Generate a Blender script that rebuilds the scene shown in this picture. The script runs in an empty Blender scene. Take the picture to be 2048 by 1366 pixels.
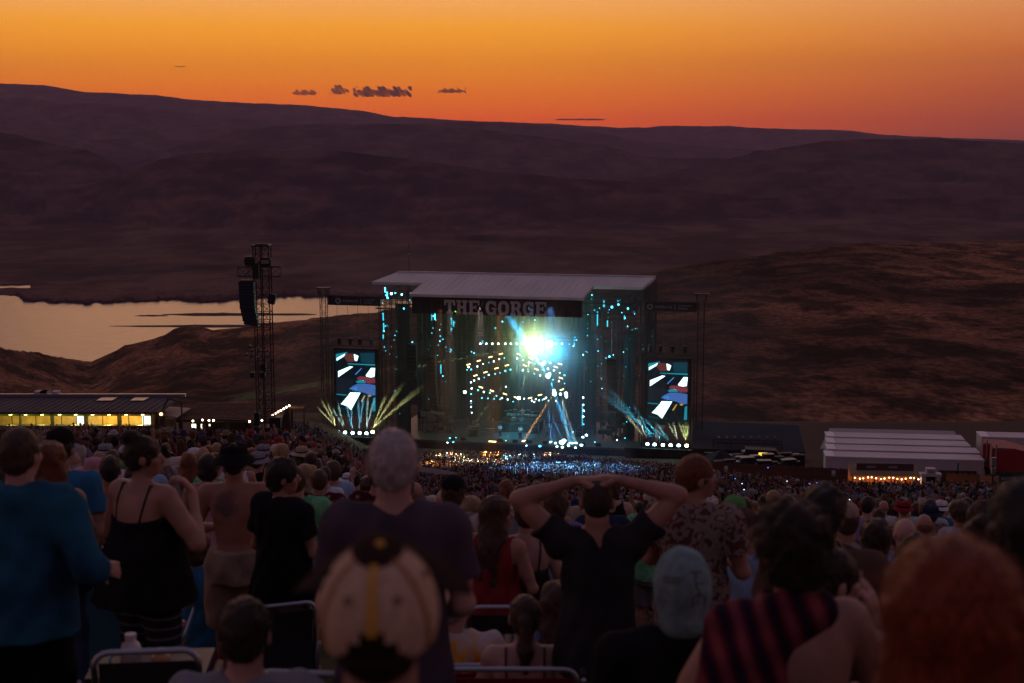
import bpy, bmesh, math, random
import numpy as np
from mathutils import Vector, Matrix, Euler
random.seed(7); np.random.seed(7)
R = math.radians
SC = bpy.context.scene
COL = SC.collection

# ---------------------------------------------------------------- camera
FPX, CX, CY = 2844.0, 1024.0, 683.0
PITCH = math.atan((683 - 290) / FPX)
cd = bpy.data.cameras.new('camera'); cam = bpy.data.objects.new('camera', cd); COL.objects.link(cam)
cd.lens = 50.0; cd.sensor_width = 36.0; cd.clip_start = 0.05; cd.clip_end = 60000
cam.location = (0, 0, 0); cam.rotation_euler = (R(90) - PITCH, 0, 0)
cd.dof.use_dof = True; cd.dof.focus_distance = 60.0; cd.dof.aperture_fstop = 3.6
SC.camera = cam
SC.view_settings.view_transform = 'Standard'; SC.view_settings.look = 'None'
SC.view_settings.gamma = 1.0; SC.view_settings.exposure = 0.0
SC.render.film_transparent = False
SC.cycles.use_denoising = True
SC.cycles.max_bounces = 5; SC.cycles.diffuse_bounces = 2; SC.cycles.glossy_bounces = 2
SC.cycles.transmission_bounces = 2; SC.cycles.volume_bounces = 0; SC.cycles.transparent_max_bounces = 8
SC.cycles.sample_clamp_indirect = 4.0

def at(px, py, Y):
    """point at forward distance Y seen where the photograph shows (px, py)"""
    zc = (CY - py) / FPX
    dy = math.cos(PITCH) + zc * math.sin(PITCH)
    dz = -math.sin(PITCH) + zc * math.cos(PITCH)
    s = Y / dy
    return Vector(((px - CX) / FPX * s, Y, dz * s))

# ---------------------------------------------------------------- sky
def srgb(r, g, b, a=1.0):
    f = lambda c: (c / 255.0) / 12.92 if c <= 10.3 else ((c / 255.0 + 0.055) / 1.055) ** 2.4
    return (f(r), f(g), f(b), a)

SKY = 1.42
W = bpy.data.worlds.new('World'); SC.world = W; W.use_nodes = True
nt = W.node_tree; nt.nodes.clear(); N = nt.nodes.new; L = nt.links.new
wout = N('ShaderNodeOutputWorld')
tc = N('ShaderNodeTexCoord'); sep = N('ShaderNodeSeparateXYZ'); L(tc.outputs['Generated'], sep.inputs[0])
def wmath(op, a, b=None, c=None):
    n = N('ShaderNodeMath'); n.operation = op
    for i, v in enumerate((a, b, c)):
        if v is None: continue
        if isinstance(v, (int, float)): n.inputs[i].default_value = v
        else: L(v, n.inputs[i])
    return n.outputs[0]
elev = wmath('MULTIPLY', wmath('ARCSINE', sep.outputs[2]), 180 / math.pi)           # degrees
azim = wmath('MULTIPLY', wmath('ARCTAN2', sep.outputs[0], sep.outputs[1]), 180 / math.pi)
e01 = wmath('POWER', wmath('DIVIDE', wmath('MAXIMUM', elev, 0.0), 90.0), 0.5)        # more room near the horizon
def ramp(stops):
    n = N('ShaderNodeValToRGB'); cr = n.color_ramp
    while len(cr.elements) > 1: cr.elements.remove(cr.elements[-1])
    for i, (deg, col) in enumerate(stops):
        p = math.sqrt(max(deg, 0) / 90.0)
        e = cr.elements[0] if i == 0 else cr.elements.new(p)
        e.position = p; e.color = srgb(*col)
    L(e01, n.inputs[0]); return n.outputs[0]
west = ramp([(0, (208, 70, 40)), (1.0, (228, 88, 24)), (2.0, (240, 116, 8)), (3.3, (248, 146, 2)), (4.6, (248, 160, 34)),
             (6.2, (236, 166, 100)), (9, (206, 150, 124)), (13, (178, 134, 126)), (18, (150, 122, 126)), (32, (118, 104, 116)), (60, (80, 76, 98)), (90, (66, 64, 86))])
side = ramp([(0, (112, 56, 50)), (1.0, (158, 68, 44)), (2.2, (186, 84, 38)), (3.6, (204, 104, 40)), (5.8, (214, 138, 82)),
             (10, (176, 128, 110)), (18, (128, 110, 115)), (32, (90, 88, 108)), (60, (76, 72, 94)), (90, (66, 64, 86))])
east = ramp([(0, (60, 46, 56)), (6, (92, 60, 66)), (12, (104, 70, 78)), (30, (88, 70, 86)), (90, (66, 64, 86))])
def mixc(f, a, b):
    n = N('ShaderNodeMix'); n.data_type = 'RGBA'; L(f, n.inputs[0]); L(a, n.inputs[6]); L(b, n.inputs[7]); return n.outputs[2]
def smooth(v, lo, hi):
    n = N('ShaderNodeMapRange'); n.interpolation_type = 'SMOOTHSTEP'
    L(v, n.inputs[0]); n.inputs[1].default_value = lo; n.inputs[2].default_value = hi; return n.outputs[0]
off = wmath('ABSOLUTE', wmath('SUBTRACT', azim, -9.0))                               # the sun went down a little left of the view
nz = N('ShaderNodeTexNoise'); nz.inputs['Scale'].default_value = 3.0; nz.inputs['Detail'].default_value = 3
mp = N('ShaderNodeMapping'); mp.inputs['Scale'].default_value = (1, 1, 9); L(tc.outputs['Generated'], mp.inputs[0]); L(mp.outputs[0], nz.inputs[0])
offn = wmath('ADD', off, wmath('MULTIPLY', wmath('SUBTRACT', nz.outputs[0], 0.5), 5.0))
c1 = mixc(smooth(offn, 7.0, 33.0), west, side)
c2 = mixc(smooth(off, 40.0, 120.0), c1, east)
bg = N('ShaderNodeBackground'); L(c2, bg.inputs[0]); bg.inputs[1].default_value = SKY
sk = N('ShaderNodeTexSky'); sk.sky_type = 'NISHITA'; sk.sun_disc = False; sk.sun_elevation = R(0.0); sk.sun_rotation = R(-9)
bg2 = N('ShaderNodeBackground'); L(sk.outputs[0], bg2.inputs[0]); bg2.inputs[1].default_value = 0.004
add = N('ShaderNodeAddShader'); L(bg.outputs[0], add.inputs[0]); L(bg2.outputs[0], add.inputs[1])
L(add.outputs[0], wout.inputs[0])
W.cycles.sampling_method = 'MANUAL'; W.cycles.sample_map_resolution = 512

# last glow of the sun that has just gone down, low over the ridge ahead
sl_ = bpy.data.lights.new('sun', 'SUN'); sl_.energy = .16; sl_.angle = R(20); sl_.color = (1.0, .50, .22)
sun = bpy.data.objects.new('sun', sl_); COL.objects.link(sun)
sun.rotation_euler = (-Vector((math.sin(R(-12)), math.cos(R(-12)), math.tan(R(4))))).to_track_quat('-Z', 'Y').to_euler()

# ---------------------------------------------------------------- helpers
def tag(o, label=None, cat=None, group=None, kind=None):
    if label: o['label'] = label
    if cat: o['category'] = cat
    if group: o['group'] = group
    if kind: o['kind'] = kind
    return o

def empty(name, loc=(0, 0, 0), rz=0.0, label=None, cat=None, group=None, parent=None):
    o = bpy.data.objects.new(name, None); COL.objects.link(o)
    o.location = loc; o.rotation_euler = (0, 0, rz); o.empty_display_size = .2
    if parent: o.parent = parent
    return tag(o, label, cat, group)

MATS = {}
def mat(name, col=None, rough=.8, metal=0.0, spec=.3, emit=None, estr=0.0, var=0.0, vscale=8.0, bump=0.0, bscale=40.0,
        stretch=(1, 1, 1), col2=None, build=None):
    if name in MATS: return MATS[name]
    m = bpy.data.materials.new(name); m.use_nodes = True; t = m.node_tree
    b = t.nodes['Principled BSDF']
    if col is not None: b.inputs['Base Color'].default_value = (*col[:3], 1)
    b.inputs['Roughness'].default_value = rough; b.inputs['Metallic'].default_value = metal
    b.inputs['Specular IOR Level'].default_value = spec
    if emit is not None:
        b.inputs['Emission Color'].default_value = (*emit[:3], 1); b.inputs['Emission Strength'].default_value = estr
    if var or bump or build:
        tcn = t.nodes.new('ShaderNodeTexCoord'); mpn = t.nodes.new('ShaderNodeMapping')
        mpn.inputs['Scale'].default_value = stretch
        t.links.new(tcn.outputs['Object'], mpn.inputs[0])
    if var:
        n = t.nodes.new('ShaderNodeTexNoise'); n.inputs['Scale'].default_value = vscale; n.inputs['Detail'].default_value = 5
        t.links.new(mpn.outputs[0], n.inputs[0])
        r = t.nodes.new('ShaderNodeValToRGB'); r.color_ramp.elements[0].position = .35; r.color_ramp.elements[1].position = .65
        c2 = col2 if col2 is not None else tuple(min(1, c * (1 + var)) for c in col[:3])
        c1 = tuple(c * (1 - var) for c in col[:3]) if col2 is None else col
        r.color_ramp.elements[0].color = (*c1[:3], 1); r.color_ramp.elements[1].color = (*c2[:3], 1)
        t.links.new(n.outputs[0], r.inputs[0]); t.links.new(r.outputs[0], b.inputs['Base Color'])
    if bump:
        n = t.nodes.new('ShaderNodeTexNoise'); n.inputs['Scale'].default_value = bscale; n.inputs['Detail'].default_value = 4
        t.links.new(mpn.outputs[0], n.inputs[0])
        bp = t.nodes.new('ShaderNodeBump'); bp.inputs['Strength'].default_value = bump; bp.inputs['Distance'].default_value = .02
        t.links.new(n.outputs[0], bp.inputs['Height']); t.links.new(bp.outputs[0], b.inputs['Normal'])
    if build: build(t, b, mpn)
    MATS[name] = m
    return m

def link_mesh(name, me, m, parent=None, loc=None):
    o = bpy.data.objects.new(name, me); COL.objects.link(o)
    if m is not None:
        for x in (m if isinstance(m, (list, tuple)) else [m]): me.materials.append(x)
    if parent: o.parent = parent
    if loc is not None: o.location = loc
    return o

def np_mesh(name, V, F, smooth=False):
    """V (n,3), F (m,4) or (m,3) arrays"""
    V = np.asarray(V, np.float32); F = np.asarray(F, np.int32)
    me = bpy.data.meshes.new(name); k = F.shape[1]
    me.vertices.add(len(V)); me.vertices.foreach_set('co', V.ravel())
    me.loops.add(F.size); me.loops.foreach_set('vertex_index', F.ravel())
    me.polygons.add(len(F)); me.polygons.foreach_set('loop_start', np.arange(0, F.size, k, dtype=np.int32))
    if smooth: me.polygons.foreach_set('use_smooth', np.ones(len(F), bool))
    me.update(calc_edges=True)
    return me

class MB:
    """collects shapes for ONE mesh"""
    def __init__(s): s.v = []; s.f = []
    def quad(s, a, b, c, d):
        i = len(s.v); s.v += [tuple(a), tuple(b), tuple(c), tuple(d)]; s.f.append((i, i+1, i+2, i+3)); return s
    def poly(s, pts):
        i = len(s.v); s.v += [tuple(p) for p in pts]; s.f.append(tuple(range(i, i+len(pts)))); return s
    def hexa(s, p):   # 8 corners: bottom 4 ccw, top 4 ccw
        i = len(s.v); s.v += [tuple(q) for q in p]
        s.f += [(i+3, i+2, i+1, i), (i+4, i+5, i+6, i+7)] + [(i+a, i+(a+1) % 4, i+4+(a+1) % 4, i+4+a) for a in range(4)]; return s
    def box(s, x0, x1, y0, y1, z0, z1):
        return s.hexa([(x0, y0, z0), (x1, y0, z0), (x1, y1, z0), (x0, y1, z0), (x0, y0, z1), (x1, y0, z1), (x1, y1, z1), (x0, y1, z1)])
    def cbox(s, c, d, rot=None):
        M = rot if rot is not None else Matrix.Identity(3); c = Vector(c); h = [x / 2 for x in d]
        P = [c + M @ Vector((sx*h[0], sy*h[1], sz*h[2])) for sz in (-1, 1) for sx, sy in ((-1, -1), (1, -1), (1, 1), (-1, 1))]
        return s.hexa(P)
    def bar(s, p, q, w=.05, h=None):
        p = Vector(p); q = Vector(q); d = q - p
        if d.length < 1e-6: return s
        return s.cbox((p + q) / 2, (w, d.length, h or w), d.to_track_quat('Y', 'Z').to_matrix())
    def tube(s, p, q, r0, r1=None, n=8, caps=True):
        p = Vector(p); q = Vector(q); r1 = r0 if r1 is None else r1
        M = (q - p).to_track_quat('Z', 'Y').to_matrix(); i = len(s.v)
        for c, r in ((p, r0), (q, r1)):
            for k in range(n):
                a = 2*math.pi*k/n; s.v.append(tuple(c + M @ Vector((r*math.cos(a), r*math.sin(a), 0))))
        s.f += [(i+k, i+(k+1) % n, i+n+(k+1) % n, i+n+k) for k in range(n)]
        if caps: s.f += [tuple(i+k for k in reversed(range(n))), tuple(i+n+k for k in range(n))]
        return s
    def path(s, pts, r, n=8):
        pts = [Vector(p) for p in pts]; i0 = len(s.v)
        for j, p in enumerate(pts):
            d = (pts[min(j+1, len(pts)-1)] - pts[max(j-1, 0)])
            M = d.to_track_quat('Z', 'Y').to_matrix()
            for k in range(n):
                a = 2*math.pi*k/n; s.v.append(tuple(p + M @ Vector((r*math.cos(a), r*math.sin(a), 0))))
        for j in range(len(pts)-1):
            i = i0 + j*n
            s.f += [(i+k, i+(k+1) % n, i+n+(k+1) % n, i+n+k) for k in range(n)]
        s.f += [tuple(i0+k for k in reversed(range(n))), tuple(i0+(len(pts)-1)*n+k for k in range(n))]
        return s
    def lathe(s, prof, c=(0, 0, 0), sx=1.0, sy=1.0, n=16, M=None, a0=0.0, a1=2*math.pi, warp=None):
        c = Vector(c); i0 = len(s.v); full = abs(a1-a0-2*math.pi) < 1e-6; m = n if full else n+1
        for (r, z) in prof:
            for k in range(m):
                a = a0+(a1-a0)*k/n; p = Vector((r*sx*math.cos(a), r*sy*math.sin(a), z))
                if warp: p = warp(p, a)
                if M is not None: p = M @ p
                s.v.append(tuple(c+p))
        for j in range(len(prof)-1):
            for k in range(n):
                k2 = (k+1) % m
                s.f.append((i0+j*m+k, i0+j*m+k2, i0+(j+1)*m+k2, i0+(j+1)*m+k))
        return s
    def prism(s, pts, axis_off):
        """pts: outline (3-d), extruded by axis_off"""
        o = Vector(axis_off); i = len(s.v); n = len(pts)
        s.v += [tuple(Vector(p)) for p in pts] + [tuple(Vector(p)+o) for p in pts]
        s.f += [tuple(reversed(range(i, i+n))), tuple(range(i+n, i+2*n))] + [(i+k, i+(k+1) % n, i+n+(k+1) % n, i+n+k) for k in range(n)]
        return s
    def mesh(s, name, org=(0, 0, 0), smooth=False):
        me = bpy.data.meshes.new(name); ox, oy, oz = org
        me.from_pydata([(x-ox, y-oy, z-oz) for x, y, z in s.v], [], s.f); me.update()
        if smooth: me.polygons.foreach_set('use_smooth', [True]*len(me.polygons))
        return me
    def build(s, name, m, parent=None, org=(0, 0, 0), smooth=False, loc=None):
        return link_mesh(name, s.mesh(name, org, smooth), m, parent, loc)

def interp(x, pts):
    xs, ys = zip(*pts); return np.interp(x, xs, ys)

def vnoise(x, y, seed=0):
    """smooth value noise, numpy arrays"""
    xi = np.floor(x).astype(np.int64); yi = np.floor(y).astype(np.int64); fx = x-xi; fy = y-yi
    fx = fx*fx*(3-2*fx); fy = fy*fy*(3-2*fy)
    def h(a, b):
        n = (a*374761393 + b*668265263 + seed*982451653) & 0x7fffffff
        n = ((n ^ (n >> 13))*1274126177) & 0x7fffffff
        return ((n ^ (n >> 16)) & 0xffff)/65535.0
    return (h(xi, yi)*(1-fx)+h(xi+1, yi)*fx)*(1-fy)+(h(xi, yi+1)*(1-fx)+h(xi+1, yi+1)*fx)*fy
def fbm(x, y, o=4, seed=0):
    a = 1.0; t = 0; s = 0
    for i in range(o):
        t = t + a*(vnoise(x*2**i, y*2**i, seed+i)-.5); s += a; a *= .5
    return t/s*2

# ---------------------------------------------------------------- ground
LAWN = [(-30, 5), (0, -1.7), (2, -2.1), (5, -2.72), (10, -3.92), (15, -5.35), (20, -6.8), (30, -9.45), (60, -16.9), (100, -25.2), (150, -35.4), (178, -40.4), (188, -41.5), (260, -42.5)]
def smoothstep(x, a, b):
    t = np.clip((x-a)/(b-a), 0, 1); return t*t*(3-2*t)
def lawn_z(x, y):
    x = np.asarray(x, float); y = np.asarray(y, float)
    z = interp(y, LAWN)
    lift = smoothstep(-x, 17, 30)*(3.5*smoothstep(y, 60, 105)+1.0*smoothstep(y, 114, 120))*(1-smoothstep(y, 185, 230))
    dip = .40*smoothstep(x, 1.5, 4.0)*smoothstep(y, 6.5, 9)*(1-smoothstep(y, 11.5, 18))
    bank = interp(y, [(0, 0), (10, .05), (13, .28), (22, .95), (44, 2.3), (60, 2.9), (75, 3.0), (112, 3.0), (125, 0)])*smoothstep(-x/np.maximum(y, 1), .05, .17)
    lift = np.maximum(lift, bank)
    dip2 = 1.4*smoothstep(x, 12, 30)*smoothstep(y, 80, 110)*(1-smoothstep(y, 142, 165))
    return z + lift - dip - dip2
def gz(x, y): return float(lawn_z(x, y))
# ---------------------------------------------------------------- land
def grass_build(t, b, mp):
    n = t.nodes.new('ShaderNodeTexNoise'); n.inputs['Scale'].default_value = 1.7; n.inputs['Detail'].default_value = 8
    t.links.new(mp.outputs[0], n.inputs[0]); r = t.nodes.new('ShaderNodeValToRGB')
    r.color_ramp.elements[0].position = .3; r.color_ramp.elements[1].position = .7
    r.color_ramp.elements[0].color = (.045, .048, .018, 1); r.color_ramp.elements[1].color = (.10, .09, .04, 1)
    t.links.new(n.outputs[0], r.inputs[0])
    tc_ = t.nodes.new('ShaderNodeTexCoord'); s_ = t.nodes.new('ShaderNodeSeparateXYZ'); t.links.new(tc_.outputs['Object'], s_.inputs[0])
    mr = t.nodes.new('ShaderNodeMapRange'); t.links.new(s_.outputs[1], mr.inputs[0]); mr.inputs[1].default_value = 60; mr.inputs[2].default_value = 125
    r2 = t.nodes.new('ShaderNodeValToRGB'); r2.color_ramp.elements[0].color = (.05, .034, .024, 1); r2.color_ramp.elements[1].color = (.13, .085, .058, 1); t.links.new(n.outputs[0], r2.inputs[0])
    mx = t.nodes.new('ShaderNodeMix'); mx.data_type = 'RGBA'; t.links.new(mr.outputs[0], mx.inputs[0]); t.links.new(r.outputs[0], mx.inputs[6]); t.links.new(r2.outputs[0], mx.inputs[7]); t.links.new(mx.outputs[2], b.inputs['Base Color'])
M_LAWN = mat('lawn_ground', (.08, .08, .03), 1.0, spec=.1, bump=.6, bscale=30, build=grass_build)

def grid_mesh(name, xs, ys, X, Z, m):
    ny, nx = X.shape
    V = np.stack([X, np.repeat(ys[:, None], nx, 1), Z], -1).reshape(-1, 3)
    i = np.arange(ny-1)[:, None]*nx + np.arange(nx-1)[None]
    F = np.stack([i, i+1, i+nx+1, i+nx], -1).reshape(-1, 4)
    return link_mesh(name, np_mesh(name, V, F, True), m)

ys = np.concatenate([np.linspace(-25, 20, 60), np.linspace(20.8, 215, 150)])
xs = np.linspace(-1, 1, 121)
half = np.interp(ys, [-25, 0, 50, 215], [14, 18, 40, 130])
X = xs[None]*half[:, None]; Yg = np.repeat(ys[:, None], 121, 1)
Zl = lawn_z(X, Yg) + .05*fbm(X/1.3, Yg/1.3, 3, 5)*(Yg > 3)
Zl[-1] -= 1.0
lawn = grid_mesh('lawn', xs, ys, X, Zl, M_LAWN); tag(lawn, kind='structure')

# land beyond the stage: a dry bench that drops to the river, the far shore and the basalt ridges
def ridge_y(px, pts): return np.interp(px, [p[0] for p in pts], [p[1] for p in pts])
def zpix(py, Y):
    zc = (CY-py)/FPX
    return Y*(-math.sin(PITCH)+zc*math.cos(PITCH))/(math.cos(PITCH)+zc*math.sin(PITCH))
NEAR = [(-1500, 640), (-600, 655), (0, 693), (80, 704), (170, 721), (183, 722), (250, 690), (330, 671), (352, 656), (372, 651), (405, 651), (428, 658), (520, 646), (640, 634), (750, 623), (900, 600), (1100, 570), (1290, 545), (1440, 518), (1700, 487), (2048, 480), (2700, 476), (3600, 470)]
RIDGES = [  # (distance, front slope, back slope, outline)
    (12000, .22, .05, [(-1500, 100), (-500, 130), (0, 164), (110, 171), (200, 185), (330, 190), (405, 200), (480, 204), (560, 207), (640, 212), (740, 222), (790, 233), (880, 238), (960, 243), (1100, 247), (1230, 256), (1290, 255), (1310, 251), (1450, 253), (1560, 258), (1690, 261), (1740, 269), (1900, 277), (2048, 282), (2600, 290), (3600, 296)]),
    (9000, .25, .1, [(-1500, 170), (-500, 188), (0, 198), (90, 195), (150, 209), (210, 206), (300, 216), (400, 228), (480, 236), (560, 244), (700, 256), (860, 246), (900, 243), (1000, 244), (1150, 258), (1300, 285), (1500, 300), (3600, 310)]),
    (6600, .3, .1, [(-1500, 330), (0, 330), (290, 325), (380, 290), (480, 264), (560, 252), (700, 247), (830, 249), (1000, 263), (1200, 290), (1300, 315), (3600, 340)]),
    (5300, .3, .1, [(-1500, 480), (900, 400), (1200, 378), (1280, 358), (1400, 330), (1500, 305), (1630, 284), (1730, 279), (1850, 278), (1960, 283), (2048, 287), (2600, 285), (3600, 300)]),
    (4600, .33, .2, [(-1500, 240), (-500, 250), (0, 262), (60, 270), (100, 284), (150, 292), (210, 307), (275, 345), (330, 380), (420, 420), (600, 450), (3600, 500)]),
    (4000, .35, .2, [(-1500, 470), (0, 440), (100, 402), (200, 368), (270, 343), (330, 322), (400, 306), (520, 300), (700, 303), (830, 318), (1000, 345), (1250, 364), (1290, 372), (1500, 395), (1700, 400), (2048, 392), (3600, 380)]),
    (3000, .3, .3, [(-1500, 530), (0, 520), (290, 540), (350, 512), (400, 496), (480, 484), (560, 474), (700, 464), (1000, 470), (1300, 480), (1700, 474), (2048, 470), (3600, 460)]),
]
px = np.concatenate([np.linspace(-1500, -60, 70), np.linspace(-50, 2100, 400), np.linspace(2115, 3600, 70)])
Yr = np.unique(np.concatenate([np.geomspace(205, 14000, 330)] + [[r[0], r[0]*.985, r[0]*1.02] for r in RIDGES] + [np.linspace(380, 760, 40), np.linspace(1760, 2100, 75)]))
PX, YY = np.meshgrid(px, Yr)
XX = (PX-CX)/FPX*YY*1.012
WATER = -200.0
# near bench
cy_ = ridge_y(PX, NEAR); Dc = np.interp(PX, [-1500, 0, 180, 600, 1290, 2048, 3600], [430, 430, 500, 520, 620, 720, 800])
zc_ = np.vectorize(zpix)(cy_, Dc)
zs = -42.5 + 4.0*smoothstep(-XX, 30, 60)*0
t = np.clip((YY-215)/(Dc-215), 0, 1)
bow = np.interp(PX, [-1500, 0, 600, 1000, 3600], [-7, -7, -5, -1, -2])
near = zs*(1-t)+zc_*t + bow*np.sin(math.pi*t)
near += fbm(XX/45, YY/60, 5, 3)*3.2*t*(1-t)*4*.6 + fbm(XX/9, YY/12, 3, 8)*.5*np.minimum(1, t*6)*(t < 1)
drop = np.maximum(YY-Dc, 0)
near = np.where(YY > Dc, zc_-drop*.5-np.minimum(drop, 30)*.3 + fbm(XX/40, YY/40, 3, 4)*np.minimum(drop*.1, 6), near)
near = np.where(YY < 214, near-(214-YY)*.2-.3, near)
SHORE = [(-1500, 590), (-100, 586), (0, 588), (44, 590), (52, 602), (110, 604), (180, 608), (250, 604), (335, 603), (350, 599), (400, 605), (470, 601), (520, 598), (600, 593), (760, 594), (3600, 590)]
shore = -200.0/((290.0-np.interp(PX, [p[0] for p in SHORE], [p[1] for p in SHORE])*1.0)/FPX)*1.004 + 26*fbm(PX/22, PX*0+3, 4, 21)
pond = (YY > 1985+14*fbm(PX/30, PX*0, 3, 5)) & (YY < 2035+14*fbm(PX/30, PX*0, 3, 6)) & (PX < 68)
far = np.where((YY > shore) & ~pond, -198.9 + (YY-1840)*.002, -230)
wood = np.clip((YY-shore)/12, 0, 1)*np.clip((shore+75-YY)/30, 0, 1)*((PX > 40) & (PX < 800))
far += np.where(far > -210, wood*(3.5+3.0*fbm(PX/5, YY/14, 3, 13)), 0)
far += np.where((YY > 1840), 1.5*fbm(XX/60, YY/60, 3, 2), 0)
for k, (D, sf, sb, pts) in enumerate(RIDGES):
    wob = fbm(PX/60+k*7, PX*0, 4, 30+k)
    Z = np.vectorize(zpix)(ridge_y(PX, pts), D) + wob*D*.0006 + fbm(PX/7+k*9, PX*0, 2, 60+k)*D*.0002
    dist = D-YY
    gul = 1+.32*fbm(XX/(D*.035), YY/(D*.3), 4, 40+k) + .1*fbm(XX/(D*.012), YY/(D*.08), 3, 50+k)
    hgt = np.where(dist > 0, Z-dist*sf*gul*(.65+.7*np.exp(-dist/(D*.05))), Z-(-dist)*sb)
    ter = 14+D*.004
    hgt = np.where(dist > 0, hgt + ter*.32*np.sin((hgt+12*fbm(XX/400, YY/400, 3, 9))/ter*2*math.pi), hgt)
    hgt = np.where(np.abs(dist) < 1, Z, hgt)
    far = np.maximum(far, hgt)
far = np.where(far > -197, far+fbm(XX/120, YY/160, 4, 77)*7*np.clip((YY-2300)/2500, 0, 1)*(np.min([np.abs(YY-r[0])/r[0] for r in RIDGES], axis=0) > .004), far)
Zt = np.maximum(np.maximum(near, far), -232)

def hill_build(t, b, mp):
    tcn = t.nodes.new('ShaderNodeTexCoord')
    m2 = t.nodes.new('ShaderNodeMapping'); m2.inputs['Scale'].default_value = (1, .55, 3.0); t.links.new(tcn.outputs['Object'], m2.inputs[0])
    def noise(scale, det):
        n = t.nodes.new('ShaderNodeTexNoise'); n.inputs['Scale'].default_value = scale; n.inputs['Detail'].default_value = det; n.inputs['Roughness'].default_value = .62
        t.links.new(m2.outputs[0], n.inputs[0]); return n.outputs[0]
    def rampn(src, p0, p1, c0, c1):
        r = t.nodes.new('ShaderNodeValToRGB'); r.color_ramp.elements[0].position = p0; r.color_ramp.elements[1].position = p1
        r.color_ramp.interpolation = 'EASE'; r.color_ramp.elements[0].color = c0; r.color_ramp.elements[1].color = c1; t.links.new(src, r.inputs[0]); return r.outputs[0]
    big = rampn(noise(.006, 9), .38, .62, (.05, .03, .026, 1), (.22, .13, .085, 1))
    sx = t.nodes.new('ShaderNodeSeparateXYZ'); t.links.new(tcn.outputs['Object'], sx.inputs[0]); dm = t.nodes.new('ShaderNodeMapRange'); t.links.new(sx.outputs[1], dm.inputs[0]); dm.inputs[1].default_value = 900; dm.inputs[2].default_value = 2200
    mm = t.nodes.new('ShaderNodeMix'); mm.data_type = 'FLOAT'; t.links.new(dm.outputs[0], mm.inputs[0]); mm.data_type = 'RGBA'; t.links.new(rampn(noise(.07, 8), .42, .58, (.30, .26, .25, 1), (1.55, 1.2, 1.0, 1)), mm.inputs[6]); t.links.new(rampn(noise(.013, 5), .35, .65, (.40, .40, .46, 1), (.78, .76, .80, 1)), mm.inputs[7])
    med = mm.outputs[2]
    fin = rampn(noise(.6, 4), .36, .64, (.50, .48, .46, 1), (1.35, 1.28, 1.2, 1))
    x = t.nodes.new('ShaderNodeMix'); x.data_type = 'RGBA'; x.blend_type = 'MULTIPLY'; x.inputs[0].default_value = 1
    t.links.new(big, x.inputs[6]); t.links.new(med, x.inputs[7])
    y = t.nodes.new('ShaderNodeMix'); y.data_type = 'RGBA'; y.blend_type = 'MULTIPLY'; y.inputs[0].default_value = 1
    t.links.new(x.outputs[2], y.inputs[6]); t.links.new(fin, y.inputs[7])
    # steep rock is darker basalt
    g = t.nodes.new('ShaderNodeNewGeometry'); s = t.nodes.new('ShaderNodeSeparateXYZ'); t.links.new(g.outputs['Normal'], s.inputs[0])
    st = t.nodes.new('ShaderNodeMapRange'); t.links.new(s.outputs[2], st.inputs[0]); st.inputs[1].default_value = .72; st.inputs[2].default_value = .93
    z = t.nodes.new('ShaderNodeMix'); z.data_type = 'RGBA'; t.links.new(st.outputs[0], z.inputs[0]); z.inputs[6].default_value = (.055, .04, .04, 1)
    t.links.new(y.outputs[2], z.inputs[7]); t.links.new(z.outputs[2], b.inputs['Base Color'])
    bp = t.nodes.new('ShaderNodeBump'); bp.inputs['Strength'].default_value = .45; bp.inputs['Distance'].default_value = 1.6
    t.links.new(noise(.25, 8), bp.inputs['Height']); t.links.new(bp.outputs[0], b.inputs['Normal'])
M_HILL = mat('dry_hill', (.15, .1, .07), 1.0, spec=.05, build=hill_build)
hills = grid_mesh('hills', px, Yr, XX, Zt, M_HILL); tag(hills, kind='structure')

def water_build(t, b, mp):
    mp.inputs['Scale'].default_value = (.3, .12, 1)
    n = t.nodes.new('ShaderNodeTexNoise'); n.inputs['Scale'].default_value = .25; n.inputs['Detail'].default_value = 6
    t.links.new(mp.outputs[0], n.inputs[0]); bp = t.nodes.new('ShaderNodeBump'); bp.inputs['Strength'].default_value = .6; bp.inputs['Distance'].default_value = .9
    t.links.new(n.outputs[0], bp.inputs['Height']); t.links.new(bp.outputs[0], b.inputs['Normal']); b.inputs['IOR'].default_value = 1.33
M_WATER = mat('river_water', (.035, .03, .04), .28, spec=.30, build=water_build)
MB().quad((-3200, 500, WATER), (3200, 500, WATER), (3200, 2700, WATER), (-3200, 2700, WATER)).build('river', M_WATER)
tag(bpy.data.objects['river'], kind='structure')
# low bars and reed islands in the river
M_BAR = mat('river_bar', (.06, .045, .04), 1, spec=.1, var=.4, vscale=.05)
def island(pts_px, Y0, Y1, label, h=2.0):
    # outline between two forward distances; a low bank with a rough top
    x0, x1 = pts_px; n = 26; V = []; F = []
    o = empty('river_island', (at((x0+x1)/2, 610, (Y0+Y1)/2).x, (Y0+Y1)/2, WATER), 0, label, 'river island', 'low islands in the river')
    xs_ = np.linspace(x0, x1, n); mb = MB(); top = []; rows = 5
    for j in range(rows):
        f = j/(rows-1)
        for i, q in enumerate(xs_):
            e = math.sin(math.pi*i/(n-1))**.5
            yy = (Y0+Y1)/2 + (f-.5)*(Y1-Y0)*e*(1+.5*float(fbm(np.array(i*.35), np.array(x0*.1), 3, 3)))
            zz = WATER-.3 + (h*e*math.sin(math.pi*f)**.6*(1+.6*float(fbm(np.array(i*.8), np.array(j*1.3), 2, 4))) if 0 < j < rows-1 else 0)
            mb.v.append(((q-CX)/FPX*yy, yy, zz))
    mb.f = [(j*n+i, j*n+i+1, (j+1)*n+i+1, (j+1)*n+i) for j in range(rows-1) for i in range(n-1)]
    mb.build('bank', M_BAR, o, org=o.location, smooth=True)
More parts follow.
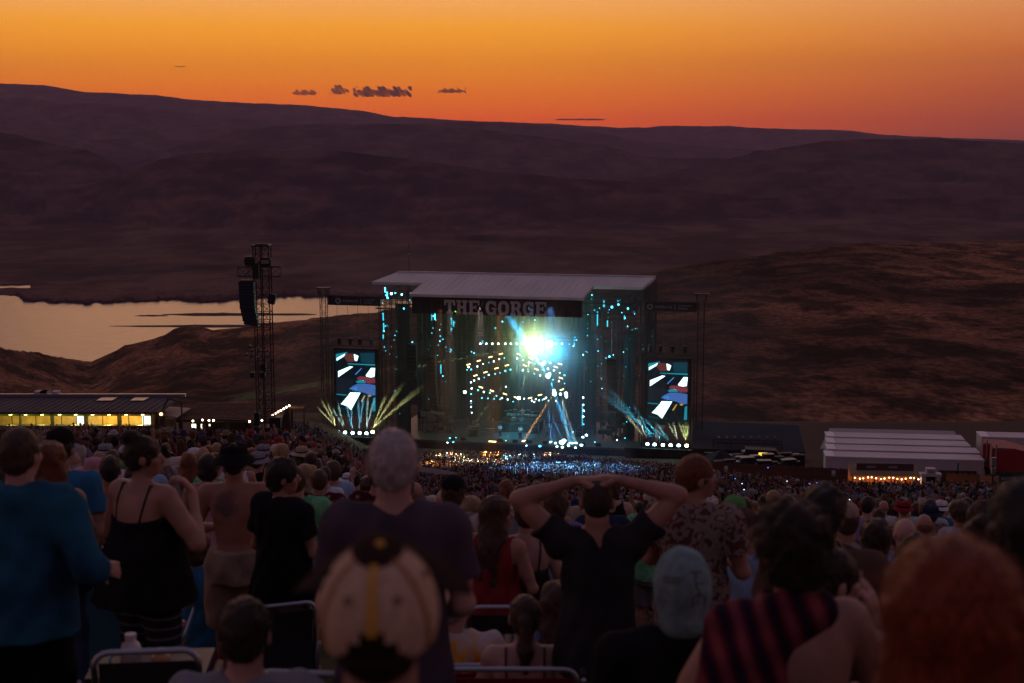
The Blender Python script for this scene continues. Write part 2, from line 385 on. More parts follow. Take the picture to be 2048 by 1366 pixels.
island((262, 335), 1660, 1680, 'shortest thin sandbar, in the middle of the river', 1.0)
island((310, 640), 1665, 1700, 'long thin sandbar just in front of the far shore', 1.4)
island((200, 660), 1560, 1585, 'longest and nearest thin sandbar crossing behind the speaker tower', 1.2)

# ---------------------------------------------------------------- clouds, outside the haze
# ---------------------------------------------------------------- haze over the canyon
def volume_mat(name, col, dens, aniso=0.0, absorb=None):
    m = bpy.data.materials.new(name); m.use_nodes = True; t = m.node_tree; t.nodes.clear()
    o = t.nodes.new('ShaderNodeOutputMaterial'); v = t.nodes.new('ShaderNodeVolumePrincipled')
    v.inputs['Color'].default_value = (*col, 1); v.inputs['Density'].default_value = dens; v.inputs['Anisotropy'].default_value = aniso
    t.links.new(v.outputs[0], o.inputs['Volume']); return m
HAZE = dict(col=(.82, .61, .82), dens=5.2e-5)
hz = MB().box(-9500, 9500, -60, 13200, -236, 760).build('haze', volume_mat('canyon_haze', HAZE['col'], HAZE['dens'], 0.0))
tag(hz, kind='stuff')
# ---------------------------------------------------------------- stage, in its own frame (u right, v away, w up)
SA = R(12.0)
SO = Vector((at(1035, 900, 190).x, 190.0, -41.5))
UU = Vector((math.cos(SA), -math.sin(SA), 0)); VV = Vector((math.sin(SA), math.cos(SA), 0))
def SP(px, py, v=0.0):
    d = at(px, py, 100.0)
    t = (SO.dot(VV) + v) / d.dot(VV)
    P = d*t - SO
    return Vector((P.dot(UU), v, P.z))
def SW(p):   # stage frame -> world
    return SO + UU*p[0] + VV*p[1] + Vector((0, 0, p[2]))
class Stg:
    """a thing standing in the stage frame; parts are written in stage coordinates"""
    def __init__(s, name, base, label, cat, group=None):
        s.o = Vector(base); s.e = empty(name, SW(s.o), -SA, label, cat, group)
    def part(s, name, mb, m, parent=None, smooth=False):
        if parent is None: return mb.build(name, m, s.e, org=s.o, smooth=smooth)
        return mb.build(name, m, parent, org=s.o, smooth=smooth)
    def dup(s, name, me, loc, rot=None, parent=None):
        o = bpy.data.objects.new(name, me); COL.objects.link(o); o.parent = parent or s.e
        o.location = Vector(loc) - (s.o if parent is None else Vector((0, 0, 0))); 
        if rot: o.rotation_euler = rot
        return o

M_STEEL = mat('dark_truss_steel', (.035, .033, .036), .55, .6, var=.3, vscale=.6)
M_BLACK = mat('black_paint', (.018, .018, .02), .6, var=.3, vscale=2)
M_BLKCLOTH = mat('black_scrim', (.022, .02, .022), .95, var=.35, vscale=.8, stretch=(3, 3, .3))
M_DRAPE = mat('brown_stage_drape', (.05, .034, .03), .95, spec=.05, var=.35, vscale=.5, stretch=(4, 4, .15))
M_ROOF = mat('galvanised_roof', (.46, .46, .47), .5, .1, var=.12, vscale=.3, stretch=(1, .25, 1))
M_WHITE = mat('white_letter_paint', (.62, .60, .60), .7, var=.1, vscale=3); M_LETTER = mat('grey_letter_paint', (.34, .33, .34), .8, var=.15, vscale=3)
M_GREYP = mat('grey_print', (.22, .23, .24), .8)
M_DECK = mat('stage_deck', (.05, .05, .055), .45, var=.3, vscale=1.5)
M_METALG = mat('grey_metal', (.25, .25, .26), .4, .7)
def emis(name, col, s): return mat(name, (.02, .02, .02), .5, emit=col, estr=s)
E_WHITE = emis('lamp_white', (.75, .97, 1.0), 9)
E_CYAN = emis('lamp_cyan', (.08, .72, 1.0), 5)
E_CYDIM = emis('lamp_cyan_dim', (.03, .45, .62), 2.0)
E_CYDIM2 = emis('lamp_teal_faint', (.02, .22, .34), 1.2)
E_AMBER = emis('lamp_amber', (1.0, .62, .22), 6)
E_YEL = emis('lamp_yellow', (1.0, .78, .25), 6)
E_GREEN = emis('lamp_green', (.25, 1.0, .05), 2.5)
E_RED = emis('lamp_red', (1.0, .08, .05), 3)

def tower_mb(c, w, z0, z1, mb=None, step=None, r=.05, br=.03):
    """square lattice mast"""
    mb = mb or MB(); step = step or w; h = w/2
    cs = [(c[0]-h, c[1]-h), (c[0]+h, c[1]-h), (c[0]+h, c[1]+h), (c[0]-h, c[1]+h)]
    for x, y in cs: mb.tube((x, y, z0), (x, y, z1), r, n=6)
    n = max(1, int(round((z1-z0)/step))); s = (z1-z0)/n
    for i in range(n+1):
        z = z0+i*s
        for k in range(4):
            a = cs[k]; b = cs[(k+1) % 4]
            mb.bar((*a, z), (*b, z), br)
            if i < n:
                if (i+k) % 2: mb.bar((*a, z), (*b, z+s), br)
                else: mb.bar((*b, z), (*a, z+s), br)
    return mb
def span_mb(p, q, hgt, dep, mb=None, step=None, r=.05, br=.03):
    """box truss from p to q, hanging down from its top"""
    mb = mb or MB(); p = Vector(p); q = Vector(q); d = (q-p); Ln = d.length; d = d.normalized()
    side = Vector((-d.y, d.x, 0)); side = side.normalized() if side.length > 1e-3 else Vector((0, 1, 0))
    offs = [side*(-dep/2), side*(dep/2), side*(dep/2)+Vector((0, 0, -hgt)), side*(-dep/2)+Vector((0, 0, -hgt))]
    for o in offs: mb.tube(p+o, q+o, r, n=6)
    n = max(1, int(round(Ln/(step or hgt)))); s = Ln/n
    for i in range(n+1):
        a = p+d*s*i
        for k in range(4):
            mb.bar(a+offs[k], a+offs[(k+1) % 4], br)
            if i < n: mb.bar(a+offs[k if i % 2 else (k+1) % 4], a+d*s+offs[(k+1) % 4 if i % 2 else k], br)
    return mb

# --- the stage house
H0 = Stg('stage_house', (0, 6, 0), 'open concert stage under a pale metal roof with block letters on its front', 'stage')
VR, VE, VS = 12.0, -3.0, 4.6
rl, rr = SP(795, 545, VR), SP(1311, 553, VR)
cl, cr = SP(819, 591, VE), SP(1166, 592.5, VE)
sl, sr = SP(744, 567, VS), SP(1286, 575.5, VS)
il, ir = SP(845, 567.5, VS), SP(1186, 574, VS)
rl.z = rr.z = (rl.z+rr.z)/2; cl.z = cr.z = (cl.z+cr.z)/2
for p in (sl, sr, il, ir): p.z = rl.z+(cl.z-rl.z)*(VR-VS)/(VR-VE)
top = [sl, il, cl, cr, ir, sr, rr, rl]
mb = MB(); mb.prism([Vector(p)+Vector((0, 0, -.35)) for p in top], (0, 0, .35))
roof = H0.part('roof', mb, M_ROOF)
mb = MB()   # back slope behind the ridge
mb.prism([rl+Vector((0, .02, -.3)), rr+Vector((0, .02, -.3)), rr+Vector((-1, 9, -2.2)), rl+Vector((1, 9, -2.2))], (0, 0, .3))
H0.part('roof', mb, M_ROOF)
mb = MB()   # raised seams
n = 38
for i in range(n+1):
    f = i/n; a = rl.lerp(rr, f)
    # run each seam down to whichever eave lies under it
    def hit(f):
        x = a.x + (cl.x-rl.x)*.0
        if il.x < a.x < ir.x+.4: e = cl.lerp(cr, min(max((a.x-il.x)/(ir.x-il.x), 0), 1))
        elif a.x <= il.x: e = sl.lerp(il, max(0, (a.x-rl.x)/(il.x-rl.x)) if a.x > rl.x else 0)
        else: e = ir.lerp(sr, (a.x-ir.x)/(rr.x-ir.x))
        return e
    e = hit(f); up = Vector((0, 0, .02)); mb.bar(a+up, e+up, .04, .012)
H0.part('roof_seams', mb, M_ROOF); 
mb = MB().bar(rl+Vector((0, 0, .06)), rr+Vector((0, 0, .06)), .5, .16); H0.part('ridge_cap', mb, M_ROOF)
# fascia under the central eave
fz1 = cl.z-.37; fz0 = SP(1000, 631, VE+.5).z
mb = MB().box(cl.x+.2, cr.x-.2, VE+.5, VE+.7, fz0, fz1); H0.part('fascia', mb, M_BLKCLOTH)
# block serif letters
def letter(ch):
    """outlines in a 0..1 box: list of polygons (convex pieces)"""
    Rr = lambda x0, y0, x1, y1: [(x0, y0), (x1, y0), (x1, y1), (x0, y1)]
    if ch == 'T': return [Rr(0, .8, 1, 1), Rr(0, .62, .14, .8), Rr(.86, .62, 1, .8), Rr(.36, .17, .64, .8), Rr(.2, 0, .8, .17)]
    if ch == 'H': return [Rr(0, 0, .44, .17), Rr(.56, 0, 1, .17), Rr(0, .83, .44, 1), Rr(.56, .83, 1, 1), Rr(.1, .17, .36, .83), Rr(.64, .17, .9, .83), Rr(.36, .41, .64, .59)]
    if ch == 'E': return [Rr(.1, .17, .38, .83), Rr(0, .83, 1, 1), Rr(.84, .66, 1, .83), Rr(0, 0, 1, .17), Rr(.84, .17, 1, .34), Rr(.38, .42, .7, .58), Rr(.62, .34, .72, .66)]
    def arc(a0, a1, n, cx=.5, cy=.5, ro=(.5, .5), ri=(.22, .3)):
        out = []
        for i in range(n):
            t0 = R(a0+(a1-a0)*i/n); t1 = R(a0+(a1-a0)*(i+1)/n)
            sq = lambda t, r: (cx+r[0]*math.copysign(abs(math.cos(t))**.8, math.cos(t)), cy+r[1]*math.copysign(abs(math.sin(t))**.8, math.sin(t)))
            out.append([sq(t0, ri), sq(t0, ro), sq(t1, ro), sq(t1, ri)])
        return out
    if ch == 'O': return arc(0, 360, 20)
    if ch == 'G': return arc(35, 325, 18) + [Rr(.8, .62, .96, .95), Rr(.55, .38, 1, .52), Rr(.72, .04, .96, .38)]
    if ch == 'R': return [Rr(0, 0, .46, .17), Rr(0, .83, .5, 1), Rr(.1, .17, .38, .83), Rr(.38, .4, .56, .55)] + arc(-90, 90, 8, .5, .705, (.42, .295), (.14, .13)) + [[(.5, .42), (.76, .44), (.98, .17), (.7, .17)], Rr(.66, 0, 1, .17)]
    return []
def sign_text(stg, txt, p0, p1, z0, z1, v, m, gap=.14, space=.45, depth=.12, name='letter'):
    wt = sum(space if c == ' ' else 1+gap for c in txt)-gap; unit = (p1-p0)/wt; x = p0
    for c in txt:
        if c == ' ': x += space*unit; continue
        mb = MB()
        for pg in letter(c):
            mb.prism([(x+u_*unit, v, z0+w_*(z1-z0)) for u_, w_ in pg], (0, -depth, 0))
        stg.part(name, mb, m); x += (1+gap)*unit
a, b = SP(889, 629, VE+.5), SP(1093, 604, VE+.5)
sign_text(H0, 'THE GORGE', a.x, b.x, a.z+.1, b.z, VE+.45, M_LETTER)
# floor, risers, pit wall
dk = SP(1000, 886, 0).z; WD = dk
uL, uR = SP(765, 880, 0).x, SP(1305, 880, 0).x
H0.part('deck', MB().box(uL, uR, 0, 17, dk-.25, dk), M_DECK)
H0.part('skirt', MB().box(uL+.05, uR-.05, .1, .3, -.5, dk-.26), M_BLKCLOTH)
# dark-brown back drapes, each a fold-pleated cloth
xs_ = np.linspace(SP(832, 700, 15).x, SP(1195, 700, 15).x, 8)
for i in range(7):
    mb = MB(); n = 14; x0, x1 = xs_[i]+.12, xs_[i+1]-.12
    zt = rl.z-2.6; z0 = dk+.02
    pts = [(x0+(x1-x0)*k/n, 15+.06*math.sin(k*2.1+i), 0) for k in range(n+1)]
    mb.prism([(x, y, z0) for x, y, _ in pts]+[(x, y+.06, z0) for x, y, _ in reversed(pts)], (0, 0, zt-z0))
    H0.part('drape', mb, M_DRAPE)
# frames and cross rails behind, lighter panels high up
H0.part('rear_rail', MB().box(xs_[0], xs_[-1], 14.6, 14.75, dk+9.0, dk+9.2), M_STEEL)
H0.part('rear_rail', MB().box(xs_[0], xs_[-1], 14.6, 14.75, dk+13.4, dk+13.6), M_STEEL)
# roof underside girders
for f in (.04, .36, .66, .96):
    a = rl.lerp(rr, f)
    H0.part('girder', span_mb((a.x, VE+3, fz1-.1), (a.x, 15, rl.z-1.0), 1.5, .8, step=1.6), M_STEEL)
for v_, py in ((1.5, 0), (7, 0), (12, 0)):
    H0.part('girder', span_mb((sl.x+1.5, v_, fz1-.8), (sr.x-1.0, v_, fz1-.8), 1.4, .8, step=1.6), M_STEEL)
# masts that carry the roof
mast_px = [(768, 1.2, 575), (790, 1.2, 580), (812, 7, 600), (868, 9, 600), (885, 12, 600), (1180, 12, 600), (1196, 9, 600), (1262, 7, 590), (1284, 3, 590), (1303, 9, 575)]
for p_, v_, py in mast_px:
    c = SP(p_, 880, v_); H0.part('mast', tower_mb((c.x, v_), .8, dk if uL < c.x < uR else 0, fz1-.4, step=.9), M_STEEL)
# side scrims: dark wings hanging left and right
H0.part('wing_scrim', MB().box(SP(792, 700, 5).x, SP(820, 700, 5).x, 5, 5.15, dk, SP(800, 608, 5).z), M_BLKCLOTH)
H0.part('wing_scrim', MB().box(SP(1240, 700, 5).x, SP(1262, 700, 5).x, 9, 9.15, dk, SP(800, 660, 5).z), M_BLKCLOTH)
# solid right gable with a ribbed panel under it
g0, g1 = SP(1287, 700, VS).x, SP(1311, 700, VR).x
gz0 = SP(1300, 655, 8).z
mb = MB().prism([(sr.x+.2, VS+.2, sr.z-.4), (rr.x, VR, rr.z-.4), (rr.x, VR, gz0), (sr.x+.2, VS+.2, SP(1287, 672, VS).z)], (.25, 0, 0)); H0.part('gable_wall', mb, M_BLKCLOTH)
for k in range(7):
    y_ = VS+.4+k*(VR-VS-.4)/7; x_ = sr.x+.2+(rr.x-sr.x-.2)*k/7
    H0.part('ribbed_panel', MB().box(x_, x_+.18, y_, y_+.85, dk-1, gz0-.05), M_DRAPE)
# lamps clipped along the left eave and scattered cyan glints on the masts are real small fixtures
def fix_box(c, s=.28): return MB().cbox(c, (s, s, s))
rng = random.Random(4)
def px_lamps(stg, lst, v, size, m, name='lamp', housing=True, flat=.45):
    for q in lst:
        p = SP(q[0], q[1], v)
        body = None
        sz = size*(q[2] if len(q) > 2 else 1)*(.7 if size < .5 else 1)
        if housing:
            body = stg.part(name, MB().lathe([(0, .45*sz), (.42*sz, .4*sz), (.62*sz, 0), (.55*sz, -.02)], (p.x, p.y, p.z), n=10, M=Matrix.Rotation(R(-90), 3, 'X')), M_BLACK)
        stg.part('lens' if housing else name, MB().lathe([(0, -.03), (.52*sz*.98, -.02), (.52*sz, .03)], (p.x, p.y-.05, p.z), n=10, sy=flat/.45, M=Matrix.Rotation(R(90), 3, 'X')), m, parent=body)
glints = [(770, 576, 1.4), (773, 590, 2), (776, 596, 1.4), (783, 588, 2.6), (791, 586, 1.3), (803, 589, 2.2), (822, 587, 1.8), (841, 590, 1.2), (766, 627, 1.3), (771, 652, 1.6), (768, 662, 1.4), (808, 617, 1.4), (769, 694, 1.2), (820, 600, 1.3), (862, 597, 1.4), (866, 604, 1.2), (865, 620, 1), (867, 632, 1.3), (872, 640, 1.2), (866, 656, 1.2), (881, 672, 1.6), (886, 678, 1.8), (880, 682, 1.1), (877, 690, 1), (903, 637, 1.2), (909, 645, 1), (904, 658, 1.1), (903, 700, 1.1), (864, 760, 1.3), (882, 735, 1.2), (886, 752, 1), (825, 684, 1.1), (1070, 640, 1), (991, 656, 1.6), (1005, 643, 1.3), (1046, 644, 1.3), (1208, 612, 1.8), (1224, 614, 2), (1237, 609, 1.6), (1236, 602, 1.2), (1256, 617, 1.6), (1199, 617, 1.3), (1189, 620, 1.2), (1299, 615, 2), (1313, 613, 1.6), (1322, 616, 1.4), (1175, 671, 1.4), (1150, 675, 1.5), (1153, 680, 1.3), (1166, 709, 1), (1219, 713, 1.6), (1212, 716, 1.3), (1250, 636, 1.1), (1184, 590, 1)]
rngc = random.Random(9)
for q in glints:
    px_lamps(H0, [(q[0], q[1], q[2]*.8)], 0.6 if q[0] < 830 or q[0] > 1200 else 8, .26, E_CYAN if rngc.random() < .45 else E_CYDIM, 'bracket_lamp')
px_lamps(H0, [(783, 587, 1.3), (804, 589, .8)], .4, .3, E_WHITE, 'bracket_lamp')
px_lamps(H0, [(911, 623, 1.0)], -3.2, .22, E_GREEN, 'bracket_lamp')

for p_, v_ in ((842, 6), (905, 7), (938, 10), (1148, 10), (1166, 7), (1236, 6)):
    c = SP(p_, 880, v_); H0.part('mast', tower_mb((c.x, v_), .6, dk, fz1-.5, step=.7), M_STEEL)
for py_, v_ in ((655, 9), (702, 12), (668, 5.5)):
    p, q = SP(835, py_, v_), SP(1200, py_, v_); H0.part('rigging_truss', span_mb((p.x, v_, p.z), (q.x, v_, p.z), .5, .4, step=.7, r=.04), M_STEEL)
rq = random.Random(77)
for k in range(90):
    x_ = rq.choice([rq.uniform(764, 800), rq.uniform(856, 912), rq.uniform(1172, 1206), rq.uniform(1206, 1304)]); y_ = rq.uniform(592, 720) if rq.random() < .7 else rq.uniform(720, 850)
    px_lamps(H0, [(x_, y_, rq.uniform(.35, .75))], rq.uniform(.6, 6), .26, rq.choice([E_CYDIM, E_CYDIM, E_CYAN, E_CYDIM2]), 'rig_lamp')
# upright glowing strips stand in for cyan light caught on truss legs
for (x_, y0_, y1_, v_, m_) in ((773, 574, 584, .5, 1), (777, 583, 596, .5, 1), (769, 625, 640, .5, 0), (812, 610, 622, 6, 1), (770, 645, 660, .5, 0), (769, 668, 676, .5, 0), (905, 634, 648, 8, 0), (909, 640, 652, 8, 1), (904, 654, 662, 8, 0), (866, 628, 640, 8, 0), (872, 626, 638, 8, 1), (903, 696, 704, 8, 1), (967, 680, 688, 8, 0), (1150, 676, 690, 8, 0), (1209, 600, 612, 6, 0), (1250, 630, 638, 6, 0), (884, 728, 746, 8, 0), (873, 712, 730, 8, 0), (1166, 806, 850, 8, 0), (1216, 640, 652, 6, 0), (1196, 622, 650, 6, 0), (820, 700, 708, 6, 0)):
    a, b = SP(x_, y1_, v_), SP(x_, y0_, v_); H0.part('lit_leg_strip', MB().box(a.x-.07, a.x+.07, v_-.62, v_-.55, a.z, b.z), E_CYAN if m_ else E_CYDIM)
# lightning rod mast on a pole behind the ridge
A0 = Stg('lightning_mast', SP(818, 600, 14), 'thin pole with a lamp head rising behind the stage roof', 'pole')
a = SP(817.5, 486, 14)
A0.part('pole', MB().tube((a.x, 14, 0.0), (a.x, 14, a.z), .05), M_STEEL); A0.part('lamp_head', MB().lathe([(0, 0), (.16, .1), (.18, .5), (0, .6)], (a.x, 14, SP(818, 514, 14).z), n=8), M_METALG)

# --- side masts with banner spans
def banner_span(side):
    if side < 0: px0, px1, ty, by, mx, cap, mb_y = 658, 762, 591, 609, 651, 575, 880
    else: px0, px1, ty, by, mx, cap, mb_y = 1294, 1394, 603, 621, 1399, 587, 890
    v = 1.0; c = SP(mx, 800, v)
    nm = 'left of' if side < 0 else 'right of'
    T = Stg('banner_tower', (c.x, v, 0), 'slim lattice mast carrying a black sponsor banner, %s the stage' % nm, 'lattice tower', 'banner towers beside the stage')
    zt = SP(mx, ty-1, v).z; zc = SP(mx, cap, v).z
    T.part('mast', tower_mb((c.x, v), .82, 0, zt, step=.85), M_STEEL)
    T.part('head_block', tower_mb((c.x, v), 1.2, zt, zc-.1, step=.6, r=.06, br=.05), M_STEEL)
    T.part('cap', MB().box(c.x-.95, c.x+.95, v-.6, v+.6, zc-.12, zc), M_STEEL)
    p, q = SP(px0, ty, v), SP(px1, ty, v); h = p.z-SP(px0, by, v).z
    T.part('span', span_mb((p.x, v, p.z), (q.x, v, p.z), h-.1, .7, step=1.1), M_STEEL)
    ban = T.part('banner', MB().box(p.x, q.x, v-.5, v-.42, p.z-h, p.z), M_BLKCLOTH)
    # round mark, lettering in two blocks with a divider
    cx = p.x+(q.x-p.x)*(.17 if side < 0 else .04)+.2; zc_ = p.z-h*.5
    mb = MB()
    for k in range(20):
        if k in (4, 5): continue
        t0, t1 = 2*math.pi*k/20, 2*math.pi*(k+1)/20
        ro, ri = h*.33, h*.20
        mb.prism([(cx+r_*math.cos(t_), v-.5, zc_+r_*math.sin(t_)) for r_, t_ in ((ri, t0), (ro, t0), (ro, t1), (ri, t1))], (0, -.03, 0))
    mb.prism([(cx-h*.06, v-.5, zc_+h*.02), (cx+h*.06, v-.5, zc_+h*.02), (cx, v-.5, zc_+h*.36)], (0, -.03, 0))
    T.part('emblem', mb, M_GREYP, parent=ban)
    def text(s, x, z, size, w=None):
        cu = bpy.data.curves.new('t', 'FONT'); cu.body = s; cu.size = size; cu.extrude = .012; cu.resolution_u = 1
        o = bpy.data.objects.new('t', cu); COL.objects.link(o); dg = bpy.context.evaluated_depsgraph_get()
        me = bpy.data.meshes.new_from_object(o.evaluated_get(dg)); bpy.data.objects.remove(o)
        co = np.empty(len(me.vertices)*3, np.float32); me.vertices.foreach_get('co', co); co = co.reshape(-1, 3)
        sc = (w/(co[:, 0].max()-co[:, 0].min())) if w else 1
        out = np.stack([x+co[:, 0]*sc-T.o.x, v-.52-co[:, 2]-T.o.y, z+co[:, 1]-T.o.z], 1)
        me.vertices.foreach_set('co', out.astype(np.float32).ravel()); me.materials.clear()
        return link_mesh('lettering', me, M_GREYP, ban)
    x0 = cx+h*.5; wd = q.x-x0-.4
    text('AMERICA', x0, zc_-h*.13, h*.36, wd*.45)
    T.part('divider', MB().box(x0+wd*.52, x0+wd*.52+.05, v-.54, v-.5, zc_-h*.28, zc_+h*.28), M_GREYP, parent=ban)
    text('CONCERT', x0+wd*.6, zc_+h*.06, h*.26, wd*.34); text('SERIES', x0+wd*.6, zc_-h*.24, h*.26, wd*.24)
    for k in range(4):
        x_ = p.x+(q.x-p.x)*(.15+.2*k); T.part('cable', MB().tube((x_, v, p.z-h), (x_, v, p.z-h-5.5), .02, n=4), M_STEEL)
banner_span(-1); banner_span(1)

# --- video screens with what they show: a hand on piano keys
def esurf(name, col, s=1.0): return mat('screen_'+name, (.01, .01, .01), .6, emit=srgb(*col)[:3], estr=s)
S_DK = esurf('dark', (4, 14, 22)); S_WH = esurf('key', (205, 255, 255), 2.2); S_CY = esurf('cyan', (20, 130, 150)); S_TL = esurf('teal', (8, 52, 66))
S_PU = esurf('glove', (62, 100, 165)); S_RD = esurf('wrist', (112, 48, 62)); S_OR = esurf('ember', (88, 44, 40)); S_YE = esurf('ring', (190, 150, 50)); S_BL = esurf('lid', (14, 24, 34)); S_LB = esurf('blue', (60, 130, 215))
def video_screen(side):
    if side < 0: x0, y0, x1, y1, tx0, tx1, ty, ls, ly = 674, 703, 750, 826, 658, 762, 691, (677, 699, 718, 742), 688
    else: x0, y0, x1, y1, tx0, tx1, ty, ls, ly = 1295, 722, 1376, 843, 1276, 1390, 706, (1299, 1320, 1344, 1369), 704
    v = -.6; a = SP(x0, y1, v); b = SP(x1, y0, v); w, h = b.x-a.x, b.z-a.z
    T = Stg('video_screen', ((a.x+b.x)/2, v+.4, 0), 'upright video screen showing hands on piano keys, %s the stage' % ('left of' if side < 0 else 'right of'), 'video screen', 'video screens beside the stage')
    T.part('cabinet', MB().box(a.x-.35, b.x+.35, v+.02, v+.5, a.z-.35, b.z+.35), M_BLACK)
    pic = T.part('picture', MB().box(a.x, b.x, v-.02, v+.018, a.z, b.z), S_DK)
    lay = [0]
    def pg(pts, m):
        lay[0] += 1; d = v-.022-.003*lay[0]
        T.part('image', MB().prism([(a.x+w*x, d, b.z-h*y) for x, y in pts], (0, .002, 0)), m, parent=pic)
    pg([(.0, .06), (.30, .02), (.22, .10), (0, .18)], S_CY); pg([(.02, .12), (.26, .04), (.2, .09), (.02, .165)], S_WH)
    pg([(.24, .04), (.56, .05), (.52, .17), (.3, .18), (.22, .12)], S_OR); pg([(.46, .05), (.58, .08), (.54, .16), (.48, .15)], S_WH)
    pg([(.62, .03), (.99, .02), (.99, .19), (.64, .18)], S_TL); pg([(.3, .2), (1, .2), (1, .225), (.3, .215)], S_CY)
    pg([(.05, .40), (.36, .25), (.44, .25), (.05, .425)], S_WH); pg([(.05, .33), (.36, .245), (.4, .25), (.05, .41)], S_WH)
    pg([(.48, .37), (.64, .27), (.67, .27), (.5, .38)], S_LB)
    pg([(.76, .38), (.9, .26), (1, .26), (.98, .40), (.8, .42)], S_WH)
    pg([(.0, .42), (.5, .46), (.3, .68), (0, .68)], S_BL); pg([(0, .69), (.3, .7), (.3, .715), (0, .705)], S_CY)
    # white keys with ragged black keys
    pg([(.10, .85), (.36, .66), (.62, .66), (.37, .94), (.26, .88)], S_WH)
    for k in range(6): pg([(.27-.034*k, .70+.025*k), (.33-.034*k, .70+.025*k), (.24-.034*k, .74+.025*k), (.2-.034*k, .735+.025*k)], S_DK)
    pg([(.56, .45), (.66, .42), (.78, .44), (.72, .47)], S_WH)
    pg([(.5, .48), (.62, .455), (.78, .47), (.75, .5), (.54, .51)], S_CY)
    # two hands: wrists at the right edge, fingers reaching left
    pg([(.53, .43), (.6, .40), (.78, .40), (1, .42), (1, .50), (.82, .51), (.7, .46), (.56, .455)], S_RD)
    pg([(.34, .60), (.44, .55), (.55, .52), (.74, .51), (1, .53), (1, .69), (.86, .70), (.74, .66), (.52, .635)], S_PU)
    for k in range(3): pg([(.36+.06*k, .60+.018*k), (.52, .565+.02*k), (.54, .58+.02*k), (.34+.06*k, .615+.018*k)], S_LB)
    pg([(.62, .80), (.72, .70), (.75, .70), (.66, .80)], S_YE); pg([(.8, .70), (.88, .69), (.9, .71), (.84, .72)], S_YE)
    pg([(.94, .74), (1, .72), (1, .94), (.92, .95)], S_CY); pg([(.02, .90), (.24, .92), (.24, .94), (.02, .93)], S_TL)
    p, q = SP(tx0, ty, v), SP(tx1, ty, v)
    T.part('header_truss', span_mb((p.x, v+.3, p.z), (q.x, v+.3, p.z), .62, .5, step=.7, r=.04), M_STEEL)
    for xx in (a.x-.6, b.x+.6): T.part('leg', tower_mb((xx, v+.6), .45, 0, p.z-.6, step=.6, r=.04, br=.025), M_STEEL)
    for lx in ls:
        c = SP(lx, ly-5, v)
        hd = T.part('moving_light', MB().lathe([(0, 0), (.2, .02), (.26, .3), (.3, .85), (.24, .9), (0, .92)], (c.x, v+.3, p.z+.12), n=10), M_BLACK)
        T.part('lens', MB().lathe([(0, 0), (.2, 0), (.2, .04)], (c.x, v+.3, p.z+1.05), n=10), M_METALG, parent=hd)
video_screen(-1); video_screen(1)

# --- line arrays
def line_array(px_, py0, py1, v, n, label, curve=1.0, w=1.3, world=None):
    a = SP(px_, py0, v); b = SP(px_, py1, v)
    T = Stg('line_array', (a.x, v, b.z), label, 'loudspeaker', 'line arrays beside the stage')
    T.part('bumper', MB().box(a.x-w*.45, a.x+w*.45, v-.3, v+.9, a.z, a.z+.12), M_STEEL)
    T.part('cable', MB().tube((a.x, v+.3, a.z), (a.x, v+.3, fz1-.9), .03, n=4), M_STEEL)
    h = (a.z-b.z)/n
    for k in range(n):
        f = k/(n-1); y = v-curve*f*f*-1.2
        M = Matrix.Rotation(-R(22)*f*f, 3, 'X')
        T.part('cabinet', MB().cbox((a.x, y, a.z-h*(k+.5)), (w, .75, h*.9), M), M_BLACK)
line_array(824, 690, 812, .5, 16, 'outermost hanging black line array at the left wing of the stage')
line_array(864, 714, 820, 1.5, 14, 'inner hanging black line array by the left scaffold mast of the stage', w=1.0)
line_array(1223, 718, 826, .5, 16, 'hanging black line array at the right wing of the stage', w=1.15)

# --- lighting rig inside
Lr = Stg('lighting_rig', SP(1030, 760, 7), 'hanging chevron lighting trusses with amber bars and cyan lamps over the band', 'lighting rig')
Dz = [(1001.9, 707.8, -16), (981, 714, -16), (957.6, 721.6, -16), (937, 729, -16), (1037.8, 708.6, 20), (1062, 717, 20), (1014, 730.5, -16), (993, 736.6, -16), (971, 744.5, -16), (951, 751, -16), (1050, 731, 22), (1073, 738.6, 20), (1120, 728, 18), (1111.7, 734, 18), (1121.7, 756, 18), (961.7, 774.5, 18), (984, 781.6, 18), (1010, 788, 18), (1032, 795, 16), (1060, 796, -16), (1080, 790, -16), (1123.8, 779.4, -22)]
for x_, y_, an in Dz:
    p = SP(x_, y_, 6); M = Matrix.Rotation(R(an), 3, 'Y')
    bd = Lr.part('batten', MB().cbox((p.x, 6.12, p.z), (.72, .2, .2), M), M_BLACK)
    Lr.part('tube', MB().cbox((p.x, 6.0, p.z), (.56, .05, .11), M), E_AMBER if y_ < 760 else E_YEL, parent=bd)
for ch in ([(930, 733), (1018, 704)], [(1022, 702), (1130, 732)], [(945, 755), (1030, 727)], [(1030, 725), (1128, 757)], [(950, 771), (1046, 800)], [(1046, 800), (1130, 776)], [(955, 690), (1135, 690)]):
    p, q = SP(*ch[0], 6.5), SP(*ch[1], 6.5)
    Lr.part('truss', span_mb((p.x, 6.6, p.z+.1), (q.x, 6.6, q.z+.1), .35, .35, step=.5, r=.03, br=.02), M_STEEL)
dots = [(x/6.4+880, y/6.4+600) for x, y in [(348, 893), (400, 888), (367, 858), (480, 850), (553, 815), (627, 800), (690, 785), (760, 755), (825, 742), (987, 748), (1065, 768), (1140, 798), (1170, 803), (1215, 818), (838, 906), (903, 890), (770, 930), (706, 944), (625, 957), (567, 990), (497, 1008), (1062, 898), (1133, 915), (1208, 942), (1283, 965), (1305, 898), (1383, 878), (1410, 803), (1460, 900), (1533, 930), (1595, 962), (1835, 700), (1708, 590), (1655, 565), (405, 662), (438, 680), (1085, 437)]]
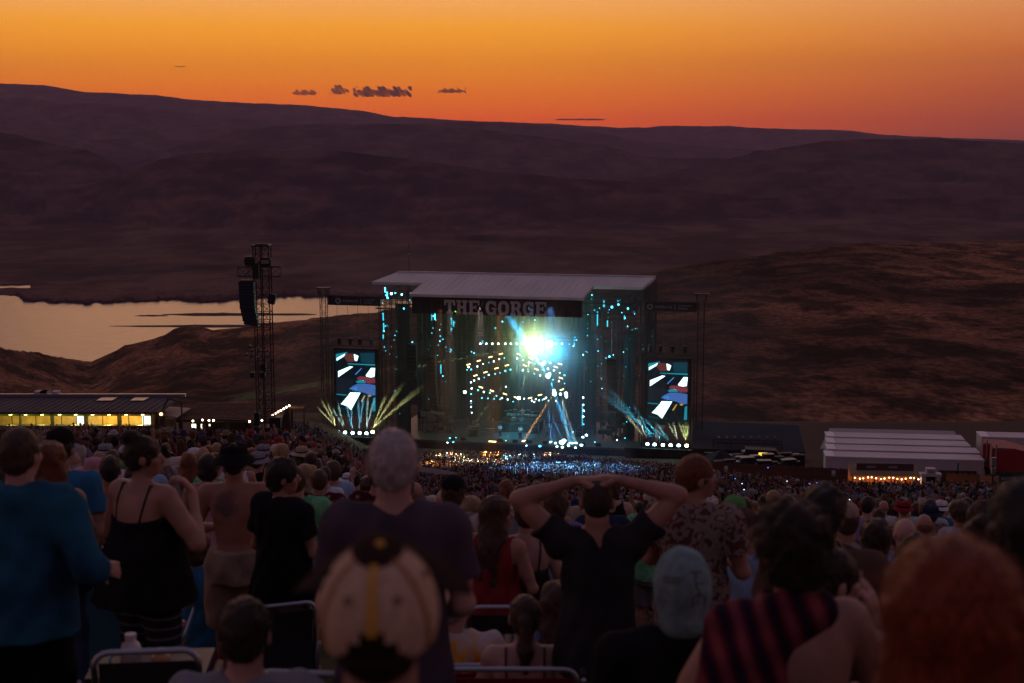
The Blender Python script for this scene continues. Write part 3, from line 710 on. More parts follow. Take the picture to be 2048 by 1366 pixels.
dots += [(x/6.4+900, y/6.4+740) for x, y in [(310, 134), (437, 95), (370, 113), (495, 62), (578, 50), (640, 37), (270, 158), (278, 235), (361, 258), (434, 281), (512, 292), (272, 306), (597, 330), (409, 357), (487, 363), (566, 370), (645, 373), (666, 357), (740, 376), (809, 403), (950, 365), (1048, 390), (1078, 408), (1142, 388), (1186, 380), (1210, 368), (1262, 390), (1356, 395), (1467, 172), (1395, 142), (1320, 122), (1156, 68), (1080, 47), (270, 397), (270, 423), (272, 470), (280, 545), (717, 213), (1705, 352), (1708, 444), (1712, 520), (1706, 595), (1712, 692), (1573, 790), (190, 280), (1100, 372), (1232, 352)]]
rr_ = random.Random(3)
for d in dots:
    px_lamps(Lr, [(d[0], d[1], rr_.choice([.7, .9, 1.1]))], 5.8, .26, E_WHITE if rr_.random() < .42 else (E_CYAN if rr_.random() < .8 else E_CYDIM), 'lamp')
px_lamps(Lr, [(x, 687.3, 1.0) for x in (961, 973, 985, 997, 1011, 1022, 1034, 1045, 1112, 1124)], 5.5, .3, E_WHITE, 'lamp')
E_BURST = emis('lamp_burst', (.92, 1.0, .80), 60); E_BURSTC = emis('lamp_burst_blue', (.55, .95, 1.0), 60)
px_lamps(Lr, [(1075, 687, 1.5)], 4.5, .9, E_BURST, 'blinder'); px_lamps(Lr, [(1099, 688, 1.0)], 4.5, .9, E_BURSTC, 'blinder')
E_STAR = emis('lamp_star', (.95, 1, .5), 25); E_HOT = emis('lamp_hot_cyan', (.5, .95, 1.0), 16)
px_lamps(Lr, [(1038, 796, 2.0)], 4.5, .3, E_STAR, 'spot'); px_lamps(Lr, [(1085, 728, 2.2), (1089, 724, 1.6), (1096, 752, 2.6), (1099, 748, 1.8), (1109, 787, 2.6), (1108, 781, 1.4), (930, 784, 1.8), (1132, 787, 2.0), (1133, 793, 1.6), (1121, 788, 1.3)], 4.5, .3, E_HOT, 'spot')

# --- floor lamp rows left and right
def lamp_row(lst, label, v=-1.5):
    c = SP(lst[2][0], lst[2][1], v)
    T = Stg('floor_lamp_row', (c.x, v, 0), label, 'floor lamps', 'rows of floor lamps beside the stage')
    a, b = SP(*lst[0], v), SP(*lst[-1], v)
    z = min(a.z, b.z)-.35
    T.part('platform', MB().box(a.x-3, b.x+1.6, v-.4, v+4, -.5, z-.05), M_BLKCLOTH)
    for q in lst:
        p = SP(q[0], q[1], v)
        bd = T.part('lamp', MB().lathe([(0, -.3), (.2, -.3), (.22, 0), (.3, .15), (.28, .2)], (p.x, v+.2, p.z), n=10), M_BLACK)
        T.part('lens', MB().lathe([(0, 0), (.2, .05), (.24, .2), (.15, .32), (0, .36)], (p.x, v+.1, p.z-.05), n=10), E_HOT if q is not lst[-1] else E_STAR, parent=bd)
ROWL = [(676, 866), (690, 867), (705, 868), (719, 868), (732.6, 868.6), (745, 866)]
ROWR = [(1294.6, 890), (1309, 891), (1325.6, 892), (1341, 892.6), (1357, 893), (1373, 893.5)]
lamp_row(ROWL, 'row of bright fanning floor lamps below the left video screen')
lamp_row(ROWR, 'row of bright fanning floor lamps below the right video screen')

# --- band gear on the deck
def road_case(px0, px1, py, v, h, d, label, m=None, cat='equipment case', group=None):
    a, b = SP(px0, py, v), SP(px1, py, v); z = dk
    T = Stg('equipment_case', ((a.x+b.x)/2, v, z), label, cat, group)
    T.part('box', MB().box(a.x, b.x, v, v+d, z+.1, z+h), m or M_BLACK)
    for xx in (a.x+.02, b.x-.1): T.part('edge_rail', MB().box(xx, xx+.08, v-.03, v-.003, z+.1, z+h+.01), M_METALG)
    T.part('lid_rail', MB().box(a.x, b.x, v-.04, v-.005, z+h*.66, z+h*.66+.05), M_METALG)
    for k in (0, 1, 2, 3): T.part('caster', MB().lathe([(0, 0), (.05, 0), (.05, .1), (0, .1)], ((a.x+.1, b.x-.1)[k % 2], v+(.1, d-.1)[k//2], z), n=8), M_BLACK)
    return T
road_case(936, 958, 870, 3.5, 1.4, 1.0, 'organ-shaped dark wooden cabinet at the left of the band', mat('dark_wood', (.09, .05, .035), .5, var=.3))
road_case(1060, 1078, 872, 7, 1.5, .8, 'black amplifier stack between the drum riser and the bass player')
road_case(1010, 1024, 872, 8.5, 1.3, .8, 'black amplifier stack behind the first guitarist')
road_case(1150, 1166, 876, 6, 1.2, .8, 'low black equipment case at the right of the deck')
road_case(890, 906, 876, 5, 1.1, .8, 'low black equipment case at the far left of the deck')
# drum riser and rack kit
Rz = SP(1042, 866, 8)
D0 = Stg('drum_riser', (Rz.x, 8, dk), 'raised drum platform with dark skirt at the centre of the deck', 'platform')
D0.part('platform', MB().box(Rz.x-3.2, Rz.x+2.6, 7.6, 11.5, dk+1.2, dk+1.4), M_DECK); D0.part('skirt', MB().box(Rz.x-3.15, Rz.x+2.55, 7.65, 11.4, dk, dk+1.19), M_BLKCLOTH)
rz_ = dk+1.4
M_CHROME = mat('chrome', (.7, .72, .74), .2, 1.0); M_SHELL = mat('drum_shell', (.12, .3, .36), .3, spec=.6); M_CYMB = mat('cymbal_brass', (.6, .5, .25), .3, .9)
K = Stg('drum_kit', (Rz.x, 8.6, rz_), 'large rack drum kit with many toms and cymbals on the raised platform', 'drum kit')
K.part('bass_drum', MB().lathe([(0, -.25), (.33, -.25), (.35, 0), (.33, .25), (0, .25)], (Rz.x, 8.5, rz_+.36), n=16, M=Matrix.Rotation(R(90), 3, 'X')), M_SHELL)
K.part('bass_drum', MB().lathe([(0, -.25), (.33, -.25), (.35, 0), (.33, .25), (0, .25)], (Rz.x-1.1, 8.6, rz_+.36), n=16, M=Matrix.Rotation(R(90), 3, 'X')), M_SHELL)
K.part('rack', MB().path([(Rz.x-2.3, 8.8, rz_+.95), (Rz.x-1.2, 8.3, rz_+1.1), (Rz.x, 8.2, rz_+1.15), (Rz.x+1.2, 8.3, rz_+1.1), (Rz.x+2.2, 8.8, rz_+.95)], .06), M_CHROME)
for k in range(9):
    x_ = Rz.x-2.0+k*.5; K.part('tom', MB().lathe([(0, -.14), (.19, -.14), (.2, .12), (0, .13)], (x_, 8.45+.03*abs(k-4), rz_+.95), n=12, M=Matrix.Rotation(R(-28), 3, 'X')), M_SHELL)
for k in range(8):
    x_ = Rz.x-2.3+k*.64; hh = 1.45+.12*(k % 3); K.part('cymbal', MB().lathe([(0, .05), (.06, .02), (.3, -.01), (.3, -.02), (0, 0)], (x_, 8.7, rz_+hh), n=14, M=Matrix.Rotation(R(-20), 3, 'X')), M_CYMB)
    K.part('stand', MB().tube((x_, 8.75, rz_), (x_, 8.7, rz_+hh), .018, n=5), M_CHROME)
# keyboards
def keyboard(px_, v, label):
    p = SP(px_, 870, v)
    T = Stg('keyboard', (p.x, v, dk), label, 'keyboard')
    T.part('body', MB().box(p.x-.75, p.x+.75, v, v+.4, dk+.9, dk+1.02), M_BLACK); T.part('keys', MB().box(p.x-.7, p.x+.7, v+.22, v+.38, dk+1.022, dk+1.04), M_WHITE)
    T.part('upper_body', MB().box(p.x-.6, p.x+.6, v-.1, v+.2, dk+1.2, dk+1.3), M_BLACK)
    for s in (-1, 1): T.part('stand', MB().bar((p.x-.5*s, v+.2, dk), (p.x+.5*s, v+.2, dk+.9), .05), M_STEEL)
keyboard(945, 3.2, 'two-tier black keyboard on a stand at the left of the band')
keyboard(978, 4.2, 'two-tier black keyboard on a stand nearer the middle of the deck')
# front edge: wedge monitors, lamps and a glowing floor strip
for i, (x_, m_) in enumerate([(905, 0), (926, 0), (1000, 0), (1030, 0), (1058, 0), (1090, 0), (1165, 0), (1196, 0)]):
    p = SP(x_, 886, .5); T = Stg('floor_monitor', (p.x, .5, dk), '%s black wedge monitor from the left along the deck edge' % ('first', 'second', 'third', 'fourth', 'fifth', 'sixth', 'seventh', 'eighth')[i], 'floor monitor', 'wedge monitors along the front of the deck')
    T.part('cabinet', MB().hexa([(p.x-.35, .5, dk), (p.x+.35, .5, dk), (p.x+.35, 1.05, dk), (p.x-.35, 1.05, dk), (p.x-.35, .5, dk+.45), (p.x+.35, .5, dk+.45), (p.x+.35, .75, dk+.45), (p.x-.35, .75, dk+.45)]), M_BLACK)
    T.part('grille', MB().quad((p.x-.31, 1.04, dk+.03), (p.x+.31, 1.04, dk+.03), (p.x+.31, .765, dk+.43), (p.x-.31, .765, dk+.43)), M_STEEL)
G = Stg('deck_edge_lights', (SP(1100, 890, -.2).x, -.2, 0), 'scattered white and cyan lamps along the lip of the deck', 'deck lights')
for x_, y_, s_, m_ in [(984.7, 883, 0, 0), (1101, 884, 1.4, 1), (1111, 886, 1.6, 1), (1124, 884.5, 4, 1), (1128, 881, 3, 1), (1114, 893, 1.4, 1), (1125, 894, 1.8, 1), (1137, 891, 1.6, 1), (1146, 886, 1.2, 1), (1163, 890, 2.0, 1), (1151, 895, 1.4, 1), (1080, 892, 2.0, 0), (1173, 870, 1.8, 1), (1166, 874, 1.5, 1), (1012, 881, .9, 0), (1053, 891, .9, 1), (900, 876, 1.2, 0), (907, 884, 1.2, 0), (895, 885, .9, 1), (912, 875, .8, 0), (1234, 880, .8, 1), (1250, 876, .8, 0), (1190, 884, .9, 0)]:
    if s_ == 0:
        p = SP(x_, y_, -.3); G.part('glow_strip', MB().box(p.x-.5, p.x+.5, -.35, -.25, p.z-.06, p.z+.06), E_YEL)
    else: px_lamps(G, [(x_, y_, s_)], -.2, .26, E_HOT if m_ else E_CYAN, 'lamp', flat=.3)
# glints on gear of both wings
for (xa, xb, ya, yb, nn, lab) in ((838, 900, 812, 836, 16, 'left'), (1205, 1262, 818, 850, 22, 'right')):
    W_ = Stg('wing_gear', SP((xa+xb)/2, yb, 4), 'racks of grey and black band gear crowded in the %s wing' % lab, 'stage gear')
    r2 = random.Random(nn)
    for k in range(nn):
        p = SP(r2.uniform(xa, xb), r2.uniform(ya, yb+24), 4+r2.random()*3); ww = r2.uniform(.3, 1.0)
        W_.part('rack_case', MB().box(p.x-ww, p.x+ww, p.y, p.y+.8, p.z-r2.uniform(.3, 1.0), p.z), r2.choice([M_BLACK, M_BLACK, M_METALG, M_STEEL]))
        W_.part('rack_frame', MB().box(p.x-.03, p.x+.03, p.y+.3, p.y+.36, dk, p.z), M_STEEL)

# ---------------------------------------------------------------- stage lamps that light the smoke, and added spots for the crowd
def spot(name, px_, py, v, target, col, power, ang, blend=.4, size=.15, vol=True):
    ld = bpy.data.lights.new(name, 'SPOT'); ld.color = col; ld.energy = power; ld.spot_size = R(ang); ld.spot_blend = blend; ld.shadow_soft_size = size
    o = bpy.data.objects.new(name, ld); COL.objects.link(o); p = SW(SP(px_, py, v)); o.location = p
    o.rotation_euler = (Vector(target)-p).to_track_quat('-Z', 'Y').to_euler(); return o
def SPW(px, py, v): return SW(SP(px, py, v))
SMOKE_D = .0036
SMK = Stg('stage_smoke', (0, 0, 0), None, None)
bpy.data.objects.remove(SMK.e)
a = SP(600, 700, 0); b = SP(1440, 700, 0)
bms = bmesh.new(); bmesh.ops.create_icosphere(bms, subdivisions=4, radius=1.0)
for v_ in bms.verts:
    k_ = 1+.10*math.sin(v_.co.x*5+1)*math.cos(v_.co.z*4)+.06*math.sin(v_.co.y*7+v_.co.x*9)
    v_.co = Vector((v_.co.x*40*k_, v_.co.y*9.3*k_+4.3, max(v_.co.z*22*k_+7, -3)))
mes = bpy.data.meshes.new('stage_smoke'); bms.to_mesh(mes); bms.free()
sm = link_mesh('stage_smoke', mes, volume_mat('stage_smoke', (.9, .9, .9), SMOKE_D))
sm.location = SO; sm.rotation_euler = (0, 0, -SA); tag(sm, kind='stuff')
def puff(px_, py, v, r, dens):
    """a round smoke ball, thickest in the middle, added to shape a lamp halo"""
    b_ = bmesh.new(); bmesh.ops.create_icosphere(b_, subdivisions=3, radius=r); m_ = bpy.data.meshes.new('halo_smoke'); b_.to_mesh(m_); b_.free()
    vm = volume_mat('halo_smoke', (.9, .9, .9), dens); t = vm.node_tree; vp = [n for n in t.nodes if n.type == 'PRINCIPLED_VOLUME'][0]
    tc_ = t.nodes.new('ShaderNodeTexCoord'); ln = t.nodes.new('ShaderNodeVectorMath'); ln.operation = 'LENGTH'; t.links.new(tc_.outputs['Object'], ln.inputs[0])
    mr = t.nodes.new('ShaderNodeMapRange'); t.links.new(ln.outputs['Value'], mr.inputs[0]); mr.inputs[1].default_value = 0; mr.inputs[2].default_value = r; mr.inputs[3].default_value = 1; mr.inputs[4].default_value = 0
    pw = t.nodes.new('ShaderNodeMath'); pw.operation = 'POWER'; t.links.new(mr.outputs[0], pw.inputs[0]); pw.inputs[1].default_value = 2.5
    ml = t.nodes.new('ShaderNodeMath'); ml.operation = 'MULTIPLY'; t.links.new(pw.outputs[0], ml.inputs[0]); ml.inputs[1].default_value = dens; t.links.new(ml.outputs[0], vp.inputs['Density'])
    o_ = link_mesh('halo_smoke', m_, vm); o_.location = SPW(px_, py, v); tag(o_, kind='stuff')
puff(1086, 694, 3.5, 8.5, .12)  # dense ball added so the blinders get a soft halo
def point(name, p, col, power, size=.2):
    ld = bpy.data.lights.new(name, 'POINT'); ld.color = col; ld.energy = power; ld.shadow_soft_size = size
    o = bpy.data.objects.new(name, ld); COL.objects.link(o); o.location = p; return o
point('blinder_light', SPW(1064, 686, 2.5), (.75, 1.0, .16), 3200, .3)
point('blinder_light_blue', SPW(1108, 700, 2.5), (.02, .50, 1.0), 3600, .3)
def rays(q, v, lst, col, power, ang=2.0):
    for t in lst: spot('beam_light', q[0], q[1], v, SPW(t[0], t[1], v+(t[2] if len(t) > 2 else 0)), col, power, ang, .8, .05)
rays((1070, 690), 3, [(930, 715), (1000, 780), (1040, 790)], (.8, 1.0, .4), 1.2e6, 2)
for i, (q, tgs, col) in enumerate(zip(ROWL, [[(590, 770), (612, 750), (640, 770)], [(648, 790), (668, 780)], [(688, 790), (700, 780)], [(716, 790), (728, 785)], [(736, 790), (748, 800)], [(768, 800), (790, 790), (812, 800)]], [(.95, 1, .4), (.5, .9, .8), (.2, .7, 1), (.2, .7, 1), (.6, .9, .8), (.95, 1, .35)])):
    rays((q[0], q[1]-9), -1.5, [(a_, b_, -2) for a_, b_ in tgs], col, 6e5, 6)
for i, (q, tgs, col) in enumerate(zip(ROWR, [[(1266, 846), (1278, 838)], [(1262, 828), (1276, 826)], [(1268, 838), (1286, 832)], [(1285, 838), (1300, 830)], [(1325, 825), (1338, 815)], [(1345, 815), (1358, 812), (1370, 808), (1380, 815)]], [(.9, .9, .5), (.1, .7, 1), (.1, .7, 1), (.1, .8, .9), (.7, .8, .5), (.85, 1, .35)])):
    rays((q[0], q[1]-9), -1.5, [(a_, b_, -2) for a_, b_ in tgs], col, 6e5, 6)
rays((1093, 812), 2, [(1103, 880), (1112, 884), (1128, 884)], (.03, .4, 1), 3e6, 2.6)
rays((1108, 786), 2, [(1075, 838)], (1, .45, .1), 2.4e6, 4); rays((1121, 789), 2, [(1140, 850), (1132, 850)], (.7, 1, .95), 1.2e6, 4); rays((1096, 752), 2, [(1108, 785), (1075, 720)], (.03, .5, 1), 1.5e6, 8)
# wash on the band; unseen floating spots added to brighten the pit crowd
spot('band_wash', 1040, 640, 1, SPW(1030, 860, 5), (.02, .62, .9), 34000, 22, .6, .5)
for (sx, tx, ty, tY, col, pw, an) in ((900, 900, 905, 168, (1, .8, .45), 60000, 11), (1000, 985, 905, 172, (1, .3, .05), 110000, 9), (1060, 1040, 910, 165, (.3, .8, 1), 60000, 12), (1120, 1110, 905, 172, (1, .8, .4), 50000, 9), (960, 960, 925, 150, (.9, .9, .6), 50000, 12), (1180, 1240, 905, 170, (.7, .9, .7), 40000, 10), (1100, 1130, 945, 130, (.15, .5, 1), 60000, 16), (880, 870, 935, 140, (1, .5, .15), 40000, 7)):
    spot('crowd_light', sx, 612, -6.5, at(tx, ty, tY), col, pw*80, an, .7, .3)
rays((1072, 688), 2.5, [(1000, 800), (1028, 820), (1050, 620)], (.85, 1.0, .3), 4e5, 1.5)
rays((1104, 690), 2.5, [(1190, 740), (1130, 630)], (.2, .8, 1), 4e5, 1.6)
# ---------------------------------------------------------------- bodies as one continuous surface (distance fields meshed by surface nets)
A3 = lambda p: np.array(p, np.float32)
class Prim:
    pass
def rcone(a, b, ra, rb, k=.02, fl=None):
    """round cone; fl=(sx,sy,sz) flattens it about a"""
    p = Prim(); a, b = A3(a), A3(b); s = A3(fl) if fl is not None else A3((1, 1, 1)); b2 = a+(b-a)/s
    m = max(ra, rb); lo = np.minimum(a-ra*s, b-rb*s); hi = np.maximum(a+ra*s, b+rb*s)
    p.lo, p.hi, p.k = lo, hi, k; ms = float(s.min())
    d = b2-a; l2 = float(d@d)+1e-12
    def f(X, Y, Z):
        x, y, z = (X-a[0])/s[0], (Y-a[1])/s[1], (Z-a[2])/s[2]
        t = np.clip((x*d[0]+y*d[1]+z*d[2])/l2, 0, 1)
        return (np.sqrt((x-t*d[0])**2+(y-t*d[1])**2+(z-t*d[2])**2)-(ra+(rb-ra)*t))*ms
    p.f = f; return p
def ell(c, r, rot=None, k=.02):
    p = Prim(); c, r = A3(c), A3(r); M = np.array(rot.transposed() if rot is not None else Matrix.Identity(3), np.float32)
    m = float(r.max()) if rot is not None else None
    ext = np.full(3, m, np.float32) if m else r
    p.lo, p.hi, p.k = c-ext, c+ext, k
    def f(X, Y, Z):
        x, y, z = X-c[0], Y-c[1], Z-c[2]
        if rot is not None: x, y, z = (M[i, 0]*x+M[i, 1]*y+M[i, 2]*z for i in range(3))
        k0 = np.sqrt((x/r[0])**2+(y/r[1])**2+(z/r[2])**2); k1 = np.sqrt((x/r[0]**2)**2+(y/r[1]**2)**2+(z/r[2]**2)**2)+1e-6
        return k0*(k0-1)/k1
    p.f = f; return p
def tcone(a, b, ra, rb, k=.012, fl=None):
    """flat-ended tapered cylinder (sleeves, trouser legs, hems)"""
    p = rcone(a, b, ra, rb, k, fl); a, b = A3(a), A3(b); u = (b-a)/np.linalg.norm(b-a); g = p.f; Ln = float(np.linalg.norm(b-a))
    def f(X, Y, Z):
        t = (X-a[0])*u[0]+(Y-a[1])*u[1]+(Z-a[2])*u[2]
        return np.maximum(g(X, Y, Z), t-Ln)
    p.f = f; return p

def mesh_sdf(prims, vox, cuts=(), noise=None, planes=(), band=.08):
    """smooth union of prims minus cuts; planes are (point, normal) half-spaces to remove (the side the normal points to)"""
    lo = np.min([p.lo for p in prims], 0)-3*vox; hi = np.max([p.hi for p in prims], 0)+3*vox
    n = np.ceil((hi-lo)/vox).astype(int)+1
    ax = [lo[i]+vox*np.arange(n[i], dtype=np.float32) for i in range(3)]
    F = np.full(n, 1.0, np.float32)
    for p in prims:
        m = p.k+2.5*vox
        i0 = np.maximum(np.floor((p.lo-m-lo)/vox).astype(int), 0); i1 = np.minimum(np.ceil((p.hi+m-lo)/vox).astype(int)+1, n)
        sl = tuple(slice(i0[i], i1[i]) for i in range(3))
        X, Y, Z = ax[0][sl[0]][:, None, None], ax[1][sl[1]][None, :, None], ax[2][sl[2]][None, None, :]
        d = p.f(X, Y, Z); c = F[sl]; h = np.maximum(p.k-np.abs(c-d), 0)/max(p.k, 1e-5)
        F[sl] = np.minimum(c, d)-h*h*p.k*.25
    X, Y, Z = ax[0][:, None, None], ax[1][None, :, None], ax[2][None, None, :]
    if noise is not None: F = F+np.where(np.abs(F) < band, noise(X, Y, Z), 0)
    for p in cuts: F = np.maximum(F, -p.f(X, Y, Z))
    for q, nrm in planes:
        q, nrm = A3(q), A3(nrm); nrm = nrm/np.linalg.norm(nrm)
        F = np.maximum(F, (X-q[0])*nrm[0]+(Y-q[1])*nrm[1]+(Z-q[2])*nrm[2])
    F = F.astype(np.float32); F[0] = F[-1] = 1; F[:, 0] = F[:, -1] = 1; F[:, :, 0] = F[:, :, -1] = 1
    S = F < 0
    cnt = np.zeros(tuple(n-1), np.int8)
    for dx in (0, 1):
        for dy in (0, 1):
            for dz in (0, 1): cnt += S[dx:n[0]-1+dx, dy:n[1]-1+dy, dz:n[2]-1+dz]
    act = (cnt > 0) & (cnt < 8); idx = np.full(tuple(n-1), -1, np.int32); I = np.argwhere(act); idx[act] = np.arange(len(I))
    acc = np.zeros((len(I), 3), np.float32); num = np.zeros(len(I), np.float32)
    cor = [(x, y, z) for x in (0, 1) for y in (0, 1) for z in (0, 1)]
    for a in cor:
        for d in range(3):
            if a[d]: continue
            b = list(a); b[d] = 1
            fa = F[I[:, 0]+a[0], I[:, 1]+a[1], I[:, 2]+a[2]]; fb = F[I[:, 0]+b[0], I[:, 1]+b[1], I[:, 2]+b[2]]
            cr = (fa < 0) != (fb < 0); t = np.where(cr, fa/(fa-fb+1e-12), 0)
            for j in range(3): acc[:, j] += np.where(cr, a[j]+(t if j == d else 0), 0)
            num += cr
    V = (I+acc/num[:, None])*vox+lo
    quads = []
    for d in range(3):
        u, v = (d+1) % 3, (d+2) % 3
        A = [slice(1, n[i]-1) for i in range(3)]; B = list(A); A[d] = slice(0, n[d]-1); B[d] = slice(1, n[d])
        sa, sb = S[tuple(A)], S[tuple(B)]
        for s0, rev in ((sa & ~sb, False), (~sa & sb, True)):
            E = np.argwhere(s0); off = np.array([0 if i == d else 1 for i in range(3)]); E = E+off
            def cell(du, dv):
                c = E.copy(); c[:, u] -= du; c[:, v] -= dv; return idx[c[:, 0], c[:, 1], c[:, 2]]
            q = np.stack([cell(1, 1), cell(0, 1), cell(0, 0), cell(1, 0)], 1)
            quads.append(q[:, ::-1] if rev else q)
    Q = np.concatenate(quads); Q = Q[(Q >= 0).all(1)]
    return V, Q

def rotz(a): return Matrix.Rotation(a, 3, 'Z')
def V3(*a): return Vector(a)

# ---- materials for people
def skin(name, c): return mat('skin_'+name, c, .55, spec=.35, var=.10, vscale=9, bump=.05, bscale=120)
SK = [skin('fair', (.46, .27, .21)), skin('tanned', (.36, .19, .13)), skin('olive', (.28, .15, .10)), skin('brown', (.14, .07, .045))]
def cloth(name, c, c2=None, **k):
    d = dict(rough=.95, spec=.08, var=.22, vscale=5, bump=.35, bscale=22, stretch=(1.2, 1.2, .35)); d.update(k)
    return mat('cloth_'+name, c, col2=c2, **d)
def hairm(name, c): return mat('hair_'+name, c, .45, spec=.45, var=.5, vscale=30, stretch=(6, 6, .6), bump=.8, bscale=45)
HAIRC = {'black': hairm('black', (.012, .009, .008)), 'dark brown': hairm('dark_brown', (.03, .016, .010)), 'brown': hairm('brown', (.07, .035, .02)),
         'auburn': hairm('auburn', (.17, .05, .018)), 'blonde': hairm('blonde', (.30, .20, .10)), 'grey': mat('hair_grey', (.30, .28, .27), .5, spec=.4, var=.25, vscale=14, stretch=(6, 6, .6), bump=.6), 'white': mat('hair_white', (.44, .40, .38), .5, spec=.4, var=.18, vscale=12, stretch=(5, 5, .6), bump=.6), 'red': mat('hair_red', (.13, .018, .006), .42, spec=.4, var=.5, col2=(.46, .085, .02), vscale=34, stretch=(6, 6, .45), bump=.9, bscale=45)}
def pattern(kind):
    def f(t, b, mp):
        def tex(sc, typ='ShaderNodeTexNoise', **k):
            n = t.nodes.new(typ); n.inputs['Scale'].default_value = sc
            for a_, v_ in k.items(): n.inputs[a_].default_value = v_
            t.links.new(mp.outputs[0], n.inputs[0]); return n
        def rmp(src, st, const=False):
            r = t.nodes.new('ShaderNodeValToRGB'); cr = r.color_ramp
            if const: cr.interpolation = 'CONSTANT'
            while len(cr.elements) > 1: cr.elements.remove(cr.elements[-1])
            for i, (p_, c_) in enumerate(st):
                e = cr.elements[0] if i == 0 else cr.elements.new(p_)
                e.position = p_; e.color = (*c_, 1)
            t.links.new(src, r.inputs[0]); return r.outputs[0]
        out = None
        if kind == 'plaid':
            mp.inputs['Rotation'].default_value = (0, .35, .2)
            def stripes(axis, sc):
                w = t.nodes.new('ShaderNodeTexWave'); w.wave_type = 'BANDS'; w.bands_direction = axis; w.inputs['Scale'].default_value = sc; w.inputs['Distortion'].default_value = 2.5; w.inputs['Detail Scale'].default_value = .6
                t.links.new(mp.outputs[0], w.inputs[0]); return w.outputs['Fac']
            a_ = rmp(stripes('X', 4.2), [(.0, (.02, .012, .03)), (.35, (.075, .014, .026)), (.6, (.11, .02, .03)), (.85, (.20, .055, .06))]); b_ = rmp(stripes('Z', 2.6), [(.0, (.75, .7, .85)), (.5, (.95, .85, .85)), (.85, (1.15, 1.0, 1.0))])
            x = t.nodes.new('ShaderNodeMix'); x.data_type = 'RGBA'; x.blend_type = 'MULTIPLY'; x.inputs[0].default_value = 1; t.links.new(a_, x.inputs[6]); t.links.new(b_, x.inputs[7]); out = x.outputs[2]
        elif kind == 'floral': out = rmp(tex(13, 'ShaderNodeTexVoronoi').outputs['Distance'], [(0, (.42, .36, .3)), (.16, (.3, .2, .18)), (.26, (.10, .018, .022)), (.6, (.05, .01, .015))])
        elif kind == 'leaf': out = rmp(tex(17, Detail=2).outputs[0], [(0, (.10, .04, .035)), (.42, (.23, .19, .16)), (.56, (.10, .04, .04)), (.64, (.27, .23, .20))], True)
        elif kind == 'camo': out = rmp(tex(8, Detail=1.5).outputs[0], [(0, (.03, .03, .025)), (.43, (.22, .18, .15)), (.52, (.08, .06, .05)), (.6, (.3, .26, .22))], True)
        elif kind == 'tiewhite': out = rmp(tex(5, Distortion=2.2, Detail=3).outputs[0], [(0, (.06, .05, .055)), (.42, (.2, .14, .13)), (.5, (.42, .36, .33)), (.62, (.52, .45, .40)), (.8, (.28, .10, .07))])
        elif kind == 'tiefire':
            g = t.nodes.new('ShaderNodeTexNoise'); g.inputs['Scale'].default_value = 9; g.inputs['Distortion'].default_value = 1; m3 = t.nodes.new('ShaderNodeMapping'); m3.inputs['Scale'].default_value = (2.2, 2.2, .4)
            tc3 = t.nodes.new('ShaderNodeTexCoord'); t.links.new(tc3.outputs['Object'], m3.inputs[0]); t.links.new(m3.outputs[0], g.inputs[0])
            s_ = t.nodes.new('ShaderNodeSeparateXYZ'); t.links.new(tc3.outputs['Object'], s_.inputs[0])
            ad = t.nodes.new('ShaderNodeMath'); ad.operation = 'MULTIPLY_ADD'; t.links.new(g.outputs[0], ad.inputs[0]); ad.inputs[1].default_value = .34; t.links.new(s_.outputs[2], ad.inputs[2])
            mr = t.nodes.new('ShaderNodeMapRange'); t.links.new(ad.outputs[0], mr.inputs[0]); mr.inputs[1].default_value = 1.24; mr.inputs[2].default_value = 1.92
            out = rmp(mr.outputs[0], [(0, (.35, .02, .01)), (.2, (.25, .06, .02)), (.34, (.6, .03, .02)), (.48, (.75, .34, .04)), (.62, (.5, .42, .36)), (.8, (.55, .55, .6))])
        elif kind == 'tieblue': out = rmp(tex(4, Distortion=1.8, Detail=3).outputs[0], [(0, (.14, .05, .24)), (.42, (.22, .12, .35)), (.52, (.10, .16, .30)), (.62, (.3, .36, .42)), (.75, (.08, .2, .34))])
        elif kind == 'tiegreen': out = rmp(tex(5, Distortion=2, Detail=2).outputs[0], [(0, (.05, .22, .22)), (.45, (.1, .42, .18)), (.6, (.2, .5, .24)), (.75, (.06, .2, .28))])
        elif kind == 'stripes':
            w = t.nodes.new('ShaderNodeTexWave'); w.bands_direction = 'Z'; w.inputs['Scale'].default_value = 5; t.links.new(mp.outputs[0], w.inputs[0]); mp.inputs['Scale'].default_value = (1, 1, 1)
            w.inputs['Distortion'].default_value = 1.5; w.inputs['Detail Scale'].default_value = .3
            out = rmp(w.outputs['Fac'], [(0, (.025, .025, .032)), (.8, (.03, .03, .04)), (.93, (.13, .13, .15))])
        elif kind == 'bluecyan': out = rmp(tex(4, Detail=4).outputs[0], [(.35, (.012, .045, .085)), (.6, (.02, .11, .17))])
        if kind != 'stripes': mp.inputs['Scale'].default_value = (1, 1, 1)
        t.links.new(out, b.inputs['Base Color'])
    return f
def pcloth(kind): return mat('cloth_'+kind, (.2, .2, .2), .95, spec=.08, build=pattern(kind), bump=0)

def headframe(c, yaw, pitch, roll=0):
    """c head centre (before turning), returns map local->body; face looks to +y"""
    M = (Matrix.Rotation(yaw, 3, 'Z') @ Matrix.Rotation(pitch, 3, 'X') @ Matrix.Rotation(roll, 3, 'Y'))
    return M, (lambda *p: Vector(c)+M @ Vector(p))

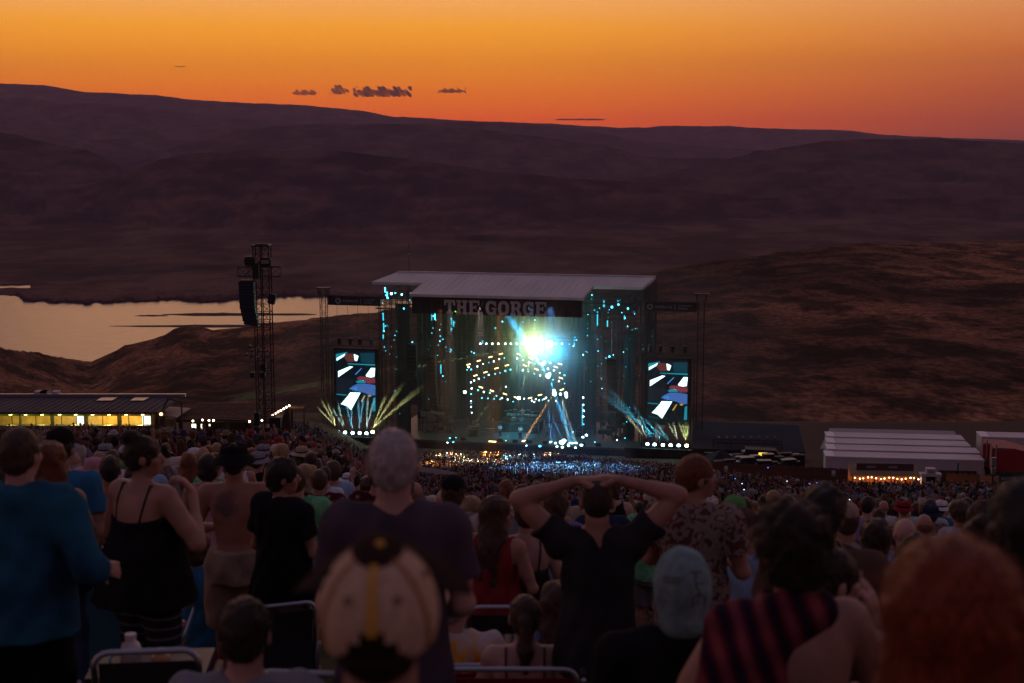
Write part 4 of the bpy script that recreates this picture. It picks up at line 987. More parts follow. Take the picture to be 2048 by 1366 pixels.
def hand_prims(w, d, nrm, side, curl=.35, vox=.01, spread=.25, thumb=True):
    """five unequal fingers rooted in a palm; d direction of the hand, nrm palm side, side +1/-1 where the thumb leaves"""
    w, d = Vector(w), Vector(d).normalized(); nrm = Vector(nrm); nrm = (nrm-d*nrm.dot(d)).normalized(); s = d.cross(nrm).normalized()*side
    r = max(.0088, .80*vox); P = []
    for o in (-.024, -.008, .008, .024): P.append(rcone(w+s*o*.7+d*.01, w+d*.082+s*o, .017, .0135, .012))
    for i, (o, l) in enumerate(((-.030, .060), (-.010, .074), (.010, .080), (.030, .072))):
        b = w+d*.085+s*o; c = curl*(1.1-.12*i); dd = (d+s*o*spread*6).normalized()
        q = Matrix.Rotation(0, 3, 'X'); ax = dd.cross(nrm)
        d1 = (Matrix.Rotation(c*.6, 3, ax) @ dd); d2 = (Matrix.Rotation(c*1.5, 3, ax) @ dd); d3 = (Matrix.Rotation(c*2.2, 3, ax) @ dd)
        k1 = b+d1*l*.45; k2 = k1+d2*l*.32; k3 = k2+d3*l*.25
        P += [rcone(b, k1, r*1.05, r, .004), rcone(k1, k2, r, r*.95, .004), rcone(k2, k3, r*.95, r*.85, .004)]
    if thumb:
        t0 = w+d*.02+s*.026; t1 = t0+(d*.6+s*.65+nrm*.2).normalized()*.042; t2 = t1+(d*.85+s*.3+nrm*.3).normalized()*.034
        P += [rcone(t0, t1, .014, .0115, .008), rcone(t1, t2, .0115, .0095, .004)]
    return P

def strands(V, Q, n, ln, w, sel, droop=.6, seed=0, out=.5):
    """thin hair ribbons growing from the surface (V,Q), as extra faces"""
    rg = np.random.RandomState(seed)
    a, b, c = V[Q[:, 0]], V[Q[:, 1]], V[Q[:, 3]]; nr = np.cross(b-a, c-a); nr /= np.linalg.norm(nr, axis=1)[:, None]+1e-9
    ctr = V[Q].mean(1); ok = np.where(sel(ctr))[0]
    if len(ok) == 0: return V, Q
    pick = rg.choice(ok, n); p = ctr[pick]; nn = nr[pick]
    L_ = ln*(.4+rg.rand(n))[:, None]; dn = np.array([0, 0, -1.0]); jit = rg.normal(0, .35, (n, 3))
    d1 = nn*out+dn*droop*.3+jit; d1 /= np.linalg.norm(d1, axis=1)[:, None]; d2 = nn*out*.3+dn*droop+jit; d2 /= np.linalg.norm(d2, axis=1)[:, None]
    p0 = p-nn*.004; p1 = p+d1*L_*.5; p2 = p1+d2*L_*.5; s = np.cross(d1, rg.normal(0, 1, (n, 3))); s /= np.linalg.norm(s, axis=1)[:, None]; s *= w
    vs = np.stack([p0-s, p0+s, p1-s*.8, p1+s*.8, p2-s*.2, p2+s*.2], 1).reshape(-1, 3); base = len(V)+np.arange(n)[:, None]*6
    q = np.concatenate([base+np.array([[0, 1, 3, 2]]), base+np.array([[2, 3, 5, 4]])])
    return np.concatenate([V, vs]), np.concatenate([Q, q])

def fold_noise(amp=.006, seed=0, fx=26, fz=11):
    r = random.Random(seed); a, b, c = r.uniform(0, 6), r.uniform(0, 6), r.uniform(0, 6)
    return lambda X, Y, Z: amp*(np.sin(fx*X+9*Z+a+1.5*np.sin(fz*Z+b))*np.cos(fz*Z*.8+c+7*Y)+.6*np.sin(fx*1.9*X-17*Z+c+2*np.sin(9*Y+5*Z)))
def hair_noise(amp, sc, seed=0):
    r = random.Random(seed); a, b, c = r.uniform(0, 6), r.uniform(0, 6), r.uniform(0, 6)
    return lambda X, Y, Z: amp*(np.sin(sc*X+a)*np.sin(sc*Y+b)*np.sin(sc*Z+c)+.6*np.sin(sc*2.1*X+b+2*np.sin(sc*Z))*np.cos(sc*1.7*Y+a))

STAND = dict(el=((-.255, -.02, 1.13), (.255, -.02, 1.13)), wr=((-.25, .07, .90), (.25, .07, .90)), hd=((0, .15, -1), (0, .15, -1)), palm=((1, 0, 0), (-1, 0, 0)),
             kn=((-.10, .02, .50), (.10, .02, .50)), an=((-.10, -.02, .09), (.10, -.02, .09)), ft=((-.12, .13, .035), (.12, .13, .035)))
SIT = dict(kn=((-.14, .40, 1.02), (.14, .40, 1.02)), an=((-.13, .42, .62), (.13, .42, .62)), ft=((-.14, .56, .57), (.14, .56, .57)))

import zlib
HS = lambda s: zlib.crc32(s.encode())
def human(label, loc, H=1.75, yaw=0.0, pose=None, fem=False, bulk=1.0, sk=1, vox=.011, hair=('short', 'dark brown'), headyaw=0.0, headpitch=0.0, headroll=0.0,
          top=('tee', None), bottom=('trousers', None), hat=None, group='concert-goers on the lawn', sit=False, extra=None, fuzz=0, name='person', lean=0.0, tilt=0.0, hands=(True, True), cat='person', face=False, shoes=None):
    """one person: body (skin) is one mesh; hair, clothes and hat are its children. Faces +y, feet at 0 (reference height 1.75)"""
    P = dict(STAND); 
    if sit: P.update(SIT)
    if pose: P.update(pose)
    E = empty(name, loc, yaw, label, cat, group); S = H/1.75; E.scale = (S, S, S)
    if tilt: E.rotation_euler = (tilt, 0, yaw)
    tw = .165 if fem else .185                     # half shoulder width
    bw = bulk; wa = .9 if fem else 1.0
    lm = lambda p: (Matrix.Rotation(-lean, 3, 'X') @ (Vector(p)-Vector((0, 0, .95))))+Vector((0, 0, .95))
    hc = Vector((0, .015, 1.632)); sh = [Vector((s*tw, -.005, 1.42)) for s in (-1, 1)]
    if P.get('shrug'): sh = [v+Vector((-.25*v.x*0, 0, P['shrug'])) for v in sh]
    def torso(e):
        o = [ell((0, .0, 1.27), (.155*wa*bw**.6+e, .108*bw+e, .21+e), k=.05), ell((0, .005, 1.08), (.132*wa*bw+e, .10*bw+e, .17+e), k=.06),
             ell((0, -.01, .94), ((.165 if fem else .152)*bw+e, .118*bw+e, .13+e), k=.05), rcone(sh[0], sh[1], .058+e, .058+e, .05, (1, .95, 1)),
             rcone((0, -.012, 1.44), (-tw*.62, -.01, 1.432), .052+e, .045+e, .04), rcone((0, -.012, 1.44), (tw*.62, -.01, 1.432), .052+e, .045+e, .04),
             ell((-.075, -.07, .90), (.085*bw+e, .075*bw+e, .09+e), k=.03), ell((.075, -.07, .90), (.085*bw+e, .075*bw+e, .09+e), k=.03),
             ell((-.085, -.060, 1.33), (.075+e, .042+e, .10+e), k=.04), ell((.085, -.060, 1.33), (.075+e, .042+e, .10+e), k=.04)]
        if fem: o += [ell((-.075, .10, 1.28), (.062*bw+e, .055*bw+e, .065+e), k=.03), ell((.075, .10, 1.28), (.062*bw+e, .055*bw+e, .065+e), k=.03)]
        return o
    tor = torso(0)
    body = list(tor)
    ar = (.85 if fem else 1.0)*(bw**.8)
    for i in (0, 1):
        e, w = Vector(P['el'][i]), Vector(P['wr'][i]); a = sh[i]
        body += [ell(a+Vector((0, 0, -.01)), (.06*ar, .062*ar, .07), k=.035), rcone(a, e, .052*ar, .040*ar, .025), rcone(a.lerp(e, .25), a.lerp(e, .65), .05*ar, .044*ar, .03),
                 rcone(e, w, .039*ar, .026, .02), rcone(e.lerp(w, .12), e.lerp(w, .45), .043*ar, .034*ar, .02)]
        if hands[i]: body += hand_prims(w+(w-e).normalized()*.01, P['hd'][i], P['palm'][i], (1 if i == 0 else -1)*P.get('ths', 1), P.get('curl', .35), vox, P.get('spread', .1))
        k, an, ft = Vector(P['kn'][i]), Vector(P['an'][i]), Vector(P['ft'][i]); hp = Vector(((-.085, .085)[i], -.005, .91))
        body += [rcone(hp, k, .088*bw, .055*bw**.5, .03), rcone(k, an, .053, .036, .02), rcone(k.lerp(an, .15)+V3(0, -.015, 0), k.lerp(an, .5)+V3(0, -.018, 0), .053*bw**.4, .042, .03)]
        if not shoes: body += [rcone(an, ft, .036, .026, .02), rcone(an+V3(0, -.03, -.05), ft, .03, .028, .02)]
    HM, h = headframe(hc-Vector((0, 0, .05)), headyaw, headpitch, headroll); U = lambda x, y, z: h(x, y, z+.05)
    nk = U(0, -.02, -.09)
    body += [rcone((0, -.012, 1.44), nk, .053 if fem else .060, .050 if fem else .058, .03)]
    HR = HM
    body += [ell(U(0, -.012, .022), (.074, .094, .092), HR, .02), ell(U(0, .030, -.045), (.056, .062, .070), HR, .03), ell(U(0, .055, -.088), (.028, .026, .022), HR, .02),
             rcone(U(0, .088, .012), U(0, .108, -.022), .009, .013, .012), ell(U(0, .102, -.026), (.017, .011, .010), HR, .008),
             ell(U(-.03, .082, .028), (.03, .010, .008), HR, .012), ell(U(.03, .082, .028), (.03, .010, .008), HR, .012),
             ell(U(-.042, .062, -.022), (.022, .018, .022), HR, .02), ell(U(.042, .062, -.022), (.022, .018, .022), HR, .02),
             ell(U(0, .088, -.050), (.024, .010, .006), HR, .006), ell(U(0, .086, -.060), (.020, .010, .007), HR, .006)]
    for s in (-1, 1): body += [ell(U(s*.078, -.008, -.012), (.010, .020, .032), HR, .006)]
    if vox <= .012:
        ecut = [ell(U(s*.031, .098, .010), (.014, .010, .008), HR) for s in (-1, 1)]
    else: ecut = []
    if lean:
        pass
    V, Q = mesh_sdf(body, vox, ecut)
    link_mesh('body', np_mesh('body', V, Q, True), SK[sk], E)
    if face:
        for s in (-1, 1):
            mb = MB().lathe([(0, .012), (.008, .009), (.0115, 0), (.008, -.009), (0, -.012)], U(s*.031, .084, .010), n=10); ey = mb.build('eye', mat('eye_white', (.6, .58, .55), .2), E, smooth=True)
            MB().lathe([(0, .0018), (.005, .0005), (.0055, -.002)], U(s*.031, .0945, .010), n=8, M=HM @ Matrix.Rotation(R(-90), 3, 'X')).build('iris', mat('iris', (.02, .012, .01), .2), ey)
            MB().bar(U(s*.016, .094, .033), U(s*.048, .086, .034), .008, .007).build('eyebrow', HAIRC[hair[1] if hair else 'brown'], E)
    # ---- hair
    if hair:
        kind, hcol = hair[0], hair[1]; hm = HAIRC[hcol]; vh = min(vox, .012) if vox < .015 else vox
        face_cut = [ell(U(0, .118, -.030), (.070, .062, .088), HR), rcone(U(0, .03, -.09), U(0, .12, -.12), .055, .07)]
        nzs = (lambda n1, n2: (lambda X, Y, Z: n1(X, Y, Z)+n2(X, Y, Z)))(hair_noise(.004, 52, HS(label) % 97), hair_noise(.0025, 120, 7))
        ears = [ell(U(s*.085, .006, -.020), (.020, .026, .034), HR) for s in (-1, 1)]
        cran = [ell(U(0, -.014, .026), (.083, .103, .100), HR, .01)]; pl = []; sel = lambda c: c[:, 2] > -9; droop = .5; fl = .02
        napez = U(0, -.09, -.062)
        if kind == 'short': hp = cran+[ell(U(0, -.05, -.02), (.066, .058, .066), HR, .02)]; cuts = face_cut+ears
        elif kind == 'buzz': hp = [ell(U(0, -.013, .024), (.078, .098, .095), HR, .01), ell(U(0, -.05, -.02), (.063, .056, .06), HR, .02)]; cuts = face_cut+ears; nzs = hair_noise(.0015, 60, 3)
        elif kind == 'thick': hp = [ell(U(0, -.012, .036), (.094, .110, .108), HR, .02), ell(U(0, -.055, -.03), (.074, .062, .07), HR, .02)]; cuts = face_cut+ears; nzs = hair_noise(.009, 42, HS(label) % 97)
        elif kind == 'curly': hp = [ell(U(0, -.012, .040), (.108, .118, .112), HR, .02), ell(U(0, -.05, -.03), (.090, .07, .07), HR, .02)]; cuts = face_cut; nzs = hair_noise(.013, 48, HS(label) % 97); fl = .035
        elif kind in ('long', 'longloose'):
            wv = .02 if kind == 'long' else .035; hx = P.get('hairx', 1.0)
            hp = [ell(U(0, -.014, .028), (.090, .108, .104), HR, .02), rcone(U(0, -.055, -.02), Vector((0, -.085, 1.40)), .078*hx, .085*hx*hx, .03, (1, .7, 1)), rcone((0, -.085, 1.40), (0, -.10, 1.20), .088*hx*hx, (.05+wv)*hx*hx, .03, (1, .5, 1)),
                  rcone(U(-.066, -.01, -.01), (-.09*hx, -.02, 1.42), .032*hx, .04*hx, .02), rcone(U(.066, -.01, -.01), (.09*hx, -.02, 1.42), .032*hx, .04*hx, .02)]
            if hx > 1: hp.append(ell(U(0, -.016, .02), (.098*hx, .112*hx, .108*hx), HR, .02))
            cuts = face_cut; nzs = hair_noise(.007, 38, 5); droop = 1.2; fl = .05
        elif kind == 'bob':
            hp = [ell(U(0, -.012, .030), (.096, .110, .106), HR, .02), ell(U(0, -.03, -.05), (.098, .085, .085), HR, .03)]; cuts = face_cut; nzs = hair_noise(.007, 40, 5); droop = 1.0; fl = .035
        elif kind == 'ponytail':
            hp = cran+[ell(U(0, -.05, -.02), (.066, .058, .066), HR, .02), ell(U(0, -.118, .02), (.032, .03, .032), HR, .012), rcone(U(0, -.132, .015), U(0, -.150, -.13), .030, .042, .02), rcone(U(0, -.150, -.13), U(0, -.125, -.25), .042, .014, .02)]
            cuts = face_cut+ears; droop = 1.0
        elif kind == 'bun':
            hp = cran+[ell(U(0, -.05, -.02), (.068, .058, .066), HR, .02), ell(U(0, -.075, .122), (.052, .05, .042), HR, .01)]
            cuts = face_cut+ears; nzs = hair_noise(.006, 50, 8); fl = .035
        elif kind == 'bald': hp = None
        elif kind == 'fringe': hp = [ell(U(0, -.014, -.005), (.083, .100, .055), HR, .01), ell(U(0, -.05, -.03), (.066, .055, .055), HR, .02)]; cuts = face_cut+ears; nzs = hair_noise(.002, 60, 3)
        if hp:
            V, Q = mesh_sdf(hp, vh, cuts, nzs)
            if fuzz: V, Q = strands(V.astype(np.float32), Q, fuzz, fl, .0009 if vox < .012 else .0015, sel, droop, HS(label) % 1000)
            link_mesh('hair', np_mesh('hair', V, Q, True), hm, E)
    # ---- clothes
    def torso_cloth(e, z0, flare=0.0, neck=True):
        o = torso(e)
        wz = max(.165*bw if fem else .152*bw, .15)+e+.008
        if z0 < .9: o.append(ell((0, -.06, .90), (.145*bw+e, .088*bw+e+.022, .10), k=.03))
        o.append(tcone((0, -.004, 1.22), (0, -.008, z0), .150*wa*bw**.7+e, wz+flare, .05, (1, .80, 1)))
        o.append(tcone((0, -.012, 1.04), (0, -.020, z0), (.152 if fem else .146)*bw+e+.014, (.172 if fem else .162)*bw+e+.022+flare, .04, (1, .92, 1)))
        pl.append(((0, 0, z0), (0, 0, -1)))
        return o
    tk = top[0]; tm = top[1]; sd = HS(label) % 83
    cp, cuts, pl = [], [], []
    nck = rcone((0, .0, 1.475), (0, .03, 1.60), .066, .12)
    if tk in ('tee', 'loose', 'hoodie', 'shirt'):
        e = {'tee': .014, 'loose': .026, 'hoodie': .026, 'shirt': .022}[tk]; z0 = P.get('hem', {'tee': .86, 'loose': .82, 'hoodie': .84, 'shirt': .82}[tk])
        cp = torso_cloth(e, z0, P.get('flare', .01)); cuts = [nck]
        for i in (0, 1):
            el_, w_ = Vector(P['el'][i]), Vector(P['wr'][i]); a = sh[i]
            cp.append(ell(a+V3(0, 0, -.01), (.06*ar+e, .062*ar+e, .07+e), k=.035))
            if tk == 'hoodie': cp += [rcone(a, el_, .056*ar+e, .046*ar+e, .03), tcone(el_, w_, .045*ar+e*.9, .038+e*.5, .02)]
            else: cp.append(tcone(a, a.lerp(el_, P.get('sleeve', .62)), .056*ar+e, .054*ar+e*1.5, .03))
        if tk == 'hoodie': cp += [rcone((-.07, -.07, 1.46), (.07, -.07, 1.46), .045, .045, .04), rcone((0, -.10, 1.44), (0, -.11, 1.36), .07, .04, .04, (1, .6, 1))]
    elif tk in ('tank', 'cami', 'strap', 'tube'):
        e = .012; z0 = P.get('hem', .86); cp = torso_cloth(e, z0, P.get('flare', .01))
        if tk == 'tank': cuts = [rcone((0, .0, 1.44), (0, .02, 1.60), .095, .15)]+[rcone(sh[i]+V3((-.02, .02)[i], 0, -.05), sh[i]+V3((-.08, .08)[i], 0, .06), .075, .12) for i in (0, 1)]
        else: pl.append(((0, -.10, P.get('backz', 1.33)), (0, -.25, 1))); cuts = [rcone(sh[i]+V3((-.0, .0)[i], 0, -.02), sh[i]+V3((-.08, .08)[i], 0, .06), .075, .12) for i in (0, 1)]
    elif tk == 'shawl':
        e = .02; cp = [rcone((0, -.02, 1.44), (-tw*.7, -.01, 1.42), .080, .075, .04), rcone((-.05, -.04, 1.47), (.06, -.03, 1.47), .062, .060, .03), rcone((.02, -.05, 1.455), (tw*.5, -.0, 1.45), .06, .05, .03), rcone((-.05, .04, 1.45), (.06, .04, 1.43), .06, .06, .03),
                       rcone((-.04, -.08, 1.46), (-.13, -.11, 1.30), .07, .08, .04, (1, .5, 1)), rcone((-.13, -.11, 1.34), (-.15, -.18, .98), .085, .10, .04, (1, .42, 1)), rcone((-.19, -.02, 1.42), (-.235, -.05, 1.26), .075, .06, .04)]; cuts = [nck]
    if cp:
        V, Q = mesh_sdf(cp, vox, cuts, fold_noise(P.get('fold', .008) if vox < .015 else .003, sd), pl)
        link_mesh(P.get('topname', {'tee': 't_shirt', 'loose': 't_shirt', 'hoodie': 'hoodie', 'shirt': 'shirt', 'tank': 'tank_top', 'cami': 'camisole', 'strap': 'camisole', 'tube': 'camisole', 'shawl': 'scarf'}[tk]), np_mesh('top', V, Q, True), tm, E)
        if tk in ('cami', 'strap'):
            zt = P.get('backz', 1.33)
            for s in (-1, 1):
                pts = [V3(s*.085, -.118*bw**.5, zt-.02), V3(s*.10, -.105, 1.40), V3(s*.10, -.055, 1.485), V3(s*.10, .02, 1.475), V3(s*.09, .10, 1.38)]
                MB().path(pts, .006, 6).build('strap', tm, E, smooth=True)
    bk, bm_ = bottom
    if bk:
        e = (.016 if bk in ('shorts', 'trousers') else .012)+P.get('baggy', 0); cp = [ell((0, -.01, .94), ((.165 if fem else .152)*bw+e, .118*bw+e, .13), k=.05), ell((0, -.06, .90), (.14*bw, .085*bw+e*.6, .09), k=.03), tcone((0, -.012, 1.00), (0, -.020, .80), (.158 if fem else .15)*bw+e, (.168 if fem else .158)*bw+e, .04, (1, .86, 1))]; pl = [((0, 0, 1.03), (0, 0, 1))]; cuts = []
        for i in (0, 1):
            hp_ = Vector(((-.088, .088)[i], -.005, .91)); kn, an = Vector(P['kn'][i]), Vector(P['an'][i])
            if bk == 'shorts': cp.append(tcone(hp_, hp_.lerp(kn, P.get('leglen', .85)), .092*bw+e, .082*bw**.7+e*1.3, .02))
            elif bk == 'leggings' or bk == 'trousers':
                l_ = 0 if bk == 'leggings' else .02; cp += [rcone(hp_, kn, .09*bw+e, .062*bw**.6+e+l_*.5, .03), tcone(kn, kn.lerp(an, .97), .060*bw**.5+e+l_*.6, .045+e+l_, .02)]
            elif bk == 'skirt': pass
        if bk == 'skirt': cp.append(tcone((0, -.01, .96), (0, .0, P.get('skirtz', .55)), .16*bw, .21*bw, .03, (1, .85, 1)))
        V, Q = mesh_sdf(cp, vox, cuts, fold_noise(.006 if vox < .015 else .003, sd+5, 18, 14), pl)
        link_mesh('shorts' if bk == 'shorts' else ('skirt' if bk == 'skirt' else 'trousers'), np_mesh('bottom', V, Q, True), bm_, E)
    if shoes:
        for i in (0, 1):
            an, ft = Vector(P['an'][i]), Vector(P['ft'][i]); V, Q = mesh_sdf([rcone(an+V3(0, -.03, -.04), ft, .045, .038, .02), rcone(an+V3(0, 0, -.0), an+V3(0, .0, -.05), .045, .045, .02)], vox)
            link_mesh('shoe', np_mesh('shoe', V, Q, True), shoes, E)
    # ---- hats (turned with the head)
    if hat:
        hk, hmat = hat[0], hat[1]; hmat2 = hat[2] if len(hat) > 2 else hmat; o = U(0, -.010, .045)
        if hk == 'cap':
            back = hat[3] if len(hat) > 3 else False; sg = -1 if back else 1
            c_ = MB().lathe([(.0865, -.012), (.0895, .0), (.088, .03), (.079, .058), (.055, .080), (.028, .091), (0, .094)], o, .92, 1.16, 20, M=HM).build('cap_crown', hmat, E, smooth=True)
            def wb(p, a): return Vector((p.x, p.y*1.16*sg, p.z-.9*(p.x**2)*2.2))
            MB().lathe([(.086, .002), (.12, -.001), (.145, -.006), (.145, -.010), (.12, -.006), (.086, -.004)], o, .88, 1.0, 12, M=HM, a0=R(28), a1=R(152), warp=wb).build('peak', hmat2, E, smooth=True)
            MB().lathe([(0, .004), (.008, .002), (.009, -.003)], o+HM @ V3(0, 0, .0945), n=8, M=HM).build('button', hmat2, c_)
        elif hk == 'bucket':
            MB().lathe([(.150, -.038), (.125, -.010), (.100, .004), (.098, .022), (.092, .062), (.078, .074), (0, .078)], o+HM @ V3(0, -.006, 0), .98, 1.12, 22, M=HM, warp=lambda p, a: p+V3(0, 0, .006*math.sin(3*a))).build('hat_crown_and_brim', hmat, E, smooth=True)
            MB().lathe([(.101, .004), (.102, .014), (.099, .024)], o+HM @ V3(0, -.006, 0), .99, 1.13, 22, M=HM).build('hat_band', hmat2, E, smooth=True)
        elif hk == 'sun':
            MB().lathe([(.20, -.030), (.16, -.012), (.10, .0), (.095, .03), (.085, .066), (.05, .082), (0, .084)], o, .98, 1.10, 24, M=HM, warp=lambda p, a: p+V3(0, 0, .012*math.sin(2*a+1)*(p.length > .12))).build('hat_crown_and_brim', hmat, E, smooth=True)
            MB().lathe([(.103, .001), (.1, .018)], o, .99, 1.11, 22, M=HM).build('hat_band', hmat2, E, smooth=True)
        elif hk == 'beanie':
            V, Q = mesh_sdf([ell(U(0, -.014, .034), (.092, .110, .108), HR)], min(vox, .01), [], hair_noise(.003, 60, 2), [(U(0, 0, .005), HM @ V3(0, .15, -1))]); link_mesh('beanie', np_mesh('beanie', V, Q, True), hmat, E)
    if extra: extra(E, U, HM, P, sh)
    return E
# ---------------------------------------------------------------- the people one can tell apart
def cast(label, px_, py_, Y, sit=False, hmin=1.58, hmax=1.90, **k):
    p = at(px_, py_, Y); g = gz(p.x, Y)
    if sit:
        H = k.pop('H', 1.70); loc = (p.x, Y, p.z-H*1.01); return human(label, loc, H=H, sit=True, **k)
    H = (p.z-g)/1.01; H = min(max(H, hmin), hmax); k.pop('H', 0)
    return human(label, (p.x, Y, p.z-H*1.01), H=H, **k)
c_black = cloth('black', (.012, .012, .013)); c_char = cloth('charcoal', (.028, .027, .03)); c_navy = cloth('navy', (.02, .03, .06)); c_blue = cloth('blue', (.03, .14, .26))
c_white = cloth('white', (.55, .55, .56)); c_grey = cloth('grey', (.22, .22, .24)); c_purp = cloth('purple_grey', (.075, .06, .078)); c_khaki = cloth('khaki', (.32, .24, .17)); c_red = cloth('red', (.22, .02, .025))
c_teal = cloth('pale_teal', (.30, .44, .46)); c_pinkgrey = cloth('pinkish_grey', (.20, .14, .15)); c_brown = cloth('brown', (.09, .055, .04)); c_green = cloth('green', (.10, .26, .08)); c_pink = cloth('pink', (.45, .22, .26)); c_tan = cloth('tan', (.35, .27, .19)); c_denim = cloth('denim', (.05, .08, .15)); c_mag = cloth('magenta', (.22, .02, .14))
c_yellow = cloth('yellow', (.5, .36, .08)); c_orange = cloth('orange', (.45, .15, .04)); c_olive = cloth('olive', (.10, .10, .05)); c_lilac = cloth('lilac', (.28, .22, .38)); c_sky = cloth('light_blue', (.24, .36, .50)); c_cream = cloth('cream', (.48, .42, .34)); c_maroon = cloth('maroon', (.10, .02, .03))
POSE_FRONT = dict(el=((-.27, .02, 1.15), (.27, .02, 1.15)), wr=((-.12, .22, 1.14), (.12, .22, 1.14)), hd=((1, .3, 0), (-1, .3, 0)), palm=((0, -1, -.3), (0, -1, -.3)))
POSE_UP = dict(el=((-.34, .10, 1.52), (.34, .10, 1.52)), wr=((-.30, .14, 1.78), (.30, .14, 1.78)), hd=((0, .1, 1), (0, .1, 1)), palm=((0, 1, 0), (0, 1, 0)))
SITARM = dict(el=((-.27, .02, 1.15), (.27, .02, 1.15)), wr=((-.17, .25, 1.08), (.17, .25, 1.08)), hd=((.1, 1, -.1), (-.1, 1, -.1)), palm=((0, 0, -1), (0, 0, -1)))

# -- left group
cast('man in a blue long-sleeved hoodie and dark shorts, standing tall at the left edge', 36, 850, 6.0, bulk=1.12, vox=.010, sk=0, hair=('short', 'brown'), fuzz=500, top=('hoodie', pcloth('bluecyan')), bottom=('shorts', c_black), yaw=R(-8), headyaw=R(-6),
     pose=dict(el=((-.30, -.04, 1.13), (.33, -.06, 1.15)), wr=((-.22, .2, 1.08), (.27, .17, 1.09)), hd=((.2, 1, 0), (.35, .8, -.35))))
cast('auburn long-haired woman in a dark tank top beside the man in the blue hoodie', 97, 880, 8.0, fem=True, sk=1, hair=('long', 'auburn'), fuzz=400, top=('tank', c_navy), bottom=('trousers', c_denim), yaw=R(-15), headyaw=R(-10), pose=POSE_FRONT)
cast('man in a black baseball cap and bright blue t-shirt behind the auburn-haired woman', 118, 856, 9.0, sk=1, bulk=1.08, hair=('short', 'black'), top=('tee', c_blue), bottom=('shorts', c_char), hat=('cap', c_black), yaw=R(-10))
cast('bald tanned man in a pale grey t-shirt next to the pink sun hat', 143, 901, 12.0, sk=2, hair=('fringe', 'grey'), top=('tee', c_grey), bottom=('shorts', c_navy), yaw=R(5))
cast('woman in a floppy pale pink sun hat and white top', 189, 914, 11.4, fem=True, sk=0, hair=('long', 'blonde'), top=('tank', c_white), bottom=('leggings', c_black), hat=('sun', c_pink, c_tan))
cast('dark-haired man in a white tank top behind the woman in the black camisole', 219, 908, 10.4, sk=2, hair=('short', 'black'), top=('tank', c_white), bottom=('shorts', c_black), yaw=R(10))
def neck_chain(E, U, HM, P, sh):
    MB().path([Vector((.068*math.cos(a), -.012+.062*math.sin(a), 1.475+.012*math.sin(a))) for a in np.linspace(0, 2*math.pi, 25)], .004, 6).build('necklace', c_black, E, smooth=True)
cast('large woman in a black camisole with a messy bun, hand at her mouth', 283, 868, 7.9, fem=True, bulk=1.45, vox=.010, sk=1, hair=('bun', 'dark brown'), fuzz=700, top=('strap', c_black), bottom=('leggings', pcloth('stripes')), yaw=R(-28), headyaw=R(-50), face=True,
     pose=dict(el=((-.28, .02, 1.14), (.35, .04, 1.16)), wr=((-.10, .24, 1.14), (.19, .20, 1.40)), hd=((1, .2, .1), (-.5, -.35, .8)), palm=((0, -1, 0), (-.8, -.5, -.2)), hem=.80, flare=.03, curl=.9, backz=1.30, fold=.004), extra=neck_chain)
def tattoo_build(t, b, mp):
    mp.inputs['Scale'].default_value = (1, 1, 1)
    n = t.nodes.new('ShaderNodeTexNoise'); n.inputs['Scale'].default_value = 26; n.inputs['Detail'].default_value = 6; t.links.new(mp.outputs[0], n.inputs[0])
    tc_ = t.nodes.new('ShaderNodeTexCoord'); s_ = t.nodes.new('ShaderNodeVectorMath'); s_.operation = 'DISTANCE'; t.links.new(tc_.outputs['Object'], s_.inputs[0]); s_.inputs[1].default_value = (-.055, -.11, 1.36)
    m_ = t.nodes.new('ShaderNodeMath'); m_.operation = 'MULTIPLY_ADD'; t.links.new(n.outputs[0], m_.inputs[0]); m_.inputs[1].default_value = .12; t.links.new(s_.outputs['Value'], m_.inputs[2])
    r = t.nodes.new('ShaderNodeValToRGB'); r.color_ramp.elements[0].position = .115; r.color_ramp.elements[1].position = .165
    r.color_ramp.elements[0].color = (.15, .09, .08, 1); r.color_ramp.elements[1].color = (.34, .17, .11, 1); t.links.new(m_.outputs[0], r.inputs[0]); t.links.new(r.outputs[0], b.inputs['Base Color'])
SK.append(mat('skin_tattooed', (.34, .17, .11), .55, build=tattoo_build, bump=.05))
cast('shirtless man with a back tattoo, black bucket hat and khaki shorts', 467, 885, 9.4, vox=.010, sk=4, bulk=1.02, hair=('short', 'black'), top=(None, None), bottom=('shorts', c_khaki), hat=('bucket', c_black, c_char), yaw=R(4), pose=dict(POSE_FRONT, el=((-.29, .0, 1.16), (.30, .02, 1.2)), wr=((-.14, .24, 1.12), (.16, .25, 1.22)), leglen=1.05, baggy=.022))
cast('dark-haired person in a loose black t-shirt looking right, forearm held out', 563, 916, 8.6, fem=True, vox=.010, sk=1, hair=('thick', 'black'), fuzz=300, top=('loose', c_black), bottom=('shorts', c_pinkgrey), yaw=R(-35), headyaw=R(-42), face=True,
     pose=dict(el=((-.26, .0, 1.13), (.25, .03, 1.14)), wr=((-.14, .22, 1.08), (.20, .29, 1.10)), hd=((.4, .9, 0), (0, 1, .05)), leglen=.95))
cast('person in a green tie-dye t-shirt half hidden behind the loose black t-shirt', 592, 930, 10.0, sk=0, hair=('short', 'brown'), top=('loose', pcloth('tiegreen')), bottom=('shorts', c_denim), bulk=1.1)
cast('man in a dark red flower-print shirt with arms down', 638, 936, 12.6, sk=1, hair=('short', 'brown'), top=('shirt', pcloth('floral')), bottom=('shorts', c_char), bulk=1.15)
cast('white-haired man in a dusky purple t-shirt seen from behind before the stage', 786, 852, 4.6, vox=.008, sk=0, bulk=.98, hair=('short', 'white'), fuzz=1500, top=('tee', c_purp), bottom=('shorts', c_khaki), pose=dict(el=((-.235, .02, 1.14), (.235, .02, 1.14)), wr=((-.16, .22, 1.04), (.16, .22, 1.04))))

